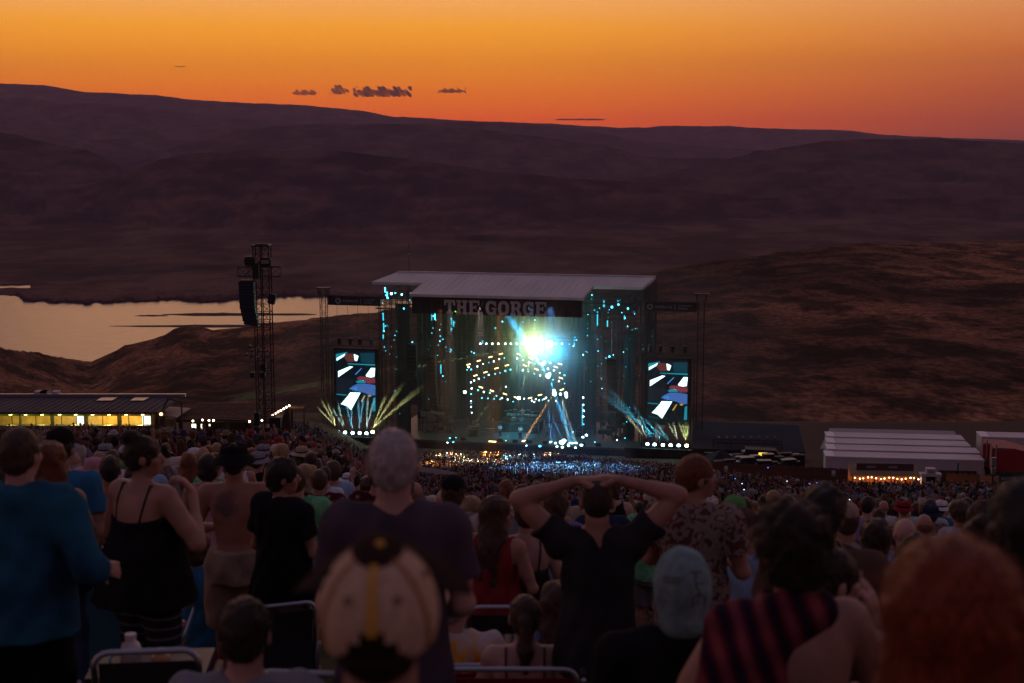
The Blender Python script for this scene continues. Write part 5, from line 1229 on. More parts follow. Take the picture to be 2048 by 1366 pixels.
# -- the close cap: six panels, seam tapes, eyelets, dark front and peak
def close_cap(E, U, HM, P, sh):
    o = U(0, -.010, .030); n = 6
    cream = mat('cap_cream_twill', (.66, .46, .30), .95, spec=.05, var=.12, vscale=60, bump=.5, bscale=400); dark = mat('cap_dark_top', (.035, .02, .016), .95, spec=.05, bump=.4, bscale=300); tape = mat('cap_yellow_tape', (.62, .34, .05), .8, var=.1, vscale=50); seam = mat('cap_rust_seam', (.38, .17, .06), .9)
    def sp(a, e, r=1.0):
        ce = math.cos(e); return o+HM @ Vector((.0925*r*ce*math.cos(a), .112*r*ce*math.sin(a)-.002, .110*r*math.sin(e)-.012+(.0)))
    for k in range(n):
        a0 = R(-90+60*k); a1 = a0+R(60); back = k in (0, 5); m = 10
        mb = MB(); rows = 10
        for j in range(rows+1):
            e = R(-14)+(R(90)-R(-14))*j/rows
            for i in range(m+1):
                a = a0+(a1-a0)*i/m; bulge = 1+.012*math.sin(math.pi*i/m)*math.cos(max(e, 0))
                mb.v.append(tuple(sp(a, e, bulge)))
        for j in range(rows):
            for i in range(m):
                # the adjuster opening at the back
                e = -14+104*(j+.5)/rows; a_ = math.degrees(a0+(a1-a0)*(i+.5)/m)+90
                a_ = min(abs(a_), abs(a_-360))
                if (a_/30)**2+((e+16)/32)**2 < 1: continue
                q = j*(m+1)+i; mb.f.append((q, q+1, q+m+2, q+m+1))
        mb.build('cap_panel', dark if k in (2, 3) else cream, E, smooth=True)
        mb = MB(); t_ = .0042 if k not in (0,) else .0085
        pts = [sp(a0, R(-14 if k else 14)+(R(90)-R(-14 if k else 14))*j/12, 1.012) for j in range(13)]
        for j in range(12):
            p0, p1 = pts[j], pts[j+1]; s = Vector((-math.sin(a0), math.cos(a0), 0)); s = (HM @ s)*t_*(1-.5*j/12)
            nrm = ((p0+p1)/2-o).normalized()*.0016
            mb.prism([p0-s, p0+s, p1+s, p1-s], nrm)
        mb.build('seam_tape', tape if k == 0 else seam, E)
    for k in (0, 5, 1, 4):
        a = R(-90+60*k+30); MB().lathe([(.0035, 0), (.0062, .0015), (.0062, -.001)], sp(a, R(38), 1.018), n=10, M=(sp(a, R(38))-o).to_track_quat('Z', 'Y').to_matrix()).build('eyelet', dark, E)
    V, Q = mesh_sdf([ell(o+HM @ V3(0, .012, .078), (.042, .062, .030), HM)], .005); link_mesh('dark_crown_patch', np_mesh('p', V, Q, True), dark, E)
    MB().lathe([(0, .006), (.007, .004), (.008, -.003)], o+HM @ V3(.006, .0, .106), n=10, M=HM).build('button', tape, E, smooth=True)
    # strap and flat peak, lifted
    MB().path([sp(a, R(-12), 1.01) for a in np.linspace(R(-125), R(-55), 12)], .008, 6).build('strap', dark, E, smooth=True)
    BM = HM @ Matrix.Rotation(R(4), 3, 'X')
    MB().lathe([(.090, .004), (.125, .002), (.160, -.003), (.160, -.007), (.125, -.002), (.090, 0)], o+HM @ V3(0, .012, .0), .98, 1.05, 16, M=BM, a0=R(22), a1=R(158), warp=lambda p, a: p-V3(0, 0, 1.3*p.x**2)).build('peak', dark, E, smooth=True)

cast('person close by in a cream paneled cap with a yellow centre stripe', 757, 1066, 1.88, vox=.007, sk=1, hmin=1.5, bulk=1.0, hair=('buzz', 'dark brown'), top=('tee', c_maroon), bottom=('trousers', c_black), extra=close_cap, headpitch=R(14))

def bust(E):
    V, Q = mesh_sdf([ell((0, 0, 1.13), (.19, .15, .17), k=.06), tcone((0, -.004, 1.18), (0, -.008, .84), .185, .225, .05, (1, .74, 1)), ell((-.09, .12, 1.26), (.10, .08, .09)), ell((.09, .12, 1.26), (.10, .08, .09))], .012, [], fold_noise(.005, 3), [((0, -.1, 1.22), (0, -.2, 1))])
    link_mesh('tube_top', np_mesh('tube', V, Q, True), c_black, E)
# -- middle group
def shirt_print(lines, z0, size, x0=0.0, m=None):
    def f(E, U, HM, P, sh):
        top_ = [c for c in E.children if c.name.startswith(('t_shirt', 'shirt'))][0]
        me = top_.data; n = len(me.vertices); co = np.empty(n*3, np.float32); me.vertices.foreach_get('co', co); co = co.reshape(-1, 3); bk = co[co[:, 1] < 0]
        for i, s in enumerate(lines):
            cu = bpy.data.curves.new('t', 'FONT'); cu.body = s; cu.size = size; cu.extrude = .0015; cu.align_x = 'CENTER'; cu.resolution_u = 2; cu.offset = .002
            o = bpy.data.objects.new('t', cu); COL.objects.link(o); dg = bpy.context.evaluated_depsgraph_get(); m2 = bpy.data.meshes.new_from_object(o.evaluated_get(dg)); bpy.data.objects.remove(o)
            c = np.empty(len(m2.vertices)*3, np.float32); m2.vertices.foreach_get('co', c); c = c.reshape(-1, 3); X = c[:, 0]+x0; Z = z0-i*size*1.12+c[:, 1]
            Yv = np.empty(len(X), np.float32)
            for j in range(len(X)):
                d2 = (bk[:, 0]-X[j])**2+(bk[:, 2]-Z[j])**2; q = np.argsort(d2)[:4]; Yv[j] = bk[q, 1].mean()
            out = np.stack([X, Yv-.0035-c[:, 2], Z], 1); m2.vertices.foreach_set('co', out.astype(np.float32).ravel()); m2.materials.clear()
            link_mesh('print', m2, m or c_black, top_)
    return f
cast('man in a black cap and white tie-dye t-shirt with words down its back', 906, 951, 9.0, vox=.010, sk=0, hmin=1.66, hair=('short', 'brown'), top=('loose', pcloth('tiewhite')), bottom=('shorts', c_black), hat=('cap', c_black), yaw=R(-8), pose=POSE_FRONT, extra=shirt_print(['ain', 'Raisin', 'the', 'Law'], 1.28, .105, -.01))
cast('woman with straight blonde hair down her back, right of the black cap', 944, 990, 11.0, fem=True, sk=0, hair=('long', 'blonde'), fuzz=300, top=('tank', c_tan), bottom=('skirt', c_brown))
cast('brown long-haired woman in a red dress, face turned right, arms folded', 992, 990, 8.5, fem=True, vox=.010, sk=1, hmin=1.6, hair=('longloose', 'brown'), fuzz=500, top=('tank', c_red), bottom=('skirt', c_red), yaw=R(-28), headyaw=R(-48), face=True, pose=POSE_FRONT)
cast('woman in a dark strappy camisole partly behind the raised elbow', 1052, 992, 8.8, fem=True, sk=0, hmin=1.6, hair=('short', 'brown'), top=('strap', c_char), bottom=('shorts', c_mag), pose=dict(backz=1.26))
cast('person in a lilac and blue tie-dye t-shirt with brown hair under the raised arm', 1112, 978, 9.4, fem=True, sk=1, hmin=1.62, hair=('thick', 'brown'), fuzz=300, top=('loose', pcloth('tieblue')), bottom=('leggings', c_black), bulk=1.05)
cast('man in a dark t-shirt with both hands clasped on top of his head', 1195, 952, 6.5, vox=.008, sk=1, hmin=1.68, hair=('buzz', 'dark brown'), top=('tee', c_char), bottom=('shorts', c_khaki), bulk=1.06, headpitch=R(-12),
     pose=dict(el=((-.385, .02, 1.645), (.40, .02, 1.665)), wr=((-.115, .03, 1.735), (.115, .03, 1.74)), hd=((1, .05, .06), (-1, .05, .12)), palm=((0, .0, -1), (0, .0, -1)), curl=.30, shrug=.03, sleeve=.42, hem=.80, ths=-1))
cast('woman in a brown camisole with a ponytail, sitting with bare shoulders', 1050, 1186, 6.6, sit=True, fem=True, vox=.009, sk=0, H=1.62, hair=('ponytail', 'brown'), fuzz=600, top=('strap', c_brown), bottom=('shorts', c_denim), pose=dict(SITARM, backz=1.22))
cast('grey-haired man in a red, yellow and white tie-dye t-shirt, sitting', 907, 1162, 6.9, sit=True, vox=.010, sk=0, hair=('fringe', 'grey'), fuzz=200, top=('loose', pcloth('tiefire')), bottom=('shorts', c_navy), bulk=1.15, yaw=R(-15), headyaw=R(-15), pose=SITARM)
cast('seated person in a purple and yellow shirt just right of the ponytail', 1112, 1160, 7.4, sit=True, fem=True, sk=1, hair=('long', 'brown'), top=('tee', pcloth('tieblue')), bottom=('shorts', c_black), pose=SITARM)
def glasses(E, U, HM, P, sh):
    g = mat('wire_glasses', (.35, .33, .3), .25, .9)
    fr = MB()
    for s in (-1, 1):
        fr.path([U(s*.033+.022*math.cos(a), .112, .008+.018*math.sin(a)) for a in np.linspace(0, 2*math.pi, 17)], .0018, 5); fr.path([U(s*.055, .108, .012), U(s*.080, .06, .010), U(s*.083, -.01, .004)], .0018, 5)
    fr.path([U(-.011, .114, .010), U(0, .117, .013), U(.011, .114, .010)], .0018, 5)
    f = fr.build('glasses', g, E)
cast('tall man with wire glasses and a leaf-pattern shirt, face turned right', 1392, 906, 7.0, vox=.009, sk=1, hmax=1.88, hair=('short', 'auburn'), fuzz=500, top=('shirt', pcloth('leaf')), bottom=('shorts', c_khaki), yaw=R(-30), headyaw=R(-46), face=True, extra=glasses, pose=POSE_FRONT)
def teal_cover(E, U, HM, P, sh):
    m = cloth('teal_knit', (.20, .30, .30), bump=.6, bscale=90, vscale=14)
    V, Q = mesh_sdf([ell(U(0, -.014, .026), (.091, .112, .112), HM), rcone(U(0, -.045, -.01), U(0, -.050, -.085), .084, .080, .03, (1, .8, 1))], .006, [ell(U(0, .125, -.03), (.075, .07, .10), HM)], fold_noise(.0012, 4, 60, 45), [(U(0, 0, -.115), HM @ V3(0, .3, -1))])
    o = link_mesh('head_cover', np_mesh('c', V, Q, True), m, E)
    def surf(x, z):
        d2 = (V[:, 0]-x)**2+(V[:, 2]-z)**2+np.where(V[:, 1] > -.02, 9, 0); q = np.argsort(d2)[:4]; return (x, float(V[q, 1].mean())-.001, z)
    z0 = 1.632
    for pl_ in ([(.012, .085), (.05, .080)], [(.030, .083), (.028, .050), (.042, .020), (.036, -.02)], [(.028, .050), (.056, .046)], [(.042, .020), (.020, .004), (.024, -.02)], [(.042, .020), (.064, -.004), (.062, -.03)], [(-.07, .06), (-.02, .066)], [(-.072, .048), (-.022, .054)]):
        pts = []
        for a_, b_ in zip(pl_[:-1], pl_[1:]):
            for t_ in np.linspace(0, 1, 5): pts.append(surf(a_[0]+(b_[0]-a_[0])*t_, z0+a_[1]+(b_[1]-a_[1])*t_))
        MB().path(pts, .0024, 5).build('print', c_olive, o)
cast('seated person in black under a pale teal cloth cap with a printed figure', 1366, 1096, 4.3, sit=True, H=1.7, vox=.009, sk=0, hair=('buzz', 'brown'), top=('tee', c_black), bottom=('shorts', c_black), extra=teal_cover, pose=dict(SITARM))
cast('person in a backwards bright green cap and white t-shirt', 1470, 992, 9.0, sk=1, hmin=1.62, hair=('short', 'brown'), top=('tee', c_white), bottom=('shorts', c_denim), hat=('cap', c_green, c_green, True))
cast('person in a faded brown cap with raised forearms, right of the glasses man', 1490, 1018, 7.8, sk=1, hmin=1.6, hair=('short', 'blonde'), top=('tee', c_sky), bottom=('shorts', c_grey), hat=('cap', c_brown, c_brown), headyaw=R(-20), pose=dict(el=((-.27, .05, 1.15), (.28, .08, 1.18)), wr=((-.10, .25, 1.38), (.12, .25, 1.40)), hd=((.3, .2, 1), (-.3, .2, 1)), palm=((0, -1, 0), (0, -1, 0))))
cast('tall person with thick black hair and a brown shirt behind the plaid scarf', 1650, 970, 5.6, vox=.009, sk=2, hmin=1.66, hair=('thick', 'black'), fuzz=700, top=('tee', c_brown), bottom=('trousers', c_black), yaw=R(-20), headyaw=R(-12), bulk=1.05)
cast('bare-shouldered woman with dark curly hair and a red plaid scarf, close by', 1588, 1012, 3.6, vox=.008, fem=True, sk=1, bulk=1.35, hmin=1.58, hair=('curly', 'dark brown'), fuzz=2200, top=('shawl', pcloth('plaid')), bottom=('trousers', c_black), yaw=R(6), headyaw=R(8),
     pose=dict(el=((-.33, .0, 1.16), (.32, .02, 1.15)), wr=((-.2, .2, 1.08), (.16, .25, 1.12)), fold=.007), extra=lambda E, U, HM, P, sh: bust(E))
cast('woman with brown hair looking right, hand against her cheek, beside the plaid scarf', 1668, 1092, 4.5, vox=.008, fem=True, sk=0, hmin=1.55, hair=('short', 'dark brown'), fuzz=500, top=('tank', c_char), bottom=('trousers', c_black), yaw=R(-40), headyaw=R(-38), face=True,
     pose=dict(el=((-.27, .04, 1.15), (.24, .16, 1.18)), wr=((-.1, .2, 1.1), (.10, .15, 1.47)), hd=((.5, .8, 0), (-.25, -.15, 1)), palm=((0, -1, 0), (-1, 0, 0)), curl=.6))
cast('man in a tan cap and camouflage shirt', 1694, 1004, 8.6, sk=1, hmin=1.62, hair=('short', 'brown'), top=('shirt', pcloth('camo')), bottom=('shorts', c_olive), hat=('cap', c_tan))
def neck_scarf(E, U, HM, P, sh):
    V, Q = mesh_sdf([rcone((-.05, -.03, 1.46), (.05, -.03, 1.46), .055, .055, .03), rcone((-.05, .03, 1.46), (.05, .03, 1.45), .05, .05, .03), rcone((0, -.07, 1.45), (0, -.09, 1.38), .06, .02, .03, (1, .5, 1))], .009, [rcone((0, -.01, 1.47), (0, .02, 1.6), .058, .08)], fold_noise(.006, 9, 50, 40)); link_mesh('neck_scarf', np_mesh('s', V, Q, True), c_denim, E)
cast('shirtless man with wavy dark hair and a blue scarf round his neck', 1753, 1039, 8.0, vox=.010, sk=1, hmin=1.62, hair=('thick', 'dark brown'), fuzz=400, top=(None, None), bottom=('shorts', c_denim), extra=neck_scarf, pose=POSE_FRONT)
cast('bald man in a pale flowery shirt', 1812, 1032, 9.2, sk=0, hmin=1.62, hair=('bald', 'grey'), top=('shirt', pcloth('tieblue')), bottom=('shorts', c_khaki), bulk=1.1)
cast('dark-haired woman in a black tank top with pale shoulders, left of the red hair', 1826, 1070, 6.6, vox=.010, fem=True, sk=0, hmin=1.6, hair=('bun', 'black'), fuzz=400, top=('tank', c_black), bottom=('shorts', c_denim))
cast('person with a big mop of light brown curls', 1968, 1006, 8.8, fem=True, sk=1, hmin=1.62, hair=('curly', 'brown'), fuzz=900, top=('tee', c_maroon), bottom=('trousers', c_black))
cast('woman with dark hair in a top bun in front of the brown curls', 1958, 1034, 6.0, vox=.010, fem=True, sk=1, hmin=1.58, hair=('bun', 'dark brown'), fuzz=500, top=('tank', c_brown), bottom=('trousers', c_black))
cast('long black-haired person cut off by the right edge, very close', 2062, 952, 3.0, vox=.009, fem=True, sk=2, hair=('long', 'black'), fuzz=1500, top=('tee', c_navy), bottom=('trousers', c_black))
cast('red-haired person with long loose hair, very close at the lower right', 1912, 1084, 1.95, vox=.007, fem=True, sk=0, hmin=1.5, hair=('longloose', 'red'), fuzz=3000, top=('tee', c_black), bottom=('trousers', c_black), pose=dict(hairx=1.16), bulk=1.1)
cast('shirtless person with a sunburnt back slumped in a chair behind the black camisole', 262, 1075, 8.9, sit=True, sk=0, bulk=1.2, hair=('short', 'brown'), top=(None, None), bottom=('shorts', c_grey), yaw=R(-10), pose=SITARM)
cast('seated person in a blue top between the camisole and the khaki shorts', 392, 1062, 10.2, sit=True, fem=True, sk=1, hair=('bob', 'brown'), top=('tee', c_blue), bottom=('skirt', c_mag), yaw=R(-30), pose=SITARM)
cast('short-haired person in a grey t-shirt sitting low at the bottom edge', 487, 1190, 4.4, sit=True, vox=.008, sk=0, H=1.70, hair=('short', 'dark brown'), fuzz=1200, top=('tee', c_grey), bottom=('shorts', c_black), pose=SITARM, bulk=1.08)

# ---------------------------------------------------------------- folding chairs, cool box, bottles
M_TUBE = mat('grey_tube', (.34, .36, .40), .3, .7); M_SLING = mat('sling_black', (.02, .02, .024), .9, bump=.3, bscale=200); M_SLINGR = mat('sling_red', (.20, .012, .018), .9, bump=.3, bscale=200); M_SLINGB = mat('sling_teal', (.03, .12, .16), .9)
def lawn_chair(px_, py_, Y, w, label, sling, yaw=0, text=None, hgt=None):
    """py_ is the top rail"""
    p = at(px_, py_, Y); g = gz(p.x, Y); h = hgt or (p.z-g); T = empty('lawn_chair', (p.x, Y, p.z-h), yaw, label, 'folding chair', 'folding chairs on the lawn'); hw = w/2; r = .013
    def rnd(pts): return pts
    T_ = lambda *q: Vector(q)
    # back frame: upright U with rounded top corners
    c = .06; U_ = [T_(-hw, .10, .22)]
    U_ += [T_(-hw, -.0, h-c)]+[T_(-hw+c-c*math.cos(a), -.005, h-c+c*math.sin(a)) for a in np.linspace(0, R(90), 5)]+[T_(hw-c+c*math.sin(a), -.005, h-c+c*math.cos(a)) for a in np.linspace(0, R(90), 5)]+[T_(hw, -.0, h-c), T_(hw, .10, .22)]
    MB().path(U_, r, 8).build('back_frame', M_TUBE, T, smooth=True)
    for s in (-1, 1):
        MB().path([T_(s*(hw+.03), -.06, .0), T_(s*(hw+.03), .55, .52), T_(s*(hw+.03), .50, .56), T_(s*(hw+.03), .02, .58)], r, 8).build('arm_frame', M_TUBE, T, smooth=True)
        MB().path([T_(s*(hw+.03), .56, .0), T_(s*(hw+.02), .10, .24), T_(s*(hw+.01), -.02, .50)], r, 8).build('leg', M_TUBE, T, smooth=True)
        MB().path([T_(s*(hw+.03), .04, .60), T_(s*(hw+.03), .48, .58)], .02, 8).build('armrest', M_BLACK, T, smooth=True)
    for y_ in (-.06, .56): MB().path([T_(-hw-.03, y_, .01), T_(hw+.03, y_, .01)], r, 8).build('floor_bar', M_TUBE, T, smooth=True)
    mb = MB(); n = 8
    for i in range(n): 
        for_ = [(-hw+.015, .012+.03*math.sin(math.pi*i/n), h-.05-(h-.30)*i/n), (hw-.015, .012+.03*math.sin(math.pi*i/n), h-.05-(h-.30)*i/n), (hw-.015, .012+.03*math.sin(math.pi*(i+1)/n), h-.05-(h-.30)*(i+1)/n), (-hw+.015, .012+.03*math.sin(math.pi*(i+1)/n), h-.05-(h-.30)*(i+1)/n)]
        mb.prism(for_, (0, .006, 0))
    bs = mb.build('back_sling', sling, T)
    MB().prism([(-hw+.01, .06, .27), (hw-.01, .06, .27), (hw-.01, .52, .32), (-hw+.01, .52, .32)], (0, 0, .01)).build('seat_sling', sling, T)
    if text:
        cu = bpy.data.curves.new('t', 'FONT'); cu.body = text; cu.size = .085; cu.extrude = .001; cu.align_x = 'CENTER'; o = bpy.data.objects.new('t', cu); COL.objects.link(o)
        dg = bpy.context.evaluated_depsgraph_get(); m2 = bpy.data.meshes.new_from_object(o.evaluated_get(dg)); bpy.data.objects.remove(o); c_ = np.empty(len(m2.vertices)*3, np.float32); m2.vertices.foreach_get('co', c_); c_ = c_.reshape(-1, 3)
        m2.vertices.foreach_set('co', np.stack([c_[:, 0]*1.12, -.006-c_[:, 2], h-.21+c_[:, 1]], 1).astype(np.float32).ravel()); m2.materials.clear(); link_mesh('lettering', m2, mat('chair_print', (.36, .38, .40), .8), bs)
    return T
lawn_chair(1018, 1214, 7.5, .44, 'black folding chair with pale lettering on its back, left of the ponytail', M_SLING, text='RENT ME')
lawn_chair(292, 1302, 5.3, .40, 'empty low chair with a pale tube frame beside the clear bottle', M_SLING, R(6))
lawn_chair(606, 1346, 4.6, .34, 'chair whose top rail shows between the grey t-shirt and the cream cap', M_SLING, R(-5))
lawn_chair(1010, 1338, 6.2, .66, 'wide red folding chair under the woman with the ponytail', M_SLINGR)
lawn_chair(900, 1330, 6.6, .5, 'red folding chair under the man in the fiery tie-dye t-shirt', M_SLINGR)
lawn_chair(226, 1096, 8.6, .5, 'chair with a curved pale frame around the sunburnt back', M_SLINGB, R(-12))
lawn_chair(560, 1210, 8.0, .42, 'dark folding chair in front of the pinkish shorts', M_SLING, R(20))
p = at(290, 1352, 5.9); g = gz(p.x, 5.9)
T = empty('cool_box', (p.x, 5.9, g), R(4), 'black cool box standing on the grass under the bottles', 'cool box'); hb = p.z-g
MB().box(-.24, .24, 0, .32, 0, hb-.05).build('body', M_BLACK, T); MB().box(-.255, .255, -.015, .335, hb-.048, hb).build('lid', mat('dark_plastic', (.03, .025, .03), .4), T); MB().path([(-.26, .16, hb-.12), (-.28, .0, hb-.02), (-.26, -.03, hb-.10)], .01, 6).build('handle', M_TUBE, T)
M_PLAS = mat('frosted_plastic', (.55, .52, .50), .25, spec=.6, var=.15, vscale=20); M_CAPP = mat('white_cap', (.6, .55, .55), .5)
def bottle(x, y, z, s, label, m=M_PLAS, hh=.2):
    T = empty('drink_bottle', (x, y, z), 0, label, 'bottle')
    MB().lathe([(0, 0), (.036*s, 0), (.038*s, .01), (.038*s, hh*.62), (.030*s, hh*.75), (.016*s, hh*.84), (.016*s, hh*.88)], n=16).build('body', m, T, smooth=True)
    MB().lathe([(.017*s, hh*.87), (.021*s, hh*.87), (.021*s, hh), (0, hh)], n=14).build('cap', M_CAPP, T); MB().lathe([(.0385*s, hh*.2), (.0388*s, hh*.5)], n=16).build('label', mat('bottle_label', (.35, .3, .28), .6), T)
bottle(at(262, 1300, 5.95).x, 5.95, p.z+.002, 1.2, 'tall frosted water bottle standing on the cool box', hh=.17)
bottle(at(318, 1300, 5.95).x, 5.98, p.z+.002, 1.1, 'short amber bottle beside the frosted one on the cool box', mat('amber_plastic', (.4, .2, .08), .3, spec=.6), hh=.09)
o = MB().path([V3(at(238, 1310, 5.95).x+.035*math.cos(a), 5.93, p.z+.05+.04*math.sin(a)) for a in np.linspace(0, 2*math.pi, 21)], .005, 6).build('carabiner_loop', emis('loop_cyan', (.02, .35, .40), .25), smooth=True)
o.data.materials[0] = mat('cyan_cord', (.02, .5, .55), .5); tag(o, 'small cyan cord loop hanging by the frosted bottle', 'cord')
# ---------------------------------------------------------------- clouds (outside the haze)
M_CLOUD = volume_mat('evening_cloud', (.40, .27, .25), .011)
for (cx_, cy_, w_, h_, lab, nn) in ((765, 185, 104, 22, 'largest small dark cloud above the stage', 9), (678, 181, 30, 20, 'hooked small cloud left of the largest one', 4), (610, 186, 46, 12, 'ragged small cloud at the left of the row', 5), (904, 182, 48, 11, 'thin small cloud right of the largest one', 4), (360, 133, 20, 4, 'tiny thin cloud high at the left', 2), (1160, 239, 90, 5, 'faint flat cloud streak just above the ridge', 3)):
    Yc = 16000.0; p = at(cx_, cy_, Yc); u = Yc/FPX; r_ = random.Random(nn*7+cx_); pr = []
    for k in range(nn):
        f = (k+.5)/nn-.5; t_ = r_.uniform(.55, 1.0)*(1-.9*f*f)
        pr.append(ell((f*w_*u*.92, r_.uniform(-40, 40), -.12*h_*u+.1*h_*u*t_), (w_*u*.62/nn**.8, w_*u*.5/nn**.8+30, h_*u*.40*t_)))
        pr.append(ell((f*w_*u*.92+r_.uniform(-.3, .3)*w_*u/nn, 0, .12*h_*u*t_), (w_*u*.34/nn**.8, w_*u*.3/nn**.8+20, h_*u*.34*t_)))
        pr[-1].k = pr[-2].k = h_*u*.12
    sc = max(h_*u/20, w_*u/160); wv = 2*math.pi/(h_*u*.9)
    V, Q = mesh_sdf(pr, sc, [], lambda X, Y, Z: h_*u*.030*(np.sin(X*wv*.7+2*np.sin(Z*wv*.5))*np.cos(Z*wv*.9+1)+.5*np.sin(X*wv*1.9+Z*wv)), [((0, 0, -h_*u*.40), (0, 0, -1))], band=1e9)
    # field band in mesh_sdf noise is in metres for people; clouds use their own scale
    o = link_mesh('cloud', np_mesh('cloud', V, Q, True), M_CLOUD); o.location = p; tag(o, lab, 'cloud', 'small clouds over the ridge')

# ---------------------------------------------------------------- delay tower
DY = 110.0; dp = at(529, 870, DY); dg_ = gz(dp.x, DY)
def dz(py): return at(529, py, DY).z-dg_
DX = lambda px_: at(px_, 700, DY).x-dp.x
DT = empty('speaker_tower', (dp.x, DY, dg_), 0, 'tall open lattice tower with hanging loudspeakers standing in the crowd left of the stage', 'speaker tower')
xl, xm, xr = DX(513), DX(528), DX(544); zt = dz(492); zb_ = dz(852)
for x_, y_ in ((xl, -.55), (xr, -.55), (xl, .55), (xr, .55), (xm, -.62), (xm+.12, -.62)):
    MB().tube((x_, y_, zb_), (x_, y_, zt), .045, n=6).build('upright', M_STEEL, DT)
n_ = 22; st = (zt-zb_)/n_
for i in range(n_+1):
    z = zb_+i*st
    for (x0, x1) in ((xl, xm), (xm+.12, xr)):
        MB().bar((x0, -.58, z), (x1, -.58, z), .04).build('rung', M_STEEL, DT)
        if i < n_:
            MB().bar((x0, -.58, z), (x1, -.58, z+st), .03).build('brace', M_STEEL, DT); MB().bar((x1, -.58, z), (x0, -.58, z+st), .03).build('brace', M_STEEL, DT)
    MB().bar((xl, .55, z), (xr, .55, z), .04).build('rung', M_STEEL, DT)
    if i < n_: MB().bar((xl if i % 2 else xr, .55, z), (xr if i % 2 else xl, .55, z+st), .03).build('brace', M_STEEL, DT)
MB().box(xl-.1, xr+.1, -.7, .7, zt, zt+.1).build('top_plate', M_STEEL, DT); MB().lathe([(0, 0), (.5, 0), (.55, .12), (0, .2)], (xm, 0, zt+.05), n=10).build('winch', M_BLACK, DT)
zc0, zc1 = dz(533), dz(552)
span_mb((DX(482), -.3, zc0), (DX(566), -.3, zc0), zc0-zc1, .5, step=.75, r=.04).build('cross_truss', M_STEEL, DT)
MB().bar((DX(495), -.4, dz(550)), (DX(528), -.4, dz(520)), .07).build('stay', M_STEEL, DT)
for (x0, x1, y0, y1) in ((497, 518, 512, 530), (527, 549, 514, 532)):
    T = empty('floodlight', (dp.x+DX((x0+x1)/2), DY-.8, dg_+dz(y1)), 0, 'round-shouldered loudspeaker pod at the %s of the tower crosspiece' % ('left' if x0 < 500 else 'right'), 'loudspeaker', 'pods on the tower head')
    T.name = 'speaker_pod'
    w_, h_ = (DX(x1)-DX(x0))/2, dz(y0)-dz(y1)
    MB().prism([(-w_, 0, h_*.2), (-w_*.8, 0, 0), (w_*.8, 0, 0), (w_, 0, h_*.2), (w_, 0, h_*.75), (w_*.75, 0, h_), (-w_*.75, 0, h_), (-w_, 0, h_*.75)], (0, .7, 0)).build('cabinet', M_BLACK, T)
    MB().box(-w_*.7, w_*.7, -.05, -.005, h_*.35, h_*.75).build('grille', M_METALG if x0 > 520 else M_STEEL, T)
MB().box(DX(512), DX(524), -.75, -.1, dz(556), dz(526)).build('motor_case', M_BLACK, DT)
T = empty('hanging_speaker_array', (dp.x+DX(503), DY-.6, dg_+dz(648)), 0, 'long curved black line array hanging from the left arm of the lattice tower', 'loudspeaker')
n_ = 14; z0_, z1_ = dz(648), dz(561); bx, bz = dp.x+DX(503), dg_+dz(648)
for k in range(n_):
    f = k/(n_-1); z = (z1_-z0_)*(1-(k+.5)/n_); xo = DX(500+1.5*f+9*max(0, f-.55)**1.3*2)-DX(503)
    MB().cbox((xo, 0, z), (DX(516)-DX(486)-.05*(k % 2), .8, (z1_-z0_)/n_*.93), Matrix.Rotation(R(14)*max(0, f-.3), 3, 'Y')).build('cabinet', mat('tower_speaker_blueblack', (.014, .024, .04), .5), T)
MB().box(-.6, .6, -.3, .3, z1_-z0_, z1_-z0_+.1).build('bumper', M_STEEL, T)
for s in (-1, 1): MB().tube((s*.3, 0, z1_-z0_), (s*.1, 0, dz(552)-z0_), .02, n=4).build('chain', M_STEEL, T)
def pod(px0, px1, py0, py1, label, rot=0, cat='loudspeaker', name='loudspeaker', yo=-.8):
    x0, x1 = DX(px0), DX(px1); z0, z1 = dz(py1), dz(py0)
    T = empty(name, (dp.x+(x0+x1)/2, DY+yo, dg_+z0), 0, label, cat); w_, h_ = (x1-x0)/2, z1-z0
    M = Matrix.Rotation(rot, 3, 'Y')
    MB().cbox((0, .25, h_/2), (2*w_, .5, h_), M).build('cabinet', M_BLACK, T); MB().cbox((0, -.01, h_/2), (1.7*w_, .03, h_*.85), M).build('grille', M_STEEL, T)
    MB().bar((0, .3, h_/2), (0 if abs((x0+x1)/2) < .2 else (-.5 if x0 > 0 else .5), .6, h_/2), .04).build('bracket', M_STEEL, T)
pod(542, 556, 586, 606, 'small tilted black loudspeaker on the right side of the lattice tower', R(14))
pod(509, 519, 822, 848, 'upright black loudspeaker low on the left of the lattice tower')
pod(539, 561, 832, 852, 'wide black loudspeaker low on the right of the lattice tower')
pod(503, 511, 742, 752, 'small black box lamp low on the left upright of the tower'); pod(523, 532, 742, 753, 'small black box lamp beside the middle upright of the tower'); pod(524, 534, 725, 737, 'small black control box above the lower lamps of the tower')
for (x_, y_, nm) in ((509, 711, 'round pale dish lamp on the left upright of the tower'), (540, 712, 'round pale dish lamp on the right upright of the tower')):
    T = empty('dish_lamp', (dp.x+DX(x_), DY-.8, dg_+dz(y_)), 0, nm, 'lamp')
    MB().lathe([(0, 0), (.12, .02), (.2, .10), (.22, .2), (.2, .2)], n=14, M=Matrix.Rotation(R(90), 3, 'X')).build('reflector', M_METALG, T); MB().bar((0, 0, 0), (.0, .3, 0), .04).build('bracket', M_STEEL, T)
T = empty('lamp_cluster', (dp.x+DX(516), DY-.8, dg_+dz(700)), 0, 'cluster of small pale stage lamps two thirds down the lattice tower', 'lamps')
r_ = random.Random(5)
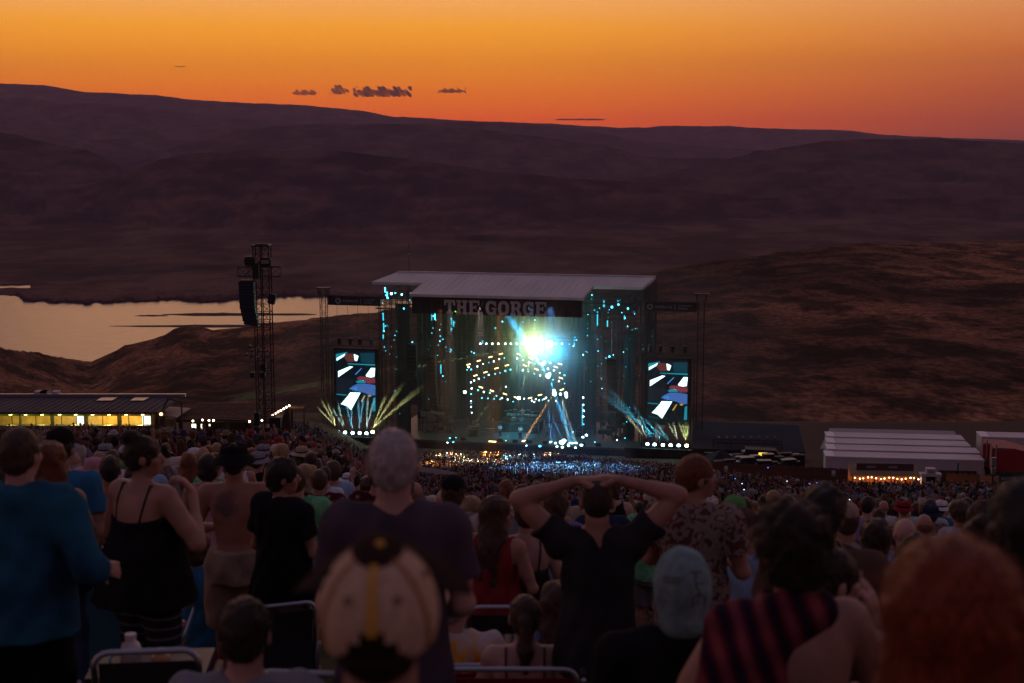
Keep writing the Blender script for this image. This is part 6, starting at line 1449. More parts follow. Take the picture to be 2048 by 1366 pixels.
for k in range(9): MB().lathe([(0, 0), (.07, 0), (.11, .22), (.1, .22)], (r_.uniform(-.7, .75), r_.uniform(-.1, .1), r_.uniform(-.4, .5)), n=8, M=Matrix.Rotation(R(r_.uniform(60, 120)), 3, 'X')).build('lamp', M_METALG, T)
MB().bar((-.8, .1, .05), (.9, .1, .0), .05).build('rail', M_STEEL, T)
# cloth-wrapped scaffold base
bx0, bx1, bx2 = DX(500), DX(540), DX(559)
MB().box(bx0, bx1, -1.4, 1.2, -.5, dz(866)).build('base_block', M_BLKCLOTH, DT); MB().box(bx1+.01, bx2, -1.2, 1.0, -.5, dz(880)).build('base_block', M_BLACK, DT)
MB().box(DX(509), DX(548), -.8, .8, dz(866)+.002, zb_+.02).build('ballast', M_BLACK, DT)
MB().box(DX(541), DX(556), -1.15, -.4, dz(880)+.002, dz(880)+.15).build('tarp', mat('tan_tarp', (.3, .2, .12), .9), DT)

# ---------------------------------------------------------------- left: concession building with lit counters
BY = 121.0
M_WALLD = mat('brown_boards', (.10, .065, .05), .85, var=.25, vscale=2); M_ROOFD = mat('dark_metal_roof', (.055, .048, .06), .85, .0, var=.15, vscale=.4, stretch=(1, .2, 1)); M_FRAME = mat('brown_frame', (.07, .045, .035), .8)
E_SHOP = mat('shop_back_wall', (.75, .55, .2), .8, var=.2, vscale=1.5)
def bx_(px_, Y=BY): return at(px_, 800, Y).x
def bz_(py, Y=BY): return at(300, py, Y).z
gB = gz(bx_(200), BY)
Bd = empty('concession_building', (bx_(160), BY, gB), 0, 'long low brown concession building with four glowing yellow service windows', 'building')
ob = Bd.location
bl, br = bx_(-60), bx_(308); zs_, ze_ = bz_(849.5), bz_(831); eave = bz_(822); rdg = at(300, 797, BY+7).z
def B(name, mb, m, parent=None, smooth=False): return mb.build(name, m, parent or Bd, org=ob, smooth=smooth)
wins = [(-22, 36), (40, 99), (106, 166), (174, 233), (241, 300)]
edges = [bl]+[bx_(v) for w in wins for v in w]+[br]
for i in range(0, len(edges), 2): B('wall', MB().box(edges[i], edges[i+1], BY, BY+.2, gB-2, eave), M_WALLD)
B('wall', MB().box(edges[0], edges[-1], BY+.02, BY+.18, gB-2, zs_), M_WALLD); B('wall', MB().box(edges[0], edges[-1], BY+.02, BY+.18, ze_, eave-.01), M_WALLD)
B('back_wall', MB().box(bl, br, BY+4.0, BY+4.2, gB-2, eave), E_SHOP); B('end_wall', MB().box(br-.2, br, BY+.21, BY+3.99, gB-2, eave), M_WALLD)
B('floor', MB().box(bl, br-.21, BY+.21, BY+3.99, gB-.3, gB), M_DECK); B('inner_ceiling', MB().box(bl, br-.21, BY+.21, BY+3.99, eave-.25, eave-.15), M_WHITE)
B('roof', MB().prism([(bl-1, BY-1.3, eave), (br+.7, BY-1.3, eave), (br+.7, BY+7, rdg), (bl-1, BY+7, rdg)], (0, 0, .14)), M_ROOFD)
B('ridge_beam', MB().box(bl-1, br+1.1, BY+6.9, BY+7.3, rdg+.15, rdg+.42), M_METALG)
for k in range(30):
    x = bl-1+(br+1.7-bl)*k/29; B('roof_seam', MB().bar((x, BY-1.3, eave+.16), (x, BY+6.9, rdg+.16), .05, .05), M_ROOFD)
for (a_, b_, c_, d_) in ((196, 228, 793, 799), (264, 292, 794, 800)): B('roof_panel', MB().prism([(bx_(a_, BY+5), BY+4.4, eave+(rdg-eave)*.69+.2), (bx_(b_, BY+5), BY+4.4, eave+(rdg-eave)*.69+.2), (bx_(b_, BY+5), BY+6.2, eave+(rdg-eave)*.91+.2), (bx_(a_, BY+5), BY+6.2, eave+(rdg-eave)*.91+.2)], (0, 0, .05)), M_METALG)
for (a_, b_) in ((72, 98), (84, 99), (108, 120)): B('roof_hatch', MB().box(bx_(a_, BY+8), bx_(b_, BY+8), BY+7.4, BY+8.4, rdg+.2, rdg+.55), mat('pale_hatch', (.5, .42, .38), .7))
for i, (a_, b_) in enumerate(wins):
    x0, x1 = bx_(a_), bx_(b_)
    f = B('service_window', MB().box(x0, x1, BY-.30, BY-.01, zs_-.08, zs_), M_METALG)
    for k in range(1, 4):
        x = x0+(x1-x0)*k/4; 
        if (i+k) % 2: B('mullion', MB().box(x-.03, x+.03, BY+.05, BY+.1, zs_, ze_), M_FRAME, f)
    B('shutter_roll', MB().box(x0, x1, BY-.12, BY-.005, ze_-.02, ze_+.14), M_FRAME, f)
    # shelves, coolers and menu boards inside
    r_ = random.Random(i+3)
    for sx in range(3):
        xa = x0+.15+(x1-x0-.4)*sx/3; w_ = (x1-x0)*.24
        B('shelf', MB().box(xa, xa+w_, BY+3.3, BY+3.35, zs_+.35, zs_+.38), M_FRAME, f)
        for k in range(7):
            xx = xa+w_*k/7; c = r_.choice([(.6, .1, .05), (.55, .5, .4), (.1, .2, .35), (.6, .45, .1), (.15, .35, .1)])
            B('goods', MB().box(xx+.02, xx+w_/9, BY+3.2, BY+3.32, zs_+.39, zs_+.39+r_.uniform(.12, .3)), mat('goods_%d' % int(c[0]*100), c, .5), f)
    if i in (2, 4): B('cooler', MB().box(x0+(x1-x0)*.45, x0+(x1-x0)*.72, BY+2.6, BY+3.2, zs_-.5, ze_-.08), emis('cooler_glass', (.75, .95, .8), 1.5), f)
    if i in (1, 4): B('menu_board', MB().box(x0+(x1-x0)*.5, x1-.2, BY+3.9, BY+3.96, zs_+.2, ze_-.12), emis('menu_board', (1, .85, .6), .9), f)
    ld = bpy.data.lights.new('counter_light', 'POINT'); ld.color = (1, .66, .15) if i > 1 else (1, .75, .2); ld.energy = (60, 70, 120, 260, 170)[i]; ld.shadow_soft_size = .15
    o = bpy.data.objects.new('counter_light', ld); COL.objects.link(o); o.location = ((x0+x1)/2, BY+1.6, ze_-.03)
    for q in ((a_+12 if i != 2 else a_+14), b_-14):
        lp = at(q, 821.5, BY-.4); col = [(.75, 1, .15), (.8, 1, .15), (.75, 1, .2), (1, .75, .15), (1, .75, .2)][i]
        body = B('wall_lamp', MB().lathe([(.05, .08), (.16, 0), (.18, -.06), (.15, -.06)], (lp.x, BY-.55, eave-.12), n=10), M_FRAME)
        B('bulb', MB().lathe([(0, -.14), (.12, -.1), (.13, -.03), (0, .0)], (lp.x, BY-.55, eave-.14), n=10), emis('bulb_%d' % i, col, 14), body)
        ld = bpy.data.lights.new('wall_lamp_light', 'POINT'); ld.color = col; ld.energy = 14; ld.shadow_soft_size = .1; o = bpy.data.objects.new('wall_lamp_light', ld); COL.objects.link(o); o.location = (lp.x, BY-.62, eave-.36)
# gable end beam and small awning to the right
Aw = empty('lit_porch', (bx_(322), BY, gB), 0, 'small open porch frame with a warm lamp at the right end of the concession building', 'porch')
MB().bar((0, -1, eave-gB-.4), (.9, -1, eave-gB+1.3), .14).build('strut', M_FRAME, Aw); MB().bar((.9, -1, eave-gB+1.3), (2.1, -1, eave-gB+.9), .12).build('strut', M_FRAME, Aw)
MB().bar((0, -1, 0), (0, -1, eave-gB-.4), .16).build('post', M_FRAME, Aw); MB().bar((2.0, -1, 0), (2.0, -1, eave-gB+.9), .12).build('post', M_FRAME, Aw)
MB().lathe([(0, 0), (.14, .06), (.14, .2), (0, .28)], (.25, -1.1, eave-gB-.2), n=10).build('lamp', emis('porch_lamp', (1, .55, .2), 5), Aw)
# tiled shelter with a wide hipped roof
SY = 128.0; M_TILE = mat('brown_roof_tiles', (.15, .085, .06), .85, var=.3, vscale=3)
sg = gz(at(450, 860, SY).x, SY)
sgT = empty('tiled_shelter', (at(460, 850, SY).x, SY, sg), 0, 'open shelter under a wide brown tiled roof beside the lattice tower', 'shelter')
x0, x1 = at(345, 850, SY-4).x, at(545, 850, SY-4).x; y0, y1 = SY-4, SY+5; ez, tz = at(450, 842, SY-4).z, at(450, 807, SY+5).z; x2, x3 = at(400, 807, SY+5).x, at(575, 807, SY+5).x
lo_ = lambda f: (Vector((x0, y0, ez)).lerp(Vector((x2, y1, tz)), f), Vector((x1+.8, y0, ez)).lerp(Vector((x3, y1, tz)), f))
NR = 14
for j in range(NR):
    a_, b_ = lo_(j/NR); c_, d_ = lo_((j+1)/NR); up = Vector((0, 0, .10)); m_ = 20
    for i in range(m_):
        p0 = a_.lerp(b_, i/m_)+up; p1 = a_.lerp(b_, (i+.93)/m_)+up; q0 = c_.lerp(d_, i/m_)+up*.25; q1 = c_.lerp(d_, (i+.93)/m_)+up*.25
        MB().prism([p0, p1, q1, q0], (0, 0, .05)).build('tile', M_TILE, sgT, org=sgT.location)
a_, b_ = lo_(0); c_, d_ = lo_(1)
MB().prism([a_, b_, d_, c_], (0, 0, -.12)).build('roof_deck', M_FRAME, sgT, org=sgT.location)
MB().box(x0, x1+.5, y1-.3, y1, sg-1, tz-.3).build('back_wall', M_WALLD, sgT, org=sgT.location)
for k in range(5): x = x0+.6+(x1-x0-.4)*k/4; MB().box(x-.12, x+.12, y0+.3, y0+.55, sg-1, ez).build('post', M_FRAME, sgT, org=sgT.location)
for (a_, b_, y_a, y_b, m_) in ((384, 392, 848, 866, emis('door_glow', (1, 1, .75), 3.0)), (402, 406, 848, 858, emis('door_glow_warm', (1, .9, .65), 1.6)), (418, 421, 848, 852, emis('door_glow_warm', (1, .9, .65), 1.6))):
    MB().box(at(a_, 850, SY).x, at(b_, 850, SY).x, SY-.1, SY, at(a_, y_b, SY).z, at(a_, y_a, SY).z).build('lit_doorway', m_, sgT, org=sgT.location)
def bulbs(name, label, pts, m, r, wire=True, cat='string lights', Y=None):
    T = empty(name, pts[0], 0, label, cat); o = Vector(pts[0])
    if wire: MB().path([Vector(p)-o+V3(0, 0, r*1.2) for p in pts], .02, 4).build('wire', M_BLACK, T)
    for p in pts: MB().lathe([(0, -r), (r*.8, -r*.5), (r, 0), (r*.6, r*.8), (0, r)], Vector(p)-o, n=8).build('bulb', m, T)
    return T
E_FEST = emis('festoon_bulb', (1, .78, .5), 10); E_FESTA = emis('festoon_amber', (1, .5, .12), 12)
bulbs('string_lights', 'row of warm bulbs climbing to the right behind the lattice tower', [at(545+5.6*k, 830-3.1*k, 126) for k in range(7)], E_FEST, .09)
bulbs('string_lights', 'few warm bulbs under the eave left of the lattice tower', [at(x_, y_, 123) for x_, y_ in ((386, 842), (405, 840), (418, 841), (427, 841), (499, 843), (517, 843), (524, 841))], E_FEST, .09)
# low pale roofs between the two, sign board right of the shelter
T = empty('canopy_roof', at(350, 835, 124), 0, 'pale slanting canopy roof between the concession building and the tiled shelter', 'canopy'); o = T.location; pz = gz(o.x, 124)
MB().prism([at(316, 832, 122), at(352, 836, 122), at(382, 818, 129), at(335, 815, 129)], (0, 0, .1)).build('roof', mat('weathered_pale_roof', (.26, .22, .20), .7, var=.15), T, org=o)
MB().prism([at(310, 852, 121.5), at(350, 853, 121.5), at(350, 838, 121.5), at(310, 838, 121.5)], (0, .1, 0)).build('front_wall', M_WALLD, T, org=o)
for q in (318, 350): MB().bar(at(q, 836, 122)-V3(0, 0, .05), V3(at(q, 836, 122).x, 122, pz-1), .12).build('post', M_FRAME, T, org=o)
T = empty('notice_board', at(593, 815, 127), 0, 'brown wooden board with faint lettering at the end of the climbing bulbs', 'sign'); o = T.location
MB().prism([at(576, 818, 127), at(612, 818, 127), at(612, 811, 127), at(576, 811, 127)], (0, .08, 0)).build('board', M_TILE, T, org=o)
for q in (580, 608): MB().bar(at(q, 818, 127.05), V3(at(q, 818, 127.05).x, 127.05, gz(o.x, 127)-.5), .12).build('post', M_FRAME, T, org=o)
for k in range(9): MB().box(at(578+3.4*k, 815, 126.95).x, at(580.4+3.4*k, 815, 126.95).x, 126.93, 126.99, at(590, 816, 127).z, at(590, 813.3, 127).z).build('letter', mat('tan_lettering', (.5, .3, .15), .8), T, org=o)

# ---------------------------------------------------------------- right: trailers, bar, fence, trucks
M_TRW = mat('trailer_white', (.44, .41, .42), .5, var=.08, vscale=.8); M_TRR = mat('trailer_roof', (.56, .50, .50), .55, var=.10, vscale=.6, stretch=(.3, 1, 1)); M_TYRE = mat('tyre', (.02, .02, .02), .9)
RZ = R(-7)
def trailer(px0, px1, py_top, Y, L, label, W_=2.6, H_=3.0):
    p = at(px0, py_top, Y); T = empty('trailer', (p.x, Y, p.z-H_-1.1), RZ, label, 'trailer', 'white trailers parked side by side')
    MB().box(0, L, 0, W_, 1.1, 1.1+H_-.15).build('body', M_TRW, T); MB().box(-.04, L+.04, -.05, W_+.05, 1.1+H_-.14, 1.1+H_).build('roof', M_TRR, T)
    MB().box(-.06, .9, -.06, W_+.06, 1.1+H_+.002, 1.1+H_+.03).build('roof_cap', mat('roof_cap_white', (.8, .76, .74), .5), T)
    MB().box(.2, L-.2, .3, W_-.3, .85, 1.09).build('chassis', M_BLACK, T)
    for k in (L-2.6, L-1.3, 1.6):
        for y_ in (.02, W_-.30):
            w = MB().lathe([(0, -.14), (.44, -.14), (.46, 0), (.44, .14), (0, .14)], (k, y_+.14, .46), n=14, M=Matrix.Rotation(R(90), 3, 'X')).build('wheel', M_TYRE, T); MB().lathe([(0, -.16), (.22, -.16), (.24, -.1)], (k, y_+.14, .46), n=10, M=Matrix.Rotation(R(90), 3, 'X')).build('hub', M_METALG, w)
    for k in range(int(L/1.2)): MB().box(.4+k*1.2, .44+k*1.2, -.012, -.002, 1.15, 1.05+H_-.2).build('side_rib', M_TRW, T)
    return T
trailer(1652, 0, 912, 149, 16.4, 'nearest of the four long white trailers, its whole side wall in view')
trailer(1655, 0, 898, 153, 16.2, 'second long white trailer, just behind the nearest one')
trailer(1655, 0, 885, 157, 15.6, 'third long white trailer from the fence')
trailer(1654, 0, 872.5, 161, 15.4, 'farthest of the four long white trailers, before the vented roof')
# vented back building
T = empty('vented_shed', at(1655, 880, 169), RZ, 'long low shed with dark roof vents behind the white trailers', 'shed'); 
MB().prism([(-1.0, -1.5, -.9), (16.0, -1.5, -.9), (15.6, 4, .55), (.6, 4, .55)], (0, 0, .15)).build('roof', mat('shed_roof_pinkgrey', (.40, .33, .32), .7, var=.1), T); MB().box(-.2, 15.6, -1.0, 4, -5, -.95).build('wall', M_WALLD, T)
for k in range(4): MB().box(2.2+3.2*k, 3.2+3.2*k, 1.0, 1.7, -.06, .35).build('vent', M_BLACK, T)
# board fence: boards that can be told apart, posts, rails
def fence(p0, p1, h, nb, label, m, name='board_fence', z0=None):
    p0, p1 = Vector(p0), Vector(p1); T = empty(name, p0, 0, label, 'fence'); d = p1-p0; L_ = d.length; me = None; r_ = random.Random(nb)
    ang = math.atan2(d.y, d.x); me = MB().box(0, L_/nb*.93, -.02, .02, 0, h).mesh('board'); me.materials.append(m)
    for k in range(nb):
        o = bpy.data.objects.new('board', me); COL.objects.link(o); o.parent = T; o.location = d*(k/nb)+V3(0, 0, r_.uniform(-.04, .04)); o.rotation_euler = (0, 0, ang)
    for k in range(0, nb, max(4, nb//14)): MB().box(-.06, .06, .03, .15, -.6, h+.08).build('post', m, T, loc=d*(k/nb))
    for z in (.4, h-.4): MB().bar(d*0+V3(0, .05, z), d+V3(0, .05, z), .06).build('rail', m, T)
    return T
M_FEN = mat('stained_fence_boards', (.10, .045, .032), .9, var=.3, vscale=1.2)
def top_to(px_, py, Y, h): p = at(px_, py, Y); return (p.x, p.y, p.z-h)
fence(top_to(1425, 925, 147, 3.6), top_to(1700, 938, 140, 3.6), 3.6, 90, 'long reddish board fence between the stage and the lit bar', M_FEN)
fence(top_to(1875, 946, 136, 3.4), top_to(1962, 949, 134, 3.4), 3.4, 30, 'reddish board fence right of the white kiosk', M_FEN)
fence(top_to(1962, 951, 133, 3.2), top_to(2075, 955, 128, 3.2), 3.2, 26, 'paler board fence section at the right edge', mat('tan_fence_boards', (.17, .10, .07), .9, var=.25))
# dark panels behind with notices
for (x_, y_, lab) in ((1452, 937, 'small pale notice on the fence nearest the stage'), (1667, 946, 'small pale notice on the fence near the bar')):
    T = empty('notice', at(x_, y_, 139 if x_ > 1500 else 145), RZ, lab, 'notice'); MB().box(-.2, .2, -.05, -.01, -.3, .3).build('panel', mat('notice_green_grey', (.25, .3, .26), .8), T); MB().box(-.12, .12, -.06, -.052, -.05, .2).build('print', M_WHITE, T)
T = empty('screen_panel', at(1915, 948, 135.5), RZ, 'tall black mesh screen panel on the fence right of the kiosk', 'panel'); MB().box(-1.8, 1.8, -.06, 0, -2.2, .35).build('mesh', M_BLKCLOTH, T); MB().box(-.06, .06, -.08, .08, -2.2, 1.1).build('post', M_BLACK, T)
# lit bar stand
KY = 133.0; kx = at(1768, 950, KY).x; kg = gz(kx, KY); K_ = empty('bar_stand', (kx, KY, kg), RZ*.6, 'brown bar stand with a row of amber bulbs and a dark name board', 'bar stand')
hw = (at(1835, 950, KY).x-at(1703, 950, KY).x)/2; zt_ = at(1768, 942, KY).z-kg
MB().prism([(-hw-.25, -1.4, zt_-.25), (hw+.1, -1.4, zt_-.25), (hw, 1.6, zt_+.2), (-hw, 1.6, zt_+.2)], (0, 0, .1)).build('roof', mat('thatch_tan', (.28, .17, .10), .9, var=.3), K_)
MB().box(-hw*.85, hw*.85, -.4, -.3, zt_+.12, zt_+.80).build('name_board', M_FRAME, K_)
for (a_, b_) in ((-.55, -.28), (.10, .36)): MB().box(hw*a_, hw*b_, -.43, -.41, zt_+.38, zt_+.58).build('lettering', M_GREYP, K_)
MB().box(-hw, hw, 1.4, 1.55, -.2, zt_).build('back_wall', mat('cedar_boards', (.26, .11, .06), .8, var=.3, vscale=2, stretch=(3, 1, .3)), K_)
MB().box(-hw, hw, -.9, -.6, -.2, 1.1).build('counter', M_TILE, K_)
for k in range(4): MB().box(-hw+2*hw*k/3-.06, -hw+2*hw*k/3+.06, -1.25, -1.13, -.2, zt_-.27).build('post', M_FRAME, K_)
r_ = random.Random(8)
for k in range(16):
    x = -hw+.2+(2*hw-.4)*k/15+r_.uniform(-.05, .05); big = k % 2 == 0
    MB().lathe([(0, -.07), (.06, -.04), (.07, 0), (0, .06)], (x, -1.45, zt_-.36-.08*math.sin(k*1.3)), n=8).build('bulb', E_FESTA if big else E_FEST, K_)
for k in range(3):
    ld = bpy.data.lights.new('bar_light', 'POINT'); ld.color = (1, .45, .15); ld.energy = 110; ld.shadow_soft_size = .1; o = bpy.data.objects.new('bar_light', ld); COL.objects.link(o); o.location = (kx+(k-1)*hw*.62, KY-.6, kg+zt_-.55)
# white kiosk
T = empty('ticket_kiosk', (at(1860, 970, 131).x, 131, gz(at(1860, 970, 131).x, 131)), RZ, 'narrow white kiosk with a stepped head and dark doorway right of the bar', 'kiosk'); hh = at(1860, 947, 131).z-T.location.z
MB().box(-.85, -.45, -.4, .4, -.2, hh-.2).build('side_panel', M_TRW, T); MB().box(.45, .85, -.4, .4, -.2, hh-.2).build('side_panel', M_TRW, T); MB().box(-.95, .95, -.5, .45, hh-.19, hh+.05).build('lintel', M_TRW, T); MB().box(-.45, .4, -.45, .3, hh+.052, hh+.55).build('head_box', M_TRW, T); MB().box(-.45, .45, .1, .3, -.2, hh-.2).build('doorway', M_BLACK, T); MB().box(-.3, .25, -.47, -.455, hh+.15, hh+.4).build('print', M_GREYP, T)
# trucks
M_REDT = mat('truck_red', (.24, .012, .02), .5, spec=.35)
def truck(px_, py, Y, label, s=1.0, ang=R(12)):
    p = at(px_, py, Y); T = empty('truck', (p.x, Y, p.z-3.4*s), ang, label, 'truck', 'red trucks behind the fence'); T.scale = (s, s, s)
    # tractor, nose to the right: sleeper, sloping roof fairing, cab, hood
    MB().prism([(0, 0, .9), (4.6, 0, .9), (6.4, 0, .9), (6.5, 0, 1.5), (4.9, 0, 2.0), (4.3, 0, 2.9), (2.2, 0, 3.4), (0, 0, 3.4)], (0, 2.4, 0)).build('cab_body', M_REDT, T)
    MB().prism([(0.1, .05, 3.42), (2.2, .05, 3.42), (4.3, .05, 2.93), (4.3, 2.35, 2.93), (2.2, 2.35, 3.42), (.1, 2.35, 3.42)], (0, 0, .06)).build('roof_fairing', M_REDT, T)
    MB().prism([(4.33, .2, 2.85), (4.86, .2, 2.1), (4.86, 2.2, 2.1), (4.33, 2.2, 2.85)], (.03, 0, .02)).build('windscreen', mat('dark_glass', (.02, .025, .03), .08, spec=.8), T)
    MB().prism([(3.2, -.01, 2.0), (4.4, -.01, 2.0), (4.1, -.01, 2.7), (3.2, -.01, 2.75)], (0, -.02, 0)).build('side_window', mat('dark_glass', (.02, .025, .03), .08, spec=.8), T)
    MB().tube((.4, -.15, 1), (.4, -.15, 3.9), .09).build('exhaust_stack', M_METALG, T); MB().bar((3.6, -.3, 2.7), (3.6, -.3, 2.1), .1, .25).build('mirror', M_METALG, T)
    MB().bar((.0, -.03, 3.38), (2.2, -.03, 3.36), .05).build('trim_strip', M_METALG, T); MB().box(6.45, 6.6, .3, 2.1, .8, 1.5).build('grille', M_METALG, T)
    for k in (.8, 2.0, 5.3):
        for y_ in (.0, 2.1):
            w = MB().lathe([(0, -.16), (.48, -.16), (.5, 0), (.48, .16), (0, .16)], (k, y_+.15, .5), n=14, M=Matrix.Rotation(R(90), 3, 'X')).build('wheel', M_TYRE, T); MB().lathe([(0, -.18), (.25, -.18), (.27, -.1)], (k, y_+.15, .5), n=10, M=Matrix.Rotation(R(90), 3, 'X')).build('hub', M_METALG, w)
truck(1966, 888, 148, 'red truck cab with a pale roof edge nearest the white trailers', ang=R(-14)); truck(1984, 897, 143, 'second red truck cab, nearer the fence, with a pale stripe', ang=R(-14))
T = trailer(1963, 0, 873, 156, 9.0, 'tall white box trailer behind the red trucks', W_=2.8, H_=3.4); del T['group']
for k in range(5): MB().box(1.4+1.3*k, 2.1+1.3*k, -.02, -.004, 2.6, 2.75).build('vent_slot', M_BLACK, T)
# green banner on the rail at the far right and a lamp post
T = empty('green_banner', at(2000, 952, 118), R(8), 'dark green banner with pale lettering and a round mark at the right edge', 'banner')
MB().box(0, 5.2, 0, .05, -2.6, .3).build('cloth', mat('banner_green', (.02, .06, .045), .8), T); MB().box(.1, 1.5, -.012, -.002, -.35, -.1).build('lettering', M_GREYP, T)
MB().lathe([(.30, 0), (.42, 0), (.42, .02)], (2.4, -.02, -1.2), n=18, M=Matrix.Rotation(R(90), 3, 'X')).build('emblem', M_GREYP, T); MB().box(2.2, 2.6, -.014, -.003, -1.32, -1.08).build('emblem', M_GREYP, T)
for k in (0, 2.6, 5.2): MB().tube((k, .1, -4.5), (k, .1, .5), .05).build('post', M_STEEL, T)
T = empty('lamp_post', (at(1988, 900, 128).x, 128, gz(at(1988, 900, 128).x, 128)), 0, 'dark post with stacked pale boxes in front of the red trucks', 'post'); hh = at(1988, 918, 128).z-T.location.z
MB().tube((0, 0, -.3), (0, 0, hh), .09).build('pole', M_STEEL, T); MB().box(-.22, .22, -.2, .1, hh-.6, hh+.15).build('box', M_METALG, T); MB().box(-.18, .18, -.2, .1, hh-1.4, hh-.8).build('box', M_METALG, T)
# black canopy tent
T = empty('canopy_tent', (at(1442, 915, 166).x, 166, gz(at(1442, 915, 166).x, 166)), R(8), 'black peaked canopy tent between the stage and the trailers', 'tent'); w_ = 2.0; hz_ = at(1442, 920, 166).z-T.location.z; pz = at(1442, 899, 166).z-T.location.z
for k, (a_, b_) in enumerate((((-w_, -w_), (w_, -w_)), ((w_, -w_), (w_, w_)), ((w_, w_), (-w_, w_)), ((-w_, w_), (-w_, -w_)))):
    MB().poly([(*a_, hz_), (*b_, hz_), (0, 0, pz)]).build('roof_panel', M_BLKCLOTH, T); MB().prism([(*a_, hz_-.3), (*b_, hz_-.3), (*b_, hz_), (*a_, hz_)], (0, .02, .0)).build('valance', M_BLKCLOTH, T); MB().tube((*a_, -.2), (*a_, hz_), .04).build('leg', M_STEEL, T)
# backstage shed with a dark roof, and rows of flight cases
T = empty('backstage_shed', at(1500, 876, 182), R(-9), 'long dark-roofed backstage shed right of the stage', 'shed')
MB().prism([(-7.5, -2, -1.4), (7.0, -2, -1.4), (6.4, 5, .7), (-7.5, 5, .9)], (0, 0, .2)).build('roof', mat('slate_roof', (.035, .032, .042), .8, var=.15), T); MB().box(-7.3, 6.4, -1.4, 4.6, -6, -1.45).build('wall', M_WALLD, T)
r_ = random.Random(12); k_ = 0
for row, (py, Y) in enumerate(((893, 174), (901, 168), (912, 160))):
    for i in range(11):
        px_ = 1422+i*17+r_.uniform(-5, 5); p = at(px_, py, Y); s_ = r_.uniform(.5, .95); h = r_.uniform(.9, 1.9)
        g_ = gz(p.x, Y); T = empty('flight_case', (p.x, Y, g_), r_.uniform(-.3, .3), '%s dark flight case, %s from the stage in the %s row of the yard' % ('stacked' if h > 1.4 else 'low', ('first', 'second', 'third', 'fourth', 'fifth', 'sixth', 'seventh', 'eighth', 'ninth', 'tenth', 'eleventh')[i], ('back', 'middle', 'front')[row]), 'flight case', 'flight cases in the yard')
        MB().box(-s_, s_, -.4, .4, .12, h).build('body', r_.choice([M_BLACK, M_BLACK, M_STEEL]), T); MB().box(-s_-.01, s_+.01, -.42, .42, h+.002, h+.06).build('lid', r_.choice([M_METALG, M_STEEL]), T)
for i in range(8):
    p = at(1438+16*i, 877.5, 180.5); T = empty('yard_lamp', p, 0, '%s small upright lamp from the left on top of the backstage rack' % ('first', 'second', 'third', 'fourth', 'fifth', 'sixth', 'seventh', 'eighth')[i], 'lamp', 'lamps along the backstage rack')
    MB().tube((0, 0, -.5), (0, 0, .1), .04).build('stem', M_STEEL, T); MB().lathe([(0, .1), (.14, .12), (.12, .34), (0, .36)], n=8).build('head', M_METALG, T)
T = empty('backstage_rack', at(1495, 884, 180.5), R(-9), 'long dark scaffold rack with a yellow lit opening in the backstage yard', 'rack')
span_mb((-4.4, 0, .3), (4.4, 0, .3), .5, .5, step=.6).build('truss', M_STEEL, T)
for k in range(5): MB().tube((-4.4+2.2*k, 0, -4), (-4.4+2.2*k, 0, .3), .05).build('leg', M_STEEL, T)
T = empty('lit_van', at(1527, 906, 170), R(-8), 'dark van with a yellow lit rear opening in the backstage yard', 'van')
MB().prism([(-2.2, 0, -1.6), (2.0, 0, -1.6), (2.2, 0, -.6), (1.5, 0, .3), (-2.2, 0, .4)], (0, 1.9, 0)).build('body', M_BLACK, T); MB().box(-.6, .5, -.03, -.005, -.35, .05).build('lit_opening', emis('van_yellow', (1, .62, .08), 1.4), T); MB().box(-2.1, -.8, -.03, -.005, -.3, .1).build('window', mat('dark_glass', (.02, .025, .03), .08), T)
for k in (-1.4, 1.3): MB().lathe([(0, -.1), (.34, -.1), (.36, .1), (0, .1)], (k, .1, -1.65), n=12, M=Matrix.Rotation(R(90), 3, 'X')).build('wheel', M_TYRE, T)
# pale blanket-roofed mixing tent in mid crowd
T = empty('white_banner', at(873, 945, 92), R(-10), 'pale curved sheet banner held above the crowd left of the stage centre', 'banner')
MB().prism([(-1.35, 0, .28), (-.9, 0, .30), (0, 0, .22), (.8, 0, .12), (1.4, 0, .02), (1.4, 0, -.15), (.8, 0, -.1), (0, 0, -.08), (-.9, 0, .0), (-1.35, 0, .0)], (0, .04, 0)).build('cloth', mat('pale_sheet', (.50, .47, .46), .9), T)
for k in (-1.3, 1.35): MB().tube((k, .03, -2.2), (k, .03, .2), .03).build('pole', M_STEEL, T)
# ---------------------------------------------------------------- individuals in the crowd: prototypes, then copies
protos = []
def proto(desc, **k):
    k.setdefault('vox', .020); e = human('x', (0, -40-3*len(protos), gz(0, -40)), group='concert-goers packed on the lawn', **k); protos.append((e, desc)); return e
PA = dict(POSE_FRONT)
POSE_PH = dict(POSE_FRONT, el=((-.27, .02, 1.15), (.24, .20, 1.30)), wr=((-.12, .22, 1.14), (.16, .34, 1.60)), hd=((1, .3, 0), (0, 0, 1)), palm=((0, -1, -.3), (0, 1, 0)))
POSE_ONE = dict(STAND, el=((-.255, -.02, 1.13), (.33, .06, 1.58)), wr=((-.25, .07, .90), (.30, .1, 1.84)), hd=((0, .15, -1), (0, 0, 1)), palm=((1, 0, 0), (0, 1, 0)))
tp, bt = cloth('proto_top', (.2, .2, .2)), cloth('proto_bottom', (.1, .1, .1))
proto('man', hair=('short', 'brown'), top=('tee', tp), bottom=('shorts', bt), pose=PA)
proto('broad man', hair=('short', 'brown'), top=('loose', tp), bottom=('shorts', bt), bulk=1.22)
proto('woman', fem=True, hair=('long', 'brown'), top=('tank', tp), bottom=('shorts', bt), pose=PA)
proto('woman', fem=True, hair=('ponytail', 'brown'), top=('tee', tp), bottom=('leggings', bt))
proto('woman', fem=True, hair=('bun', 'brown'), top=('tank', tp), bottom=('leggings', bt), bulk=1.15)
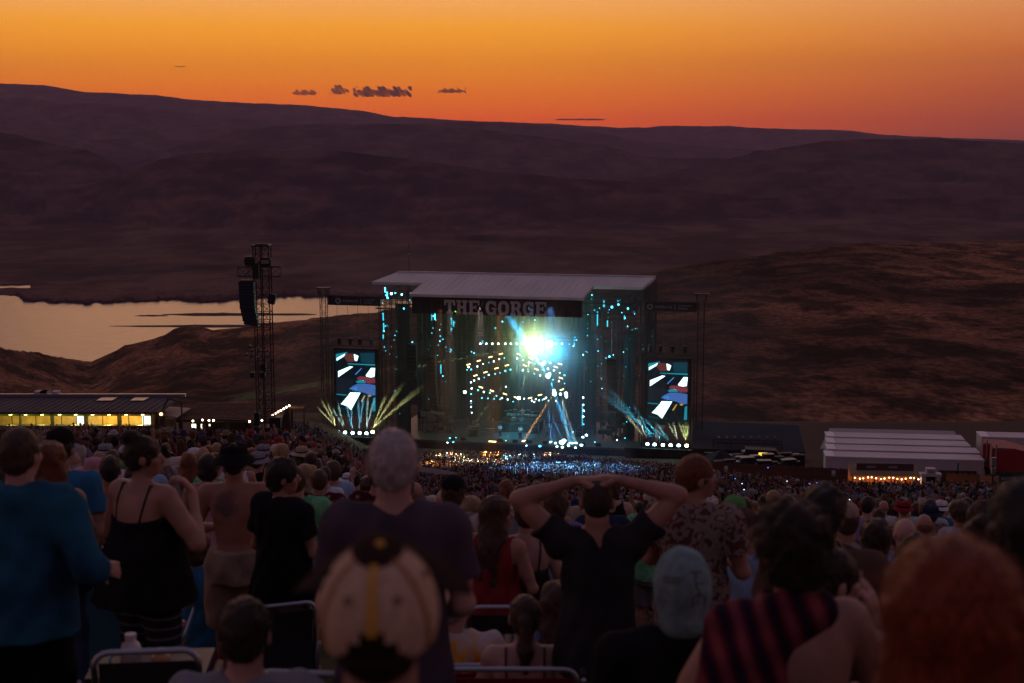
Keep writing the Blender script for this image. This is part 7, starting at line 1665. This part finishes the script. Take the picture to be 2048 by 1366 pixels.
proto('man', hair=('short', 'brown'), top=('tee', tp), bottom=('shorts', bt), hat=('cap', tp), pose=PA)
proto('man', hair=('short', 'brown'), top=('shirt', tp), bottom=('trousers', bt), hat=('bucket', tp, bt))
proto('woman', fem=True, hair=('longloose', 'brown'), top=('tee', tp), bottom=('shorts', bt), hat=('sun', tp, bt))
proto('bald man', hair=('bald', 'grey'), top=('tee', tp), bottom=('shorts', bt), bulk=1.15)
proto('balding man', hair=('fringe', 'grey'), top=('shirt', tp), bottom=('shorts', bt), bulk=1.2, pose=PA)
proto('curly-haired person', hair=('curly', 'brown'), top=('tee', tp), bottom=('trousers', bt))
proto('woman with a bob', fem=True, hair=('bob', 'brown'), top=('tank', tp), bottom=('skirt', bt), pose=PA)
proto('man with one arm raised', hair=('thick', 'brown'), top=('tee', tp), bottom=('shorts', bt), pose=POSE_ONE)
proto('person holding up a hand', fem=True, hair=('long', 'brown'), top=('tee', tp), bottom=('shorts', bt), pose=POSE_PH)
proto('man in a hoodie', hair=('short', 'brown'), top=('hoodie', tp), bottom=('trousers', bt), pose=PA)
proto('man in a backwards cap', hair=('short', 'brown'), top=('tee', tp), bottom=('shorts', bt), hat=('cap', tp, bt, True), bulk=1.1)
TOPS = {'white': c_white, 'grey': c_grey, 'black': c_black, 'navy': c_navy, 'blue': c_blue, 'red': c_red, 'pink': c_pink, 'green': c_green, 'tan': c_tan, 'maroon': c_maroon, 'light blue': c_sky, 'cream': c_cream, 'teal': c_teal, 'orange': c_orange, 'yellow': c_yellow, 'lilac': c_lilac, 'olive': c_olive, 'magenta': c_mag,
        'white tie-dye': pcloth('tiewhite'), 'blue tie-dye': pcloth('tieblue'), 'green tie-dye': pcloth('tiegreen'), 'flowered': pcloth('floral'), 'camouflage': pcloth('camo'), 'leaf-print': pcloth('leaf')}
TW = [9, 9, 9, 6, 5, 4, 3, 3, 4, 4, 4, 4, 3, 2, 2, 3, 3, 2, 4, 4, 3, 3, 2, 3]
HN = [('black', 5), ('dark brown', 7), ('brown', 7), ('auburn', 2), ('blonde', 5), ('grey', 2)]
LM = [(36, 'the blue hoodie'), (143, 'the pale grey t-shirt'), (189, 'the pink sun hat'), (283, 'the black camisole'), (467, 'the black bucket hat'), (563, 'the loose black t-shirt'), (638, 'the red flowered shirt'), (786, 'the white-haired man'),
      (906, 'the worded tie-dye shirt'), (992, 'the red dress'), (1112, 'the lilac tie-dye shirt'), (1195, 'the clasped hands'), (1392, 'the wire glasses'), (1470, 'the green backwards cap'), (1588, 'the plaid scarf'), (1694, 'the tan cap'), (1753, 'the blue neck scarf'), (1812, 'the pale flowery shirt'), (1968, 'the brown curls')]
rg = random.Random(21); used = set(); placed = [(o.location.x, o.location.y) for o in bpy.data.objects if o.name.startswith('person') and o.location.y > 0]
cand = []
Yp = 12.0
spots = []
while Yp < 36 and len(spots) < 262:
    xl_, xr_ = at(-40, 1000, Yp).x, at(2090, 1000, Yp).x; x = xl_+rg.uniform(0, .5)
    while x < xr_:
        xx, yy = x+rg.uniform(-.14, .14), Yp+rg.uniform(-.3, .3)
        dens = .6 if Yp < 14 else .86
        if rg.random() < dens and all((xx-a)**2+((yy-b)*.8)**2 > (.46 if b > 8.5 else .6)**2 for a, b in placed):
            spots.append((xx, yy)); placed.append((xx, yy))
        x += rg.uniform(.55, .8)
    Yp += .82
nproto_used = [False]*len(protos)
def relabel(E, desc, x, y):
    hat = [c for c in E.children if c.name.startswith(('cap_crown', 'hat_crown'))]
    return desc
spots.sort(key=lambda q: q[1])
for (x, y) in spots[:262]:
    i = rg.choices(range(len(protos)), [5, 4, 4, 4, 3, 5, 3, 3, 3, 2, 3, 3, .0, .6, 2, 2])[0]; src, desc = protos[i]
    z = gz(x, y); pxx = CX+FPX*x/y*.99
    hcn = rg.choices([h[0] for h in HN], [h[1] for h in HN])[0]; tn = rg.choices(list(TOPS), TW)[0]; hatm = rg.choice(['black', 'white', 'tan', 'navy', 'red', 'cream', 'grey'])
    E = src.copy(); COL.objects.link(E); s = rg.uniform(1.50, 1.76)/1.75
    E.scale = (s, s, s); E.location = (x, y, z); E.rotation_euler = (0, 0, rg.gauss(-x*.012, .35))
    hatpart = False; garment = 't-shirt'; bald = desc.startswith('bald man')
    skm = SK[rg.choices([0, 1, 2, 3], [8, 7, 3, 1])[0]]; btm = rg.choice([c_denim, c_khaki, c_black, c_grey, c_navy, c_char])
    for ch in src.children:
        c = ch.copy(); COL.objects.link(c); c.parent = E; nm = ch.name.split('.')[0]
        def setm(m):
            c.material_slots[0].link = 'OBJECT'; c.material_slots[0].material = m
        if nm == 'body': setm(skm)
        elif nm == 'hair': setm(HAIRC[hcn])
        elif nm in ('t_shirt', 'shirt', 'tank_top', 'hoodie'): setm(TOPS[tn]); garment = {'t_shirt': 't-shirt', 'shirt': 'shirt', 'tank_top': 'tank top', 'hoodie': 'hoodie'}[nm]
        elif nm in ('shorts', 'trousers', 'skirt'): setm(btm)
        elif nm in ('cap_crown', 'hat_crown_and_brim'): setm(TOPS[hatm]); hatpart = 'cap' if nm == 'cap_crown' else ('bucket hat' if desc == 'man' else 'sun hat')
        elif nm in ('peak', 'hat_band'): setm(TOPS[hatm] if nm == 'peak' else c_black)
        for g in ch.children:
            d = g.copy(); COL.objects.link(d); d.parent = c
    order = sorted(LM, key=lambda q: abs(q[0]-pxx))
    dist = 'just beyond' if y < 15 else ('beyond' if y < 20 else ('well beyond' if y < 26 else 'far beyond'))
    d0 = {'man in a hoodie': 'man', 'man in a backwards cap': 'man', 'man with one arm raised': 'arm-raising man', 'person holding up a hand': 'hand-raising person', 'woman with a bob': 'bobbed woman', 'curly-haired person': 'curly person'}.get(desc, desc)
    head = '' if bald else (hatm+'-'+hatpart.replace(' ', '-')+'ped ' if False else (hcn.replace(' ', '-')+'-haired ' if not hatpart else ''))
    lab = None
    for q in order[:8]:
        side = ', left of' if pxx < q[0]-14 else (', right of' if pxx > q[0]+14 else '')
        cand_ = '%s%s in %s %s%s, %s%s %s' % (head, d0, tn, garment, ' and %s %s' % (hatm, hatpart) if hatpart else '', dist, side, q[1])
        if cand_ not in used and len(cand_.split()) <= 16: lab = cand_; break
    lab = lab or ' '.join(cand_.split()[:16]); used.add(lab)
    E['label'] = lab; E['category'] = 'person'; E['group'] = 'concert-goers packed on the lawn'
for e, d in protos:
    for ch in list(e.children):
        for g in list(ch.children): bpy.data.objects.remove(g)
        bpy.data.objects.remove(ch)
    bpy.data.objects.remove(e)
placed2 = placed
# ---------------------------------------------------------------- the band
c_band = [c_white, c_sky, c_grey, c_tan, c_blue]
def guitar(E, U, HM, P, sh):
    wood = mat('guitar_body', (.3, .12, .04), .3)
    b = MB().prism([(-.20, .17, 1.0), (-.10, .17, .93), (.0, .17, .98), (.10, .17, .95), (.16, .17, 1.03), (.08, .17, 1.12), (.0, .17, 1.08), (-.10, .17, 1.13), (-.2, .17, 1.1)], (0, .05, 0)).build('guitar', wood, E); MB().bar((.1, .19, 1.05), (.62, .19, 1.25), .05, .03).build('neck', wood, b)
for (x_, y_, v, lab, cl, ex) in ((1000, 851, 4.0, 'guitarist standing at the left centre of the deck', c_sky, guitar), (1040.5, 851, 3.4, 'guitarist in pale clothes standing at the centre of the deck', c_white, guitar), (1094, 852, 4.2, 'bass player standing in blue light at the right of the band', c_blue, guitar), (955, 849, 4.6, 'keyboard player behind the keyboards at the left', c_grey, None), (1045, 829, 9.6, 'drummer behind the rack of toms on the raised platform', c_tan, None)):
    p = SP(x_, y_, v); zz = dk if v < 9 else rz_
    human(lab, SW((p.x, v, zz)), H=1.8, yaw=R(180)-SA, vox=.022, hair=('thick', 'brown'), top=('tee', cl), bottom=('trousers', c_denim if ex else c_black), pose=POSE_FRONT, group='musicians on the deck', name='musician', cat='musician', extra=ex)
# ---------------------------------------------------------------- the rest of the crowd: more heads than one could count
def crowd_templates(kind):
    """low-poly person as (verts, quads, region) region 0 skin 1 hair 2 top 3 bottom"""
    V, F, C = [], [], []
    def ball(c, r, nu, nv, reg, cut=None):
        i0 = len(V)
        for j in range(nv+1):
            th = math.pi*j/nv
            for k in range(nu):
                a = 2*math.pi*k/nu; V.append((c[0]+r[0]*math.sin(th)*math.cos(a), c[1]+r[1]*math.sin(th)*math.sin(a), c[2]+r[2]*math.cos(th)))
        for j in range(nv):
            for k in range(nu):
                F.append((i0+j*nu+k, i0+j*nu+(k+1) % nu, i0+(j+1)*nu+(k+1) % nu, i0+(j+1)*nu+k)[::-1]); C.append(reg)
    def tube(p, q, r0, r1, nu, reg):
        p, q = Vector(p), Vector(q); M = (q-p).to_track_quat('Z', 'Y').to_matrix(); i0 = len(V)
        for c, r in ((p, r0), (p.lerp(q, .5), (Vector(r0)+Vector(r1))/2*1.03), (q, r1)):
            for k in range(nu):
                a = 2*math.pi*k/nu; V.append(tuple(c+M @ Vector((r[0]*math.cos(a), r[1]*math.sin(a), 0))))
        for j in range(2):
            for k in range(nu): F.append((i0+j*nu+k, i0+j*nu+(k+1) % nu, i0+(j+1)*nu+(k+1) % nu, i0+(j+1)*nu+k)); C.append(reg)
    nu = 7 if kind < 6 else 5
    ball((0, .01, 1.60), (.078, .092, .115), nu, 4, 0); ball((0, -.014, 1.635), (.086, .098, .100), nu, 4, 1)
    if kind % 3 == 1: tube((0, -.07, 1.62), (0, -.1, 1.32), (.09, .05), (.07, .04), 5, 1)
    if kind % 6 == 2: ball((0, .0, 1.66), (.17, .18, .02), nu, 3, 4); ball((0, 0, 1.70), (.1, .11, .07), nu, 3, 4)
    if kind % 6 == 5: ball((0, 0, 1.68), (.09, .105, .08), nu, 3, 4)
    tube((0, 0, 1.46), (0, .01, 1.55), (.055, .055), (.05, .05), 5, 0)
    tube((0, 0, .88), (0, 0, 1.30), (.155, .11), (.175, .115), nu, 2); tube((0, 0, 1.30), (0, 0, 1.49), (.205, .11), (.065, .06), nu, 2)
    up = kind in (3, 9)
    for s in (-1, 1):
        if up and s > 0: tube((s*.19, 0, 1.42), (s*.26, .08, 1.62), (.05, .05), (.04, .04), 5, 2); tube((s*.26, .08, 1.62), (s*.22, .1, 1.88), (.038, .038), (.03, .03), 5, 0)
        else: tube((s*.20, 0, 1.43), (s*.26, -.01, 1.20), (.055, .055), (.048, .048), 5, 2); tube((s*.26, -.01, 1.20), (s*.18, .16, 1.05), (.04, .04), (.035, .035), 5, 0)
        tube((s*.09, 0, .92), (s*.10, .0, .06), (.09, .09), (.045, .045), 5, 3)
    return np.array(V, np.float32), np.array(F, np.int32), np.array(C)
TEMPL = [crowd_templates(k) for k in range(12)]
def crowd(name, pts, kinds, seed):
    r = np.random.RandomState(seed); Vs, Fs, Cs = [], [], []; base = 0
    tops = np.array([(.5, .5, .52), (.2, .2, .22), (.02, .02, .02), (.03, .04, .09), (.04, .14, .28), (.24, .03, .03), (.4, .2, .24), (.1, .2, .08), (.32, .25, .18), (.12, .03, .04), (.22, .32, .45), (.45, .4, .32), (.25, .2, .35), (.06, .06, .06), (.3, .3, .32)])
    hairs = np.array([(.012, .01, .009), (.03, .018, .012), (.07, .04, .022), (.2, .13, .07), (.12, .05, .02), (.3, .28, .26), (.05, .03, .02)]); skins = np.array([(.42, .25, .19), (.34, .19, .13), (.26, .14, .10), (.12, .07, .05)])
    hats = np.array([(.5, .48, .45), (.02, .02, .02), (.3, .22, .14), (.04, .05, .12), (.3, .03, .03)]); bots = np.array([(.04, .06, .12), (.25, .2, .15), (.02, .02, .02), (.15, .15, .16)])
    for (x, y, z) in pts:
        v, f, c = TEMPL[kinds[r.randint(len(kinds))]]; s = r.uniform(.88, 1.06); a = r.normal(-x*.006, .45); ca, sa = math.cos(a)*s, math.sin(a)*s
        Vs.append(np.stack([x+v[:, 0]*ca-v[:, 1]*sa, y+v[:, 0]*sa+v[:, 1]*ca, z+v[:, 2]*s], 1)); Fs.append(f+base); base += len(v)
        pal = .75*np.stack([skins[r.choice(4, p=[.45, .35, .15, .05])], hairs[r.randint(7)], tops[r.randint(15)], bots[r.randint(4)], hats[r.randint(5)]]); Cs.append(pal[c])
    me = np_mesh(name, np.concatenate(Vs), np.concatenate(Fs), True)
    at_ = me.attributes.new('tint', 'FLOAT_COLOR', 'FACE'); cc = np.concatenate(Cs); at_.data.foreach_set('color', np.concatenate([cc, np.ones((len(cc), 1))], 1).astype(np.float32).ravel())
    def cb(t, b, mp):
        n = t.nodes.new('ShaderNodeAttribute'); n.attribute_name = 'tint'; t.links.new(n.outputs['Color'], b.inputs['Base Color'])
    o = link_mesh(name, me, mat('crowd_cloth_and_hair', (.2, .2, .2), .8, spec=.2, build=cb)); tag(o, 'dense crowd filling the slope down to the stage', 'crowd', kind='stuff'); return o
rp = np.random.RandomState(5)
def blocked(x, y):
    if abs(y-DY) < 3 and abs(x-dp.x) < 2.2: return True
    if 62 < y < DY+3 and at(496, 880, y).x < x < at(563, 880, y).x: return True
    if y > 116 and x < at(560, 850, y).x: return True
    if y > 127 and x > at(1600, 950, y).x: return True
    if y > 134 and x > at(1430, 950, y).x+(140-y)*.6: return True
    if y > 140 and x > at(1430, 930, y).x: return True
    if y > 181: return True
    # keep aisles and rails ragged
    return False
pts1, pts2 = [], []
y = max(q[1] for q in spots[:262])-1.2
while y < 182:
    near_ = y < 75; st_ = .66 if y < 60 else (.74 if y < 120 else .66); xl_, xr_ = at(-70, 950, y).x, at(2120, 950, y).x
    x = xl_
    while x < xr_:
        xx, yy = x+rp.uniform(-.22, .22), y+rp.uniform(-.3, .3)
        d = .92-.22*float(smoothstep(yy, 60, 140)) if yy < 140 else (.9 if abs(xx-at(1035, 900, yy).x) < 26 else .55)
        if vnoise(np.array(xx/5.0), np.array(yy/4.0), 3) < .2: d *= .35
        if abs(((xx*.9+yy*.3) % 34)-17) < .55: d *= .1
        if (yy+1.5*math.sin(xx*.1)) % 27 < 1.1: d *= .25
        if rp.rand() < d and not blocked(xx, yy) and all((xx-a)**2+(yy-b)**2 > .2 for a, b in placed2[-40:]):
            (pts1 if near_ else pts2).append((xx, yy, gz(xx, yy)-(.5 if rp.rand() < .12+.3*(vnoise(np.array(xx/7.0), np.array(yy/6.0), 9) > .62) else 0)))
        x += st_
    y += .82 if y < 60 else (1.0 if y < 120 else .9)
print('crowd', len(pts1), len(pts2))
crowd('crowd', pts1, [0, 1, 2, 3, 4, 5], 1); crowd('crowd', pts2, [6, 7, 8, 9, 10, 11], 2)
# phones held up, a few lit
r_ = random.Random(31)
phones = [(1536, 936, (.1, .2, 1)), (1619, 968, (.1, .2, 1)), (1633, 966, (.15, .25, 1)), (1647, 968, (.1, .2, 1)), (1470, 958, (.1, .3, 1)), (1484, 968, (.7, .9, 1)), (1488, 980, (.9, .95, 1)), (1574, 963, (.8, .9, 1)), (1752, 1006, (.9, 1, .9)), (1983, 995, (.8, 1, 1)), (605, 899, (1, .9, .7)), (489, 888, (1, .7, .3)), (499, 892, (.9, .9, 1)), (700, 945, (1, .6, .2)), (207, 884, (1, .8, .5)), (228, 891, (1, .8, .4)), (1699, 1000, (.8, 1, .9)), (1878, 1052, (1, .9, .3)), (1120, 980, (.6, .8, 1)), (1160, 1000, (.5, .8, 1)), (820, 905, (1, .8, .5)), (760, 930, (.9, .9, .9))]
PH = ['near the fence, right of the glasses man', 'left in the trio before the bar', 'middle in the trio before the bar', 'right in the trio before the bar', 'nearest above the green cap', 'close right of the green cap', 'lowest beside the green cap', 'alone in the crowd above the black hair', 'in the crowd below the white kiosk', 'at the right end of the crowd', 'right of the speaker tower', 'left of the speaker tower', 'against the speaker tower base', 'left of the white-haired man', 'above the dark-haired white tank top', 'between the tank top and the camisole', 'by the tan cap', 'in the crowd beside the brown curls', 'right of the woman in red', 'under the raised arms', 'right of the white-haired head', 'just left of the white-haired head']
for i, (x_, y_, c_) in enumerate(phones):
    Yq = 60 if y_ > 960 else 95; p = at(x_, y_, Yq); s = Yq/FPX*2.2
    T = empty('phone', p, 0, 'small %s phone screen held up %s' % ('blue-lit' if c_[2] > c_[0]*2 else ('amber-lit' if c_[2] < .6 else 'white-lit'), PH[i]), 'phone', 'phones lit up in the crowd')
    MB().box(-s*.5, s*.5, 0, .01, 0, s*.8).build('case', M_BLACK, T); MB().box(-s*.45, s*.45, -.008, -.002, s*.05, s*.75).build('screen', emis('phone_%d' % i, c_, 2.5), T)
